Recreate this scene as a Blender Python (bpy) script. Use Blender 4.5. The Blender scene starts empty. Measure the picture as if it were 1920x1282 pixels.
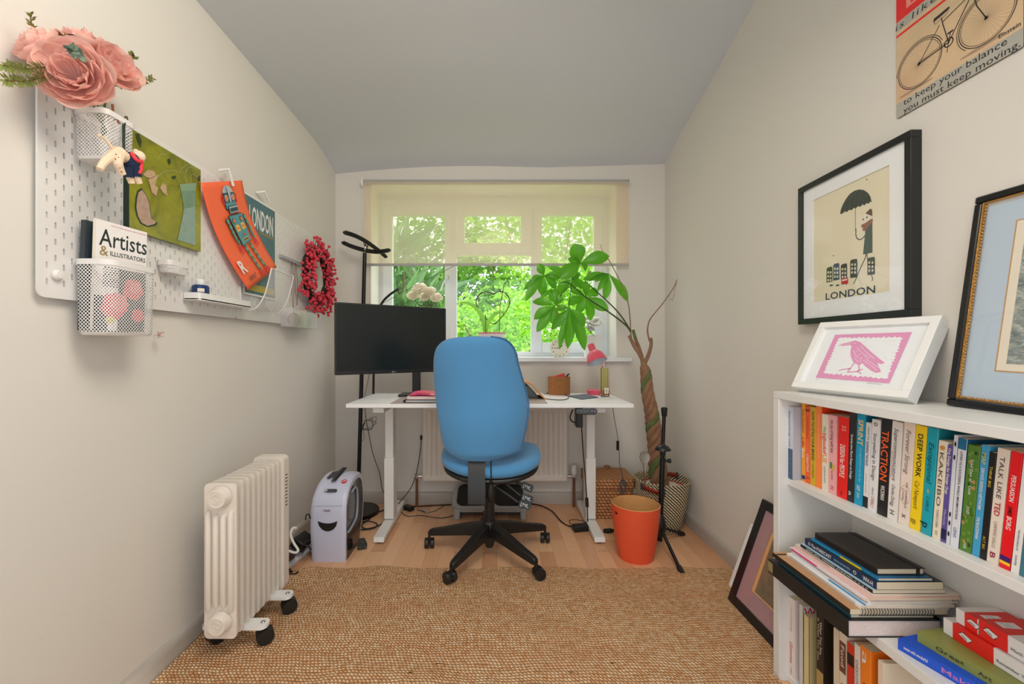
import bpy, bmesh, math, random
from mathutils import Vector as V, Matrix as M, noise as NZ
R = math.radians; PI = math.pi
C = bpy.context.scene.collection
rnd = random.Random(7)
H, F, VX, VY = 1.045, 790.0, 932.0, 652.0          # eye height, focal length in px (1920 wide), vanishing point
XL, XR, YB = -1.09, 1.132, 2.842                   # inner faces of left, right and window wall
# ---------------------------------------------------------------- camera, light, exposure
cd = bpy.data.cameras.new('camera'); cam = bpy.data.objects.new('camera', cd); C.objects.link(cam)
cam.location = (0, 0, H); cam.rotation_euler = (R(90), 0, 0)
cd.sensor_width = 36; cd.lens = F/1920*36; cd.clip_start = .02
cd.shift_x = (960-VX)/1920; cd.shift_y = (VY-641)/1920
sc = bpy.context.scene; sc.camera = cam
sc.view_settings.view_transform = 'Standard'; sc.view_settings.look = 'None'
sc.view_settings.gamma = 1; sc.view_settings.use_curve_mapping = False
sc.view_settings.exposure = 0.1
sc.cycles.max_bounces = 8; sc.cycles.diffuse_bounces = 5; sc.cycles.transparent_max_bounces = 24
w = bpy.data.worlds.new('world'); sc.world = w; w.use_nodes = True
bg = w.node_tree.nodes['Background']; bg.inputs[0].default_value = (.89, .955, 1, 1); bg.inputs[1].default_value = 1.7
def lamp(name, kind, loc, rot, energy, col=(1, 1, 1), size=1, sy=None):
    d = bpy.data.lights.new(name, kind); d.energy = energy; d.color = col
    if kind == 'AREA':
        d.size = size
        if sy: d.shape = 'RECTANGLE'; d.size_y = sy
    if kind == 'SUN': d.angle = size
    o = bpy.data.objects.new(name, d); C.objects.link(o); o.location = loc; o.rotation_euler = rot
    return o
lamp('sun', 'SUN', (6, 0, 10), (R(40), 0, R(70)), 5.0, (1, .96, .88), .02)
lamp('warm_fill_area', 'AREA', (.1, .5, 2.38), (R(18), R(28), 0), 22, (1, .90, .76), .8)  # added warm fill out of view, no fixture; aimed at the left wall
lamp('window_fill_area', 'AREA', (0, 4.1, 3.7), (R(-52), 0, 0), 110, (1, .96, .9), 3.0, 1.2)  # added area light outside, brightens blind, reveals and sill from behind
# ---------------------------------------------------------------- pixel <-> place
def at(px, py, Y): return V(((px-VX)*Y/F, Y, H+(VY-py)*Y/F))
def onF(px, py, h=0):
    Y = (H-h)*F/(py-VY); return V(((px-VX)*Y/F, Y, h))
def onL(px, py, d=0):
    Y = (-XL-d)*F/(VX-px); return V((XL+d, Y, H+(VY-py)*Y/F))
def onR(px, py, d=0):
    Y = (XR-d)*F/(px-VX); return V((XR-d, Y, H+(VY-py)*Y/F))
def onX(px, py, X):
    Y = X*F/(px-VX); return V((X, Y, H+(VY-py)*Y/F))
# ---------------------------------------------------------------- materials
def lin(c):
    c = [x/255 for x in c[:3]]
    return tuple((x/12.92 if x <= .04045 else ((x+.055)/1.055)**2.4) for x in c)+(1,)
_m = {}
def mat(name, col, rough=.5, metal=0, bump=0, bscale=60, var=0, vscale=8, coat=0, trans=0, sub=0, alpha=1, sheen=0, spec=.5, emit=None):
    if name in _m: return _m[name]
    m = bpy.data.materials.new(name); _m[name] = m; m.use_nodes = True
    nt = m.node_tree; n = nt.nodes; b = n['Principled BSDF']
    b.inputs['Base Color'].default_value = lin(col); b.inputs['Roughness'].default_value = rough
    b.inputs['Metallic'].default_value = metal; b.inputs['Coat Weight'].default_value = coat
    b.inputs['Transmission Weight'].default_value = trans; b.inputs['Alpha'].default_value = alpha
    b.inputs['Sheen Weight'].default_value = sheen; b.inputs['Specular IOR Level'].default_value = spec
    if emit: b.inputs['Emission Color'].default_value = lin(emit); b.inputs['Emission Strength'].default_value = 1
    tc = n.new('ShaderNodeTexCoord')
    if var:
        t = n.new('ShaderNodeTexNoise'); t.inputs['Scale'].default_value = vscale; t.inputs['Detail'].default_value = 4
        nt.links.new(tc.outputs['Object'], t.inputs['Vector'])
        r = n.new('ShaderNodeMix'); r.data_type = 'RGBA'
        c = lin(col); r.inputs[6].default_value = tuple(max(0, x*(1-var)) for x in c[:3])+(1,)
        r.inputs[7].default_value = tuple(min(1, x*(1+var)) for x in c[:3])+(1,)
        nt.links.new(t.outputs[0], r.inputs[0]); nt.links.new(r.outputs[2], b.inputs['Base Color'])
    if bump:
        t = n.new('ShaderNodeTexNoise'); t.inputs['Scale'].default_value = bscale; t.inputs['Detail'].default_value = 3
        nt.links.new(tc.outputs['Object'], t.inputs['Vector'])
        bp = n.new('ShaderNodeBump'); bp.inputs['Strength'].default_value = bump; bp.inputs['Distance'].default_value = .01
        nt.links.new(t.outputs[0], bp.inputs['Height']); nt.links.new(bp.outputs[0], b.inputs['Normal'])
    return m
class G:
    """tiny node graph helper"""
    def __init__(s, name):
        s.m = bpy.data.materials.new(name); s.m.use_nodes = True; s.nt = s.m.node_tree; s.b = s.nt.nodes['Principled BSDF']; _m[name] = s.m
        s.tc = s.nt.nodes.new('ShaderNodeTexCoord'); s.out = s.nt.nodes['Material Output']
    def N(s, t, ins={}, **kw):
        n = s.nt.nodes.new('ShaderNode'+t)
        for k, v in kw.items(): setattr(n, k, v)
        for k, v in ins.items():
            if isinstance(v, bpy.types.NodeSocket): s.nt.links.new(v, n.inputs[k])
            else: n.inputs[k].default_value = v
        return n
    def math(s, op, a, b=0, c=0): return s.N('Math', {0: a, 1: b, 2: c}, operation=op).outputs[0]
    def mix(s, f, a, b, blend='MIX'): return s.N('Mix', {0: f, 6: a, 7: b}, data_type='RGBA', blend_type=blend).outputs[2]
    def ramp(s, f, stops, interp='LINEAR'):
        n = s.N('ValToRGB', {0: f}); cr = n.color_ramp; cr.interpolation = interp
        while len(cr.elements) < len(stops): cr.elements.new(.5)
        for e, (p, c) in zip(cr.elements, stops): e.position = p; e.color = lin(c) if len(c) == 3 else c
        return n.outputs[0]
    def L(s, a, k): s.nt.links.new(a, s.b.inputs[k])
    def bump(s, h, strength=.5, dist=.005): s.L(s.N('Bump', {'Height': h, 'Strength': strength, 'Distance': dist}).outputs[0], 'Normal')
# ---------------------------------------------------------------- mesh builder
_off = {}
_txt = {}
class MB:
    def __init__(s): s.v = []; s.f = []; s.mi = []; s.mats = []; s.sm = []
    def _k(s, m):
        if m not in s.mats: s.mats.append(m)
        return s.mats.index(m)
    def raw(s, vs, fs, m, smooth=True, mx=None):
        o = len(s.v); k = s._k(m)
        s.v += [tuple(mx @ V(p)) if mx else tuple(p) for p in vs]
        for f in fs: s.f.append(tuple(o+i for i in f)); s.mi.append(k); s.sm.append(smooth)
        return s
    def box(s, a, b, m, mx=None):
        x0, y0, z0 = (min(a[i], b[i]) for i in range(3)); x1, y1, z1 = (max(a[i], b[i]) for i in range(3))
        vs = [(x0, y0, z0), (x1, y0, z0), (x1, y1, z0), (x0, y1, z0), (x0, y0, z1), (x1, y0, z1), (x1, y1, z1), (x0, y1, z1)]
        return s.raw(vs, [(0, 3, 2, 1), (4, 5, 6, 7), (0, 1, 5, 4), (1, 2, 6, 5), (2, 3, 7, 6), (3, 0, 4, 7)], m, False, mx)
    def hexa(s, p, m):      # 8 corners: bottom 0-3 ccw, top 4-7
        return s.raw(p, [(0, 3, 2, 1), (4, 5, 6, 7), (0, 1, 5, 4), (1, 2, 6, 5), (2, 3, 7, 6), (3, 0, 4, 7)], m, False)
    def prism(s, pts, z0, z1, m, mx=None, smooth=True, side=None):   # 2D outline extruded z0..z1
        n = len(pts); vs = [(p[0], p[1], z0) for p in pts]+[(p[0], p[1], z1) for p in pts]
        s.raw(vs, [tuple(range(n-1, -1, -1)), tuple(range(n, 2*n))], m, smooth, mx)
        return s.raw(vs, [(i, (i+1) % n, n+(i+1) % n, n+i) for i in range(n)], side or m, smooth, mx)
    def face(s, pts, m, mx=None): return s.raw(pts, [tuple(range(len(pts)))], m, False, mx)
    def poly(s, pts, m, mx, z=0): return s.raw([(p[0], p[1], z) for p in pts], [tuple(range(len(pts)))], m, False, mx)
    def rect(s, x0, y0, x1, y1, m, mx, z=0): return s.poly([(x0, y0), (x1, y0), (x1, y1), (x0, y1)], m, mx, z)
    def line(s, pts, wd, m, mx, z=0, closed=False):     # flat stroke in plane
        pts = [V(p[:2]) for p in pts]
        if closed: pts.append(pts[0])
        for a, b in zip(pts, pts[1:]):
            d = b-a
            if d.length < 1e-9: continue
            d.normalize(); nn = V((-d.y, d.x))*wd/2; e = d*wd*.35
            s.poly([a-e-nn, b+e-nn, b+e+nn, a-e+nn], m, mx, z)
        return s
    def ell(s, cx, cy, rx, ry, m, mx, z=0, n=20, a0=0, a1=2*PI):
        full = abs(a1-a0-2*PI) < 1e-6
        return s.poly([(cx+rx*math.cos(a0+(a1-a0)*i/(n if full else n-1)), cy+ry*math.sin(a0+(a1-a0)*i/(n if full else n-1))) for i in range(n)], m, mx, z)
    def tube(s, pts, r, m, n=8, caps=True, closed=False):
        pts = [V(p) for p in pts]; k = len(pts); rs = r if isinstance(r, (list, tuple)) else [r]*k
        if len(rs) != k: rs = [rs[int(i/max(1, k-1)*(len(rs)-1))] for i in range(k)]
        vs = []; up = None
        for i, p in enumerate(pts):
            a = pts[(i-1) % k] if (i or closed) else p; b = pts[(i+1) % k] if (i < k-1 or closed) else p
            t = (b-a).normalized() if (b-a).length > 1e-9 else V((0, 0, 1))
            if up is None: up = V((0, 0, 1)) if abs(t.z) < .9 else V((1, 0, 0))
            u = (up - t*up.dot(t)); u = u.normalized() if u.length > 1e-6 else t.orthogonal().normalized()
            w_ = t.cross(u); up = u
            for j in range(n):
                an = 2*PI*j/n; vs.append(p+(u*math.cos(an)+w_*math.sin(an))*rs[i])
        fs = []
        for i in range(k if closed else k-1):
            i2 = (i+1) % k
            for j in range(n): fs.append((i*n+j, i*n+(j+1) % n, i2*n+(j+1) % n, i2*n+j))
        if caps and not closed: fs += [tuple(range(n-1, -1, -1)), tuple((k-1)*n+j for j in range(n))]
        return s.raw(vs, fs, m, True)
    def lathe(s, prof, m, c=(0, 0, 0), n=24, mx=None, sx=1, sy=1, a0=0, a1=2*PI):   # prof (r, z)
        full = abs(a1-a0-2*PI) < 1e-6; kk = n if full else n+1; vs = []
        for r, z in prof:
            for j in range(kk):
                an = a0+(a1-a0)*j/n; vs.append((c[0]+r*math.cos(an)*sx, c[1]+r*math.sin(an)*sy, c[2]+z))
        fs = [(i*kk+j, i*kk+(j+1) % kk, (i+1)*kk+(j+1) % kk, (i+1)*kk+j) for i in range(len(prof)-1) for j in range(n if full else n)]
        if full:
            if prof[0][0] > 1e-6: fs.append(tuple(range(kk-1, -1, -1)))
            if prof[-1][0] > 1e-6: fs.append(tuple((len(prof)-1)*kk+j for j in range(kk)))
        return s.raw(vs, fs, m, True, mx)
    def shell(s, prof, m, **k):   # lathe without caps
        k.setdefault('n', 24); a = len(s.f); s.lathe(prof, m, **k)
        while len(s.f[-1]) != 4 or (k['n'] == 4): s.f.pop(); s.mi.pop(); s.sm.pop()
        return s
    def sph(s, c, r, m, n=12, sz=1, mx=None):
        rr = r if isinstance(r, (tuple, list)) else (r, r, r*sz)
        pr = [(math.sin(PI*i/(n//2+2)), -math.cos(PI*i/(n//2+2))) for i in range(n//2+3)]
        pr[0] = (0.001, -1); pr[-1] = (0.001, 1)
        mm = M.Translation(V(c)) @ M.Diagonal((rr[0], rr[1], rr[2], 1))
        return s.lathe(pr, m, n=n, mx=(mx @ mm) if mx else mm)
    def grid(s, fn, nu, nv, m, closed=False, mx=None, smooth=True):
        vs = [fn(i/(nu if closed else nu), j/nv) for j in range(nv+1) for i in range(nu+(0 if closed else 1))]
        w_ = nu if closed else nu+1
        fs = [(j*w_+i, j*w_+(i+1) % w_, (j+1)*w_+(i+1) % w_, (j+1)*w_+i) for j in range(nv) for i in range(nu)]
        return s.raw(vs, fs, m, smooth, mx)
    def text(s, t, size, m, mx, z=0, wide=1, align='LEFT', shear=0, bold=0, fit=None, sp=1):
        key = (t, shear, sp, bold)
        if key not in _txt:
            c = bpy.data.curves.new('t', 'FONT'); c.body = t; c.size = 1; c.shear = shear; c.space_character = sp
            c.resolution_u = 2; c.offset = bold; c.fill_mode = 'FRONT'
            o = bpy.data.objects.new('t', c); C.objects.link(o); dg = bpy.context.evaluated_depsgraph_get()
            me = bpy.data.meshes.new_from_object(o.evaluated_get(dg))
            _txt[key] = ([tuple(p.co) for p in me.vertices], [tuple(p.vertices) for p in me.polygons])
            bpy.data.objects.remove(o); bpy.data.meshes.remove(me); bpy.data.curves.remove(c)
        vs, fs = _txt[key]
        if not vs: return s
        x0 = min(p[0] for p in vs); x1 = max(p[0] for p in vs)
        if fit: wide = fit/((x1-x0)*size)
        ox = {'LEFT': x0, 'CENTER': (x0+x1)/2, 'RIGHT': x1}[align]
        return s.raw([((p[0]-ox)*size*wide, p[1]*size, z) for p in vs], fs, m, False, mx)
    def build(s, name, parent=None, bevel=0, seg=2, world=True, sharp=35, sub=0, solid=0, label=None):
        me = bpy.data.meshes.new(name)
        o_ = V((0, 0, 0))
        if world and parent is not None: o_ = _off.get(parent.name, V((0, 0, 0)))
        me.from_pydata([(p[0]-o_.x, p[1]-o_.y, p[2]-o_.z) for p in s.v], [], s.f)
        for m in s.mats: me.materials.append(m)
        me.polygons.foreach_set('material_index', s.mi); me.polygons.foreach_set('use_smooth', s.sm)
        me.validate(); me.update()
        if sharp: me.set_sharp_from_angle(angle=R(sharp))
        ob = bpy.data.objects.new(name, me); C.objects.link(ob)
        if parent is not None: ob.parent = parent
        if world: _off[ob.name] = o_
        if bevel:
            b = ob.modifiers.new('bevel', 'BEVEL'); b.width = bevel; b.segments = seg; b.limit_method = 'ANGLE'; b.angle_limit = R(40); b.harden_normals = False
        if sub: q = ob.modifiers.new('sub', 'SUBSURF'); q.levels = sub; q.render_levels = sub
        if solid: q = ob.modifiers.new('solid', 'SOLIDIFY'); q.thickness = solid
        if label: ob['label'] = label
        return ob
def tag(o, label, cat, group=None):
    o['label'] = label; o['category'] = cat
    if group: o['group'] = group
    return o
def thing(name, label, cat, loc=(0, 0, 0), rotz=0, group=None):
    o = bpy.data.objects.new(name, None); C.objects.link(o); o.location = loc; o.rotation_euler = (0, 0, rotz)
    o.empty_display_size = .05; _off[o.name] = V(loc)
    return tag(o, label, cat, group)
def struct(mb, name, **k):
    o = mb.build(name, **k); o['kind'] = 'structure'; return o
def spline(pts, n=8, closed=False):      # Catmull-Rom
    P = [V(p) for p in pts]; out = []; k = len(P)
    for i in range(k if closed else k-1):
        if closed: a, b, c, d = P[(i-1) % k], P[i], P[(i+1) % k], P[(i+2) % k]
        else: a, b, c, d = P[max(i-1, 0)], P[i], P[i+1], P[min(i+2, k-1)]
        for j in range(n):
            t = j/n
            out.append(.5*((2*b)+(-a+c)*t+(2*a-5*b+4*c-d)*t*t+(-a+3*b-3*c+d)*t**3))
    if not closed: out.append(P[-1])
    return out
def rrect(w_, h_, r, n=4, cx=0, cy=0):
    out = []
    for sx, sy, a in ((1, 1, 0), (-1, 1, 90), (-1, -1, 180), (1, -1, 270)):
        for i in range(n+1):
            an = R(a+90*i/n); out.append((cx+sx*(w_/2-r)+r*math.cos(an), cy+sy*(h_/2-r)+r*math.sin(an)))
    return out
def frame_mx(o, u, n):      # matrix: local x = u, local z = n (outward), local y = n x u
    u = V(u).normalized(); n = V(n); n = (n-u*n.dot(u)).normalized(); y = n.cross(u)
    return M(((u.x, y.x, n.x, o[0]), (u.y, y.y, n.y, o[1]), (u.z, y.z, n.z, o[2]), (0, 0, 0, 1)))
# ================================================================ the room
wallm = mat('wall_paint', (223, 219, 212), .85, bump=.04, bscale=90, spec=.2)
ceilm = mat('ceiling_paint', (208, 211, 216), .9, bump=.03, bscale=60, spec=.2)
trimm = mat('trim_paint', (182, 175, 167), .45)
pvc = mat('white_pvc', (240, 244, 250), .3)
g = G('laminate')
mp = g.N('Mapping', {'Vector': g.tc.outputs['Object'], 'Rotation': (0, 0, R(90))})
br = g.N('TexBrick', {'Vector': mp.outputs[0], 'Scale': 1, 'Mortar Size': .0006, 'Mortar Smooth': .1, 'Bias': 0, 'Brick Width': .36, 'Row Height': .072, 'Color1': lin((240, 192, 148)), 'Color2': lin((204, 146, 106)), 'Mortar': lin((160, 108, 76))}, offset=.37, squash=1)
ns = g.N('TexNoise', {'Vector': g.N('Mapping', {'Vector': g.tc.outputs['Object'], 'Scale': (60, 2.5, 1)}).outputs[0], 'Scale': 1.2, 'Detail': 5})
g.L(g.mix(g.math('MULTIPLY', ns.outputs[0], .25), br.outputs[0], lin((244, 208, 172))), 'Base Color')
g.b.inputs['Roughness'].default_value = .28
struct(MB().box((XL-.1, -.3, -.05), (XR+.1, YB+.1, 0), g.m), 'floor')
# window opening
OX0, OX1, OZ0, OZ1, YF = -.853, .806, .975, 2.149, 3.07
b = MB(); T = 3.2
b.box((XL-.1, YB, 0), (OX0, T, 2.8), wallm); b.box((OX1, YB, 0), (XR+.1, T, 2.8), wallm)
b.box((OX0, YB, 0), (OX1, T, OZ0), wallm); b.box((OX0, YB, OZ1), (OX1, T, 2.8), wallm)
struct(b, 'wall_back')
struct(MB().box((XL-.1, -.3, 0), (XL, YB, 2.8), wallm), 'wall_left')
struct(MB().box((XR, -.3, 0), (XR+.1, YB, 2.8), wallm), 'wall_right')
struct(MB().box((XL-.1, -.4, 0), (-.78, -.3, 3.1), wallm).box((.82, -.4, 0), (XR+.1, -.3, 3.1), wallm).box((-.78, -.4, 2.1), (.82, -.3, 3.1), wallm), 'wall_rear_added')  # unseen wall, added so its opening limits the light from behind the camera
# ceiling: a slightly twisted plaster surface, higher on the right, dipping into the far left corner
def cl(Y): return float(_ip(Y, [(-.3, 2.31), (1.521, 2.30), (2.131, 2.297), (2.45, 2.288), (2.65, 2.272), (2.842, 2.215)]))
def cr_(Y): return float(_ip(Y, [(-.3, 3.0), (1.844, 2.57), (2.2, 2.467), (2.62, 2.363), (2.842, 2.285)]))
def _ip(x, t):
    for (a, p), (b_, q) in zip(t, t[1:]):
        if x <= b_: return p+(q-p)*(x-a)/(b_-a)
    return t[-1][1]
def cfn(u, v):
    Y = -.3+(YB+.3)*v; X = XL-.02+(XR-XL+.04)*u
    a, c = cl(Y), cr_(Y)
    near = max(0, (Y-2.0)/.842)
    lift = .028*near*math.sin(min(1, u*1.6)*PI)**1 if u < .625 else 0   # wavy plaster at the back
    k = u**.9
    return (X, Y, a+(c-a)*k+lift)
struct(MB().grid(cfn, 28, 44, ceilm), 'ceiling')
# baseboards with a rounded top
def skirt(name, p0, p1, nrm):
    d = V(p1)-V(p0); L = d.length; mx = M(((d.x/L, nrm[0], 0, p0[0]), (d.y/L, nrm[1], 0, p0[1]), (0, 0, 1, 0), (0, 0, 0, 1)))
    pr = [(0, 0), (.018, 0), (.018, .052), (.015, .066), (.008, .074), (0, .077)]
    vs = [(0, q[0], q[1]) for q in pr]+[(L, q[0], q[1]) for q in pr]; n = len(pr)
    b = MB().raw(vs, [(i, (i+1) % n, n+(i+1) % n, n+i) for i in range(n)]+[tuple(range(n)), tuple(range(2*n-1, n-1, -1))], trimm, True, mx)
    return struct(b, name)
skirt('baseboard_left', (XL, -.3), (XL, YB), (1, 0)); skirt('baseboard_right', (XR, YB), (XR, -.3), (-1, 0)); skirt('baseboard_back', (XL, YB), (XR, YB), (0, -1))
rv = mat('reveal_sunlit_white', (246, 243, 234), .5); b = MB(); e_ = .004  # added lining; its near-white colour stands in for daylight on the reveals
b.box((OX0, YB-.001, OZ0), (OX0+e_, YF, OZ1), rv); b.box((OX1-e_, YB-.001, OZ0), (OX1, YF, OZ1), rv); b.box((OX0, YB-.001, OZ1-e_), (OX1, YF, OZ1), rv); struct(b, 'bright_reveal_lining')
# ---- window frame
def bx(b, x0, y0, x1, y1, Y0, Y1, m):     # box whose front face covers a picture rectangle at depth Y0
    a = at(x0, y0, Y0); c = at(x1, y1, Y0); return b.box((a.x, Y0, a.z), (c.x, Y1, c.z), m)
z_of = lambda y, Y=YF: H+(VY-y)*Y/F
wn = bpy.data.objects.new('window_1', None); C.objects.link(wn); wn['kind'] = 'structure'; wn.location = (0, YF, OZ0); _off['window_1'] = V((0, YF, OZ0))
b = MB()
zt, zb = OZ1, OZ0
xx = lambda p: at(p, 0, YF).x
for a, c in ((0, 0),): pass
b.box((OX0, YF, zb), (xx(722), YF+.06, zt), pvc); b.box((xx(1128), YF, zb), (OX1, YF+.06, zt), pvc)
b.box((xx(722), YF, zb), (xx(1128), YF+.06, z_of(659)), pvc); b.box((xx(722), YF, z_of(391)), (xx(1128), YF+.06, zt), pvc)
b.box((xx(843), YF, z_of(659)), (xx(856), YF+.06, z_of(391)), pvc); b.box((xx(996), YF, z_of(659)), (xx(1006), YF+.06, z_of(391)), pvc)
b.box((xx(856), YF, z_of(478)), (xx(996), YF+.06, z_of(466)), pvc)
b.build('window_frame', wn, bevel=.003)
def sash(x0, y0, x1, y1, gx0, gy0, gx1, gy1, Y0):
    b = MB(); X = lambda p: at(p, 0, Y0).x; Z = lambda p: at(0, p, Y0).z
    b.box((X(x0), Y0, Z(y1)), (X(gx0), Y0+.05, Z(y0)), pvc); b.box((X(gx1), Y0, Z(y1)), (X(x1), Y0+.05, Z(y0)), pvc)
    b.box((X(gx0), Y0, Z(y1)), (X(gx1), Y0+.05, Z(gy1)), pvc); b.box((X(gx0), Y0, Z(gy0)), (X(gx1), Y0+.05, Z(y0)), pvc)
    s = b.build('sash', wn, bevel=.006)
    return s
glass = bpy.data.materials.new('window_glass'); glass.use_nodes = True; nt = glass.node_tree; nt.nodes.clear()
o_ = nt.nodes.new('ShaderNodeOutputMaterial'); mxn = nt.nodes.new('ShaderNodeMixShader'); tr = nt.nodes.new('ShaderNodeBsdfTransparent'); gl = nt.nodes.new('ShaderNodeBsdfGlossy'); fr = nt.nodes.new('ShaderNodeFresnel')
gl.inputs['Roughness'].default_value = .01; gn = nt.nodes.new('ShaderNodeNewGeometry'); mr0 = nt.nodes.new('ShaderNodeMapRange'); mr0.inputs[3].default_value = 1.45; mr0.inputs[4].default_value = 1/1.45; nt.links.new(gn.outputs['Backfacing'], mr0.inputs[0]); nt.links.new(mr0.outputs[0], fr.inputs[0])
nt.links.new(fr.outputs[0], mxn.inputs[0]); nt.links.new(tr.outputs[0], mxn.inputs[1]); nt.links.new(gl.outputs[0], mxn.inputs[2]); nt.links.new(mxn.outputs[0], o_.inputs[0])
s1 = sash(717, 385, 847, 662, 735, 403, 834, 642, YF-.015); s2 = sash(1001, 385, 1130, 662, 1016, 403, 1114, 642, YF-.015); s3 = sash(852, 385, 998, 474, 871, 403, 977, 455, YF-.015)
def pane(x0, y0, x1, y1, par):
    b = MB(); bx(b, x0, y0, x1, y1, YF+.012, YF+.018, glass); b.build('pane', par)
pane(734, 402, 835, 643, s1); pane(1015, 402, 1115, 643, s2); pane(870, 402, 978, 456, s3); pane(856, 476, 996, 660, wn)
hm = mat('handle_metal', (206, 190, 150), .35, .6)
b = MB(); bx(b, 834.5, 638, 845.5, 652, YF-.03, YF-.015, hm)
a = at(840, 520, YF-.035); b.box((a.x-.012, YF-.03, a.z-.03), (a.x+.012, YF-.014, a.z+.03), pvc); b.tube([(a.x, YF-.04, a.z), (a.x, YF-.06, a.z), (a.x-.03, YF-.062, a.z-.045), (a.x-.05, YF-.06, a.z-.1)], .007, pvc)
b.sph((a.x, YF-.035, a.z+.002), .012, hm); b.build('window_handle', s1)
b = MB(); b.box((-.885, YB-.045, OZ0-.022), (xx(1168)-.02, YB, OZ0+.006), pvc); b.box((OX0+.001, YB, OZ0-.001), (OX1-.001, YF, OZ0+.006), pvc)
o = b.build('window_sill', bevel=.006); o['kind'] = 'structure'
SZ = OZ0+.006
# ================================================================ garden beyond the window
g = G('lawn'); ns = g.N('TexNoise', {'Vector': g.tc.outputs['Object'], 'Scale': 9, 'Detail': 6})
g.L(g.ramp(ns.outputs[0], [(.3, (70, 120, 30)), (.7, (150, 200, 70))]), 'Base Color'); g.b.inputs['Roughness'].default_value = .9
def gfn(u, v):
    x = -14+28*u; y = 3.2+18*v; return (x, y, -.25+.12*NZ.noise(V((x, y, 0))))
o = struct(MB().grid(gfn, 30, 20, g.m), 'ground')
def leafm(name, c0, c1):
    g = G(name); oi = g.N('NewGeometry'); ns = g.N('TexWhiteNoise', {'Vector': g.N('Vector_' if 0 else 'Mapping', {'Vector': oi.outputs['Position'], 'Scale': (9, 9, 9)}).outputs[0]})
    n2 = g.N('TexNoise', {'Vector': g.tc.outputs['Object'], 'Scale': 3.5, 'Detail': 3})
    g.L(g.mix(n2.outputs[0], lin(c0), lin(c1)), 'Base Color'); g.b.inputs['Roughness'].default_value = .55
    tl = g.N('BsdfTranslucent', {0: lin(c1)}); ms = g.N('MixShader', {0: .35}); g.nt.links.new(g.b.outputs[0], ms.inputs[1]); g.nt.links.new(tl.outputs[0], ms.inputs[2]); g.nt.links.new(ms.outputs[0], g.out.inputs[0])
    return g.m
stemm = mat('garden_stem', (120, 96, 60), .8)
def shrub(name, label, cat, x, y, rx, ry, h, n, L, m, z0=-.2, group=None, strap=False, sparse=.35):
    t = thing(name, label, cat, (x, y, z0), 0, group); b = MB(); st = MB()
    for i in range(9):
        a = rnd.uniform(0, 2*PI); e = V((x+math.cos(a)*rx*.6, y+math.sin(a)*ry*.6, z0+h*rnd.uniform(.6, .95))); st.tube(spline([(x, y, z0), ((x+e.x)/2+rnd.uniform(-.1, .1), (y+e.y)/2, z0+h*.4), e], 4), [.03, .028, .026, .024, .02, .016, .012, .01, .006][:9], stemm, n=5)
    for i in range(n):
        # leaves gathered in clumps through the crown's outer shell
        u = rnd.random()**.35; a = rnd.uniform(0, 2*PI); k = rnd.uniform(-1, 1); q = math.sqrt(1-k*k)
        p = V((x+rx*u*q*math.cos(a), y+ry*u*q*math.sin(a), z0+h*(.5+.5*u*k)))
        c = NZ.noise(p*2.1)
        if c < -sparse*.5: continue
        p += V((0, 0, .1*c))
        d = V((rnd.gauss(0, 1), rnd.gauss(0, 1), rnd.gauss(0, .6)+(1.2 if strap else -.1))).normalized(); s = d.cross(V((rnd.gauss(0, 1), rnd.gauss(0, 1), rnd.gauss(0, 1)))).normalized()
        l = L*rnd.uniform(.6, 1.3); wd = l*(.07 if strap else .32); up = d.cross(s)*wd*.35
        b.raw([p, p+d*l*.35+s*wd-up*-1, p+d*l, p+d*l*.35-s*wd+up, p+d*l*.45], [(0, 1, 4), (1, 2, 4), (2, 3, 4), (3, 0, 4)], m)
    b.build('foliage', t); st.build('stems', t); return t
lm1 = leafm('leaf_bright', (96, 170, 36), (190, 235, 90)); lm2 = leafm('leaf_mid', (60, 128, 34), (140, 200, 70)); lm3 = leafm('leaf_blue', (60, 110, 60), (130, 170, 110)); lm4 = leafm('leaf_lime', (150, 200, 50), (225, 245, 120))
shrub('garden_shrub', 'bright green leafy shrub seen through the middle of the window', 'shrub', .1, 5.6, 1.0, .7, 2.1, 8500, .085, lm1)
shrub('garden_shrub', 'mid green shrub outside the left pane below the arching grass', 'shrub', -1.25, 5.4, .85, .6, 1.75, 4000, .08, lm2)
shrub('garden_shrub', 'green shrub outside the right pane behind the houseplant', 'shrub', 1.45, 5.9, .95, .7, 1.9, 4500, .09, lm1)
shrub('flax_plant', 'arching strap-leaved plant outside the left pane', 'plant', -1.75, 6.6, .75, .6, 2.9, 750, .8, lm3, strap=True)
shrub('low_plant', 'low lime green plant just outside the middle pane', 'plant', .25, 4.3, .55, .35, 1.15, 900, .17, lm4, strap=False)
shrub('garden_tree', 'tall leafy tree behind the shrubs, left of the middle', 'tree', -1.7, 9.5, 2.4, 1.2, 4.6, 9000, .16, lm2)
shrub('garden_tree', 'tall bright green tree behind the shrubs, in the middle', 'tree', 1.0, 9.0, 2.3, 1.2, 4.8, 10000, .15, lm1)
shrub('garden_tree', 'tree at the right end of the garden beyond the right pane', 'tree', 4.2, 9.6, 1.8, 1.2, 3.3, 4500, .14, lm2)
shrub('garden_tree', 'tree at the left end of the garden beyond the left pane', 'tree', -4.6, 9.4, 1.9, 1.2, 3.1, 4000, .14, lm3)
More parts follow.
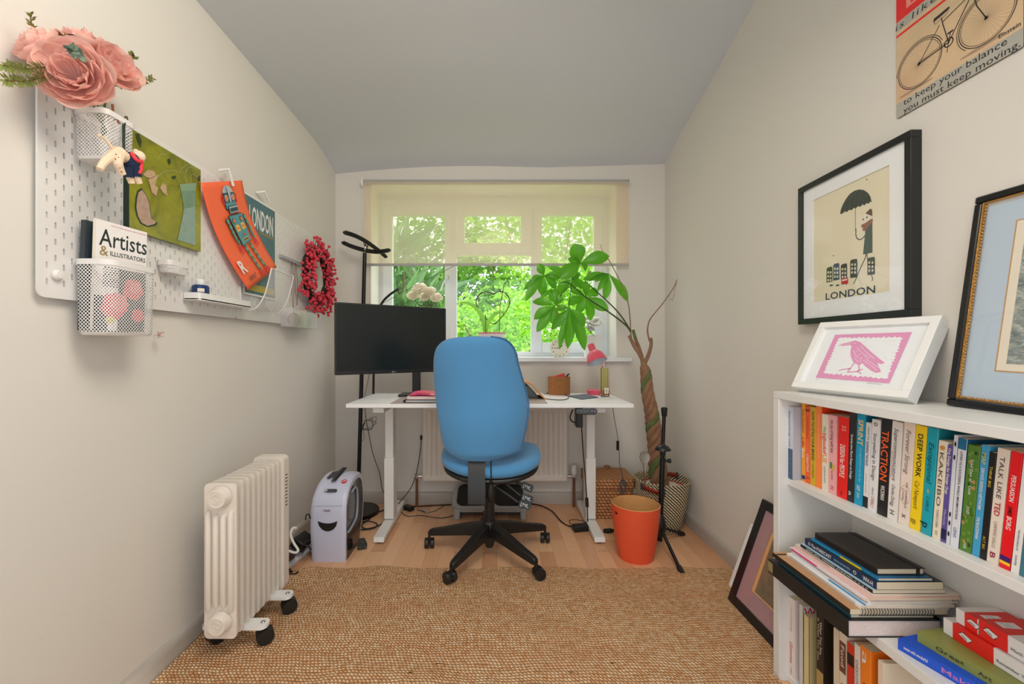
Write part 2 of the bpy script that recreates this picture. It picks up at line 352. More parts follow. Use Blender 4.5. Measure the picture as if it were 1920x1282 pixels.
# ================================================================ desk, chair and what is under the desk
white = mat('white_laminate', (240, 241, 242), .35); whitep = mat('white_powder_coat', (232, 232, 230), .45)
black = mat('black_plastic', (26, 26, 27), .4); blackm = mat('black_metal', (20, 20, 22), .35, .3); rub = mat('black_rubber', (18, 18, 18), .6)
grey = mat('grey_plastic', (168, 170, 170), .5); dgrey = mat('dark_grey_plastic', (62, 66, 72), .5); chrome = mat('chrome', (200, 200, 200), .2, 1)
ZD, YD0, YD1, XD0, XD1 = .7545, 2.18, 2.72, -.784, .708
t = thing('standing_desk', 'white sit-stand desk with two steel legs under the window', 'desk', (-.04, 2.45, 0))
MB().box((XD0, YD0, ZD-.021), (XD1, YD1, ZD), white).build('desktop', t, bevel=.003)
for X in (-.632, .549):
    b = MB(); b.box((X-.028, 2.46, .045), (X+.028, 2.545, .40), whitep).box((X-.024, 2.466, .40), (X+.024, 2.539, ZD-.06), whitep)
    b.box((X-.03, 2.24, ZD-.055), (X+.03, 2.66, ZD-.021), whitep)
    leg = b.build('leg', t, bevel=.003)
    b = MB(); b.hexa([(X-.029, 2.243, .008), (X+.029, 2.243, .008), (X+.029, 2.765, .008), (X-.029, 2.765, .008), (X-.029, 2.25, .034), (X+.029, 2.25, .034), (X+.029, 2.765, .046), (X-.029, 2.765, .046)], whitep)
    for yy in (2.27, 2.73): b.lathe([(.018, 0), (.018, .01)], rub, c=(X, yy, 0), n=12)
    b.build('foot', leg, bevel=.003)
b = MB(); b.box((-.6, 2.48, ZD-.05), (.52, 2.52, ZD-.024), whitep).build('crossbar', t, bevel=.002)
b = MB(); a = at(1080, 766, 2.17); c = at(1120, 774, 2.17)
mx = frame_mx(((a.x+c.x)/2, 2.165, ZD-.035), (1, 0, 0), (0, -1, .35))
b.prism(rrect(.108, .026, .01), -.03, 0, dgrey, mx)
for i, q in enumerate((-.042, -.028, -.014, 0, .026, .04)):
    b.prism(rrect(.011, .013, .003, cx=q), 0, .0012, mat('button_grey', (40, 46, 54), .4), mx)
    if i < 4: b.text(str(i+1), .009, mat('button_mark', (220, 225, 230), .5), mx @ M.Translation((q, -.003, 0)), .0016, align='CENTER')
    else: b.poly([(q-.003, -.002), (q+.003, -.002), (q, .004)] if i == 5 else [(q-.003, .003), (q, -.003), (q+.003, .003)], _m['button_mark'], mx, .0016)
b.build('control_panel', t)
b = MB(); a = at(1085, 780, 2.3); b.box((a.x-.018, 2.27, ZD-.14), (a.x+.018, 2.33, ZD-.022), black); b.build('cable_box', t, bevel=.004)
# -------------------------------------------------------------- office chair
fab = G('blue_fabric'); ns = fab.N('TexNoise', {'Vector': fab.tc.outputs['Object'], 'Scale': 600, 'Detail': 2})
fab.L(fab.mix(ns.outputs[0], lin((58, 124, 178)), lin((88, 154, 204))), 'Base Color'); fab.b.inputs['Roughness'].default_value = .85; fab.b.inputs['Sheen Weight'].default_value = .25; fab.bump(ns.outputs[0], .1, .001)
CX, CY = -.038, 2.123
t = thing('office_chair', 'sky blue high-backed office chair with black five-star base in front of the desk', 'office chair', (CX, CY, 0))
prof = [(50, 480, 540), (54, 385, 640), (64, 285, 725), (80, 220, 778), (100, 180, 808), (130, 145, 838), (165, 118, 862), (220, 100, 884), (300, 92, 898), (400, 91, 926), (500, 96, 956), (600, 104, 984), (700, 114, 1002), (800, 129, 996), (900, 147, 978), (1000, 165, 958), (1060, 182, 945), (1100, 198, 930), (1130, 226, 905), (1150, 262, 850), (1165, 300, 775), (1180, 330, 730), (1196, 385, 670), (1204, 440, 610)]
rings = []; nR = 40
for i, (zy, xl, xr) in enumerate(prof):
    py = 620+zy/4.93; k = (zy-50)/1154
    Yb_ = 1.82+.055*math.sin(min(1, k*1.15)*PI*.5)+(-.02*math.exp(-((k-.72)/.18)**2))
    a = at(790+xl/4.93, py, Yb_+.03); c = at(790+xr/4.93, py, Yb_+.03)
    w_ = (c.x-a.x)/2; cx = (a.x+c.x)/2; th = .042*min(1, (w_/.17)**.8)*(1-.25*(1-k))
    rings.append((cx, Yb_+.03, a.z, w_, th))
def rpt(r, j):
    cx, y, z, w_, th = r; an = 2*PI*j/nR; ca, sa = math.cos(an), math.sin(an)
    u = abs(ca)**.75*(1 if ca > 0 else -1); v = abs(sa)**.8*(1 if sa > 0 else -1)
    return (cx+w_*u, y+.075*(w_*u/.22)**2*1.0+th*v, z)
vs = [rpt(r, j) for r in rings for j in range(nR)]; nr = len(rings)
fs = [(i*nR+j, (i+1)*nR+j, (i+1)*nR+(j+1) % nR, i*nR+(j+1) % nR) for i in range(nr-1) for j in range(nR)]+[tuple(range(nR)), tuple((nr-1)*nR+j for j in range(nR-1, -1, -1))]
bk = MB().raw(vs, fs, fab.m).build('backrest', t, sharp=60, sub=1)
pts = []
for zi in range(1, nr-1): pts.append(V(rpt(rings[zi], 0))+V((.001, -.012, 0)))
MB().tube(pts, .0035, mat('blue_piping', (60, 112, 158), .8), n=6).build('piping', bk)
# seat: dished blue cushion over a black shell
SX = at(921, 0, 2.1).x
def seat(off, z0, sc_, m, hz, dn):
    vs = []; N_ = 40
    lv = [(.90, 0), (.985, .2), (1, .5), (.985, .8), (.90, 1), (.5, 1.06), (.02, 1.0)]
    for (s_, q) in lv:
        for j in range(N_):
            an = 2*PI*j/N_; ca, sa = math.cos(an), math.sin(an)
            x = .247*abs(ca)**.72*(1 if ca > 0 else -1); y = .235*abs(sa)**.72*(1 if sa > 0 else -1)
            lift = .028*(x/.247)**2*(1 if sc_ else 1)
            if m is not fab.m: x *= .985; y *= .985
            vs.append((SX+x*s_*sc_, 2.12+y*s_*sc_, z0+hz*q+lift*s_*s_+.01*(y/.235)))
    f = [(i*N_+j, i*N_+(j+1) % N_, (i+1)*N_+(j+1) % N_, (i+1)*N_+j) for i in range(len(lv)-1) for j in range(N_)]
    f += [tuple(range(N_-1, -1, -1)), tuple((len(lv)-1)*N_+j for j in range(N_))]
    return MB().raw(vs, f, m)
st_ = seat(0, .462, 1, fab.m, .055, 1).build('seat', t, sharp=60)
seat(0, .432, .97, black, .032, 1).build('seat_shell', st_, sharp=60)
b = MB(); a = at(877, 865, 1.86); c = at(909.5, 949, 1.86); x0, x1 = a.x, c.x
pr = [(1.915, .56), (1.885, .50), (1.872, .47), (1.866, c.z), (1.91, c.z-.01), (1.96, .37), (2.10, .375), (2.10, .42), (1.97, .42), (1.945, .44), (1.93, .53), (1.93, .56)]
b.prism([(p[0], p[1]) for p in pr], x0, x1, black, M(((0, 0, 1, 0), (1, 0, 0, 0), (0, 1, 0, 0), (0, 0, 0, 1))), smooth=False).build('back_upright', t, bevel=.006)
b = MB(); b.box((CX-.075, 2.02, .40), (CX+.085, 2.22, .437), black).tube([(CX-.14, 2.05, .425), (CX+.15, 2.05, .425)], .012, black); b.tube([at(868, 886, 2.0), at(866, 889, 1.99)], .014, black)
b.build('tilt_mechanism', t, bevel=.004)
b = MB(); b.lathe([(.025, .09), (.025, .30), (.022, .30), (.022, .41)], black, c=(CX, CY, 0)).build('gas_lift', t)
ax = [R(95.7+72*i) for i in range(5)]
b = MB(); b.lathe([(.018, .045), (.02, .05), (.034, .09), (.04, .12), (.04, .165), (.03, .18)], black, c=(CX, CY, 0)); b.build('base_hub', t)
def leg_at(an):
    d = V((math.cos(an), math.sin(an), 0)); s = V((-d.y, d.x, 0)); b = MB(); o = V((CX, CY, 0))
    P = [(.02, .17, .105, .026), (.12, .152, .098, .024), (.24, .122, .083, .019), (.305, .108, .075, .016), (.322, .10, .075, .013)]
    vs = []
    for r, zt_, zb_, w_ in P:
        for (q, z) in ((-w_, zb_), (w_, zb_), (w_*.8, zt_), (-w_*.8, zt_)): vs.append(o+d*r+s*q+V((0, 0, z)))
    fs = [(i*4+j, i*4+(j+1) % 4, (i+1)*4+(j+1) % 4, (i+1)*4+j) for i in range(4) for j in range(4)]+[(3, 2, 1, 0), (16, 17, 18, 19)]
    b.raw(vs, fs, black, False); leg = b.build('leg', t, bevel=.004)
    return leg, o+d*.322
def caster(par, c, sw, r=.026, gap=.011, wd=.018, zb_=0, m=black, top=.09):
    b = MB(); d = V((math.cos(sw), math.sin(sw), 0)); c = V(c); c.z = r+zb_; cc = c+d*.012
    for q in (-1, 1):
        mx = frame_mx(cc+d*0, d.cross(V((0, 0, 1))), V((0, 0, 1)))
        mx = M.Translation(cc) @ M(((d.x, 0, d.y, 0), (d.y, 0, -d.x, 0), (0, 1, 0, 0), (0, 0, 0, 1)))
        z0, z1 = (gap/2, gap/2+wd) if q > 0 else (-gap/2-wd, -gap/2)
        b.lathe([(r*.55, z0-.0015), (r*.93, z0-.001), (r, z0+.003), (r, z1-.003), (r*.93, z1+.001), (r*.55, z1+.0015)], m, n=22, mx=mx)
    b.tube([c+V((0, 0, -.002)), c+V((0, 0, top-r-zb_))], .007, m); b.lathe([(.012, r*.8), (.014, r+.012)], m, c=(c.x, c.y, zb_), n=12); b.box((cc.x-.005, cc.y-.005, zb_+r*.6), (cc.x+.005, cc.y+.005, zb_+r*1.5), m)
    return b.build('caster', par)
for an, sw in zip(ax, (90, 95, 130, 20, 85)):
    leg, e = leg_at(an); caster(leg, e, R(sw), zb_=(.0125 if e.y < 1.99 else 0))
def lever(p0, p1, q0, q1, Y, icon):
    b = MB(); a = at(*p0, Y+.03); c = at(*p1, Y); b.tube(spline([a, (a*.5+c*.5)+V((0, 0, .003)), c], 4), .0065, black)
    for i in range(7):
        p = a.lerp(c, .3+.09*i); b.tube([p, p+(c-a).normalized()*.003], .0082, black)
    d0 = at(*q0, Y); d1 = at(*q1, Y); mx = frame_mx((d0+d1)/2, d1-d0, (0, -1, .4)); L = (d1-d0).length
    b.prism(rrect(L, .034, .009), -.006, .004, mat('lever_paddle', (34, 40, 46), .45), mx)
    ic = mat('icon_white', (225, 228, 230), .5)
    b.line([(-.018, .008), (-.02, -.008), (-.014, -.008)], .002, ic, mx, .0046); b.line([(-.012, .005), (-.008, .007), (-.006, .001), (-.012, -.002)], .002, ic, mx, .0046)
    b.line([(-.002, .006), (.002, -.004), (.009, -.005), (.016, -.008)], .0022, ic, mx, .0046); b.ell(.008, .003, .004, .003, ic, mx, .0046, 8)
    b.build('lever', t)
lever((948, 886), (976, 909), (978, 909), (999, 917), 1.985, 0); lever((932, 895), (976, 929), (978, 931), (999, 937.5), 1.97, 1); lever((928, 911), (971, 941), (973, 944), (995, 950), 1.95, 2)
b = MB(); a = at(920.5, 864, 1.88); c = at(921, 904, 1.89); b.tube([a, c], .003, black); b.tube([c+V((0, 0, .004)), c-V((0, 0, .004))], .008, blackm)
q = at(920.5, 924.5, 1.89); b.sph(q, (.0185, .0185, .045), rub, 16); b.build('air_pump_bulb', t)
# -------------------------------------------------------------- footrest
t = thing('footrest', 'grey tilting footrest with black pad behind the chair base', 'footrest', (-.04, 2.66, 0))
mx = frame_mx((-.042, 2.665, .105), (1, 0, 0), (0, -.36, 1))
b = MB(); b.prism(rrect(.47, .235, .06, 8), -.02, .012, grey, mx); b.build('tray', t, bevel=.005)
b = MB()
for s_ in (-1, 1): b.prism(rrect(.185, .20, .045, 6, cx=s_*.115), .012, .017, rub, mx)
b.prism(rrect(.06, .12, .01, 4), .012, .0165, rub, mx); b.build('foot_pad', t)
for X in (-.262, .142):
    MB().box((X, 2.555, 0), (X+.035, 2.76, .065), grey).build('foot', t, bevel=.004)
MB().box((-.23, 2.60, .02), (.145, 2.63, .05), dgrey).build('base_bar', t, bevel=.003)
# -------------------------------------------------------------- radiator
radm = mat('radiator_enamel', (226, 218, 208), .4)
t = thing('radiator', 'white panel radiator on the wall under the window', 'radiator', (0, YB-.05, .3))
YR = 2.745; a = at(791.5, 903.5, YR); c = at(1064.5, 700, YR); RZ1 = a.z+.5
vs = []; n = 0; x0, x1 = a.x, c.x; b = MB(); np_ = 27; pit = (x1-x0-.05)/np_
def rf(u, v):
    x = x0+(x1-x0)*u; z = a.z+(RZ1-a.z)*v; e = min(x-x0, x1-x)-.025; ez = min(z-a.z, RZ1-z)-.035
    k = ((x-x0-.025)/pit) % 1; d = .014*(.5-.5*math.cos(2*PI*k)) if e > 0 and ez > 0 else 0
    d = min(d, max(0, ez)*.6)
    rim = .008*max(0, 1-min(x-x0, x1-x, z-a.z, RZ1-z)/.008)
    return (x, YR+d*1+rim, z)
b.grid(rf, np_*10+8, 60, radm); b.box((x0+.002, YR+.008, a.z+.002), (x1-.002, YR+.02, RZ1-.002), radm); b.build('front_panel', t)
MB().box((x0+.02, YR+.05, a.z+.01), (x1-.02, YR+.065, RZ1-.02), radm).box((x0+.15, YR+.02, a.z+.1), (x0+.2, YB-.004, RZ1-.1), radm).box((x1-.2, YR+.02, a.z+.1), (x1-.15, YB-.004, RZ1-.1), radm).build('back_panel', t)
cop = mat('painted_copper_pipe', (122, 84, 62), .5, .3, var=.35, vscale=40)
b = MB(); p = at(781.5, 893, 2.77); z0 = .0; b.tube([(p.x, p.y, 0), (p.x, p.y, p.z)], .0085, cop); b.tube([(p.x, p.y, p.z-.01), (p.x, p.y, p.z+.012)], .013, chrome, 12); b.tube([(p.x-.01, p.y, p.z), (x0+.01, p.y, p.z)], .011, chrome, 8); b.build('lockshield_valve', t)
b = MB(); p = at(1076, 893, 2.77); b.tube([(p.x, p.y, 0), (p.x, p.y, p.z)], .0085, cop); b.tube([(x1-.01, p.y, p.z), (p.x+.015, p.y, p.z)], .011, chrome, 8); b.build('pipe', t)
b = MB(); b.lathe([(.014, 0), (.017, .012), (.02, .015), (.021, .045), (.019, .062), (.012, .068)], mat('valve_white', (225, 224, 222), .4), c=(p.x, p.y, p.z+.006), n=20).build('valve_head', t)
# ================================================================ monitor, coat stand, shredder, heater
scr = mat('screen_glass', (26, 32, 33), .22, spec=.4)
ml, mr = V((-.80, 2.086, .909)), V((-.296, 2.43, .909))
u = (mr-ml).normalized(); nrm = V((u.y, -u.x, 0))
t = thing('monitor', 'large black flat monitor turned on its stand at the left of the desk', 'monitor', (-.42, 2.56, ZD))
mx = frame_mx((ml+mr)/2+V((0, 0, .1815)), u, nrm)
b = MB(); b.prism(rrect(.612, .363, .004, 2), -.022, 0, black, mx); b.prism(rrect(.40, .22, .03, 4), -.045, -.02, black, mx); body = b.build('housing', t, bevel=.002)
MB().rect(-.299, -.162, .299, .1745, scr, mx, .0006).build('screen', t)
b = MB(); lg = mat('logo_silver', (170, 172, 176), .4)
b.ell(-.012, -.1735, .004, .004, lg, mx, .001, 14); b.text('LG', .010, lg, mx @ M.Translation((-.005, -.177, 0)), .001); b.build('logo', body)
sp = at(781, 729, 2.56)
b = MB(); b.box((sp.x-.024, 2.545, ZD+.012), (sp.x+.024, 2.575, 1.12), black); b.tube([(sp.x, 2.55, 1.09), (mx @ V((0, 0, -.03)))], .03, black, 12); b.build('stand_column', t, bevel=.004)
b = MB(); b.prism(rrect(.22, .16, .02), 0, .012, black, M.Translation((sp.x+.01, 2.57, ZD))); b.build('stand_base', t, bevel=.003)
# -------------------------------------------------------------- coat stand
t = thing('coat_stand', 'slim black coat stand with curved crossed arms in the left corner by the window', 'coat stand', (-.879, 2.66, 0))
b = MB(); b.lathe([(.128, 0), (.131, .004), (.131, .022), (.127, .026), (.02, .028), (.018, .034), (.001, .036)], blackm, c=(-.879, 2.66, 0), n=48).build('base', t)
top = at(684, 474, 2.66); MB().tube([(-.879, 2.66, .03), (-.879+(top.x+.879)*.5, 2.66, .8), top], [.0125, .0125, .0125], blackm, 12).build('pole', t)
def band(pts, w_=.013):
    P = spline(pts, 6); b = MB(); vs = []
    for i, p in enumerate(P):
        a = P[max(i-1, 0)]; c = P[min(i+1, len(P)-1)]; tt = (c-a).normalized(); s_ = tt.cross(V((0, .35, 1))).normalized(); q = s_.cross(tt).normalized()
        for x, y in ((-1, -.4), (1, -.4), (1, .4), (-1, .4)): vs.append(p+q*x*w_+s_*y*w_)
    k = len(P); fs = [(i*4+j, i*4+(j+1) % 4, (i+1)*4+(j+1) % 4, (i+1)*4+j) for i in range(k-1) for j in range(4)]+[(3, 2, 1, 0), tuple((k-1)*4+j for j in range(4))]
    b.raw(vs, fs, blackm, False)
    for e in (P[0], P[-1]): b.sph(e, .014, black, 10, sz=.7)
    return b
band([at(647, 436, 2.50), at(666, 442, 2.56), at(687, 453, 2.63), at(708, 468, 2.70), at(723, 481, 2.75)]).build('coat_hook_arm', t, bevel=.002)
band([at(644, 455, 2.74), at(660, 462, 2.71), at(684, 469, 2.66), at(708, 472, 2.61), at(729, 469, 2.56)]).build('coat_hook_arm', t, bevel=.002)
b = MB(); b.tube([top-V((0, 0, .01)), at(686, 462, 2.66), at(683, 455, 2.63)], .008, chrome); b.tube([top, at(690, 458, 2.64)], .006, chrome); b.build('bracket', t)
# -------------------------------------------------------------- shredder
shw = mat('shredder_lilac_white', (200, 204, 226), .3); shd = mat('shredder_smoked', (48, 42, 40), .12, alpha=1); sil = mat('shredder_silver', (150, 156, 168), .35)
X0, X1 = -.905, -.742
t = thing('paper_shredder', 'pale lilac-white paper shredder with dark smoked sides left of the desk', 'paper shredder', ((X0+X1)/2, 2.19, 0))
pr = [(2.056, .0), (2.05, .05), (2.046, .15), (2.048, .24), (2.054, .28), (2.068, .31), (2.092, .338), (2.125, .362), (2.17, .379), (2.22, .386), (2.265, .384), (2.30, .370), (2.322, .34), (2.332, .29), (2.332, .2), (2.318, .12), (2.29, .05), (2.27, 0)]
n = len(pr)
def bulge(z): return .006*math.sin(max(0, min(1, z/.38))*PI)
def shell_(x, ins): return [(x+(bulge(z) if x > -.82 else -bulge(z))*(1 if ins == 0 else .3), y0+(2.19-y0)*ins, z0+(.19-z0)*ins) for (y0, z0), z in zip(pr, [q[1] for q in pr])]
b = MB(); vs = []; cols = [(X0+.004, .035), (X0, .09), (X0, 0.0)]
def ring(x, ins, bl): return [(x+bl*bulge(z), y0+(2.19-y0)*ins, z0+((.19-z0)*ins if z0 > .001 else 0)) for (y0, z0) in pr for z in (z0,)]
rr = [ring(X0, .06, -1), ring(X0+.008, .015, -1), ring(X0+.022, 0, -1), ring((X0+X1)/2, 0, 0), ring(X1-.022, 0, 1), ring(X1-.008, .015, 1), ring(X1, .06, 1)]
for r_ in rr: vs += r_
fs = [(k*n+i, k*n+(i+1) % n, (k+1)*n+(i+1) % n, (k+1)*n+i) for k in range(len(rr)-1) for i in range(n)]
b.raw(vs, fs, shw); b.build('body', t, sharp=50)
for x, s_ in ((X0, -1), (X1, 1)):
    b = MB(); r_ = ring(x, .06, s_); b.raw(r_, [tuple(range(n))], shw, False)
    r2 = [(p[0]+s_*.0015, p[1], p[2]) for p in ring(x, .16, s_)]; b.raw([p for p in r2], [tuple(range(n))], shd, False)
    arc = [tuple(p_) for p_ in spline([V((x+s_*.009, q_[0], q_[1])) for q_ in ((2.13, .318), (2.175, .325), (2.205, .305), (2.213, .234), (2.196, .17), (2.14, .147), (2.075, .139))], 4)]
    b.tube(arc, .006, sil, 6); b.build('smoked_side', t, sharp=50)
fmx = frame_mx(((X0+X1)/2, 2.0445, 0), (1, 0, 0), (0, -1, 0)); ink = mat('ink_black', (30, 30, 34), .5); red = mat('label_red', (206, 40, 62), .4)
def on_front(x, z, o=.002):     # point in front of the shredder's curved front
    for (ya, za), (yb, zb_) in zip(pr, pr[1:]):
        if za <= z <= zb_: return (x, ya+(yb-ya)*(z-za)/(zb_-za)-o, z)
b = MB(); b.tube([on_front(X0+.012, .274, 0), on_front(X1-.012, .274, 0)], .0012, sil, 5); b.build('seam', t)
sm = []
for i in range(15):
    q = -1+2*i/14; sm.append(V((-.8225+.048*q, 2.0445, .205-.012*(1-q*q))))
lo = [V((-.8225+.048*(1-2*i/14), 2.0443, .205-.052*math.sqrt(max(0, 1-(1-2*i/14)**2)))) for i in range(1, 14)]
b = MB(); b.face(sm+lo, mat('bin_window', (44, 42, 40), .08)); b.tube(lo, .0016, shw, 6); b.build('level_window', t)
b = MB(); b.text('Rexel', .0125, ink, fmx @ M.Translation((0, .252, 0)), .0005, align='CENTER', bold=.02); b.text('//', .011, red, fmx @ M.Translation((-.022, .252, 0)), .0006, align='CENTER', bold=.02); b.build('brand_mark', t)
def top_mx(y, z, ny, nz, x=-.8225): return frame_mx((x, y, z), (1, 0, 0), (0, ny, nz))
b = MB(); m1 = top_mx(2.088, .337, -.64, .77); b.prism(rrect(.058, .017, .006), 0, .003, dgrey, m1); b.prism(rrect(.018, .015, .006, cx=-.026), 0, .0035, grey, m1)
b.text('AUTO', .006, ink, m1 @ M.Translation((0, -.018, 0)), .001, align='CENTER'); b.build('switch', t)
b = MB(); mt_ = top_mx(2.205, .3855, -.16, 1); b.poly([(-.05, -.05), (-.035, -.06), (-.02, -.035), (-.012, -.09), (.008, -.085), (.016, .07), (-.012, .075), (-.02, .03), (-.045, .02)], dgrey, mt_, .003)
b.rect(-.002, -.078, .008, .068, mat('slot_black', (8, 8, 8), .6), mt_, .0045); b.build('feed_slot', t)
b = MB(); mt2 = top_mx(2.135, .368, -.4, .92, -.775); b.prism([(.014*math.cos(a_), .014*math.sin(a_)) for a_ in [2*PI*i/20 for i in range(20)]], 0, .001, red, mt2)
b.line([(-.008, -.003), (0, .004), (.008, .002)], .004, mat('white_mark', (240, 240, 240), .5), mt2, .0014); b.build('warning_sticker', t, label='round red warning sticker')
# -------------------------------------------------------------- oil filled heater
htm = mat('heater_enamel', (226, 218, 208), .32)
hx0, hx1 = -1.0, -.846   # fin width along X
t = thing('oil_heater', 'cream oil-filled electric heater on black wheels against the left wall', 'heater', (-.92, 1.45, 0))
def fin(Y, front=False):
    b = MB(); mxx = M(((1, 0, 0, 0), (0, 0, 1, Y), (0, 1, 0, 0), (0, 0, 0, 1)))
    cx, cz, w_, h_ = -.9165, .3385, .107, .514
    b.prism(rrect(w_, h_, .016, 5, cx, cz), -.0045, .0045, htm, mxx)
    for s_ in ((1,) if front else (-1, 1)):
        o = rrect(w_-.040, h_-.05, .016, 5, cx, cz); i_ = rrect(w_-.062, h_-.09, .014, 5, cx, cz)
        n_ = len(o); b.raw([(p[0], p[1], s_*.004) for p in o]+[(p[0], p[1], s_*.012) for p in i_], [(k, (k+1) % n_, n_+(k+1) % n_, n_+k) for k in range(n_)]+[tuple(range(n_, 2*n_))], htm, True, mxx)
    if front:
        for k in range(4):
            x = cx-.0375+.025*k; e = .012 if k in (0, 3) else 0
            z0, z1 = .185-e, .495+e
            pts = [(x, Y-.004, z0), (x, Y-.0085, z0+.012), (x, Y-.0085, z1-.012), (x, Y-.004, z1)]
            b.tube(pts, [.006, .0095, .0095, .006], htm, 12)
    return b
for i in range(9):
    f_ = fin(1.40+.0335*i, i == 0).build('fin', t, bevel=.003)
    if i == 0:
        for z in (.5525, .139):
            b = MB(); m_ = M(((1, 0, 0, -.9125), (0, 0, -1, 1.393), (0, 1, 0, z), (0, 0, 0, 1)))
            b.lathe([(.036, 0), (.0345, .006), (.032, .022), (.029, .027), (.024, .0275), (.0235, .026), (.001, .026)], htm, mx=m_, n=40)
            m2 = m_ @ M.Translation((0, 0, .0268)); ring_ = [(.0165*math.cos(2*PI*k/28), .0165*math.sin(2*PI*k/28), 0) for k in range(28)]
            b.tube([m2 @ V(p) for p in ring_], .0011, htm, 6, closed=True)
            b.tube([m2 @ V(p) for p in spline([(.009, .009, 0), (0, .0125, 0), (-.009, .006, 0), (0, 0, 0), (.009, -.006, 0), (0, -.0125, 0), (-.009, -.009, 0)], 5)], .001, htm, 6)
            b.tube([m2 @ V(p) for p in spline([(.005, .006, 0), (-.004, .006, 0), (.005, -.005, 0), (-.004, -.007, 0)], 5)], .0008, htm, 6)
            b.build('end_cap', t)
for z in (.5525, .139): MB().tube([(-.9165, 1.40, z), (-.9165, 1.68, z)], .017, htm, 16).build('connecting_tube', t)
mxx = M(((1, 0, 0, 0), (0, 0, 1, 0), (0, 1, 0, 0), (0, 0, 0, 1)))
b = MB(); b.prism(rrect(.122, .535, .02, 5, -.9135, .343), 1.685, 1.725, htm, mxx)
for k in range(10):
    z = .53-.0135*k; b.box((-.8535, 1.697, z), (-.852, 1.713, z+.005), mat('vent_dark', (60, 56, 54), .7))
b.build('control_housing', t, bevel=.003)
for Y in (1.468, 1.64):
    b = MB(); b.prism(rrect(.222, .05, .02, 5, -.908, Y), .083, .089, whitep); b.prism(rrect(.222, .05, .02, 5, -.908, Y), .077, .083, whitep)
    b.lathe([(.008, 0), (.008, .004), (.003, .006)], chrome, c=(-.815, Y, .089), n=10); fb = b.build('foot_bar', t, bevel=.0015)
    for X, sw in ((-.825, 35), (-.995, 60)): caster(fb, (X, Y+.005, 0), R(sw), r=.028, gap=.002, wd=.02, zb_=.011, top=.08)
# ================================================================ things on the desk
def onD(px, py, dz=0): return onF(px, py, ZD+dz)
matm = mat('desk_mat_taupe', (172, 158, 152), .8, var=.08, vscale=12)
b = MB(); b.prism([(-.557, 2.19), (.264, 2.19), (.264, 2.60), (-.557, 2.60)], ZD, ZD+.002, matm)
tag(b.build('desk_mat', bevel=.001), 'taupe desk mat lying along the front of the white desk', 'desk mat')
page = mat('paper_pages', (232, 224, 208), .85); pinkp = mat('pale_pink_paper', (236, 196, 206), .7)
t = thing('notebook', 'black-edged notebook at the bottom of the pile left of the chair', 'notebook', (-.39, 2.33, ZD+.002))
z = ZD+.002
b = MB(); b.box((-.487, 2.215, z), (-.30, 2.36, z+.003), black).box((-.487, 2.215, z+.013), (-.30, 2.36, z+.016), black).tube([(-.487, 2.215, z+.008), (-.487, 2.36, z+.008)], .008, black, 12); b.build('cover', t)
MB().box((-.482, 2.217, z+.003), (-.302, 2.357, z+.013), mat('page_grey', (196, 196, 196), .8)).build('pages', t)
t = thing('notebook', 'white notebook with pale pink pages, middle of the pile left of the chair', 'notebook', (-.39, 2.33, z+.016))
MB().box((-.478, 2.23, z+.016), (-.30, 2.37, z+.0185), pinkp).box((-.478, 2.23, z+.0285), (-.30, 2.37, z+.031), pinkp).build('cover', t)
MB().box((-.476, 2.232, z+.0185), (-.302, 2.368, z+.0285), page).build('pages', t)
hot = mat('hot_pink_card', (240, 60, 130), .5); hot2 = mat('coral_card', (244, 84, 100), .5)
t = thing('greeting_card', 'curling hot pink and white card on top of the notebook pile', 'card', (-.4, 2.33, z+.031))
def cf(u, v): return (-.468+.15*u, 2.235+.13*v, z+.034+.012*(1-u)*math.sin(u*PI*.9)+.01*v)
b = MB(); b.grid(cf, 16, 10, hot); b.build('card', t, solid=.001)
b = MB(); b.grid(lambda u, v: tuple(V(cf(.25+u*.6, .2+v*.6))+V((0, 0, .0022))), 12, 8, hot2); b.grid(lambda u, v: tuple(V(cf(.72+.28*u, .02+.2*v))+V((0, 0, .0024))), 6, 4, page); b.build('painted_shape', t)
t = thing('computer_mouse', 'dark object behind the notebook pile at the foot of the monitor stand', 'mouse', (-.47, 2.50, ZD))
MB().sph((-.46, 2.5, ZD+.014), (.03, .05, .02), black, 16).build('shell', t)
# laptop stand of bent plywood
ply = mat('oak_plywood', (206, 142, 78), .45, var=.15, vscale=20)
t = thing('laptop_stand', 'curved bentwood stand holding a dark tablet, right of the chair back', 'stand', (.17, 2.5, ZD))
pr = spline([(.292, .002), (.262, .03), (.235, .062), (.205, .088), (.17, .10), (.135, .098)], 5)
vs = []; w0, w1 = 2.36, 2.60
for p, q in zip(pr, pr[1:]):
    d = V((q[0]-p[0], q[1]-p[1])).normalized() if False else V((q[0]-p[0], q[1]-p[1], 0)).normalized()
ps = [V((p[0], p[1], 0)) for p in pr]; k = len(ps)
for i, p in enumerate(ps):
    d = (ps[min(i+1, k-1)]-ps[max(i-1, 0)]).normalized(); nn = V((-d.y, d.x, 0))*.004
    for q, Y in ((p-nn, w0), (p+nn, w0), (p+nn, w1), (p-nn, w1)): vs.append((q.x-.02, Y, ZD+q.y))
b = MB().raw(vs, [(i*4+j, i*4+(j+1) % 4, (i+1)*4+(j+1) % 4, (i+1)*4+j) for i in range(k-1) for j in range(4)]+[(3, 2, 1, 0), tuple((k-1)*4+j for j in range(4))], ply, False); b.build('bent_board', t)
b = MB(); b.hexa([(.10, 2.40, ZD+.003), (.245, 2.40, ZD+.003), (.245, 2.56, ZD+.003), (.10, 2.56, ZD+.003), (.10, 2.40, ZD+.078), (.175, 2.40, ZD+.078), (.175, 2.56, ZD+.078), (.10, 2.56, ZD+.078)], mat('tablet_dark', (70, 74, 76), .3)); b.build('tablet', t, bevel=.004)
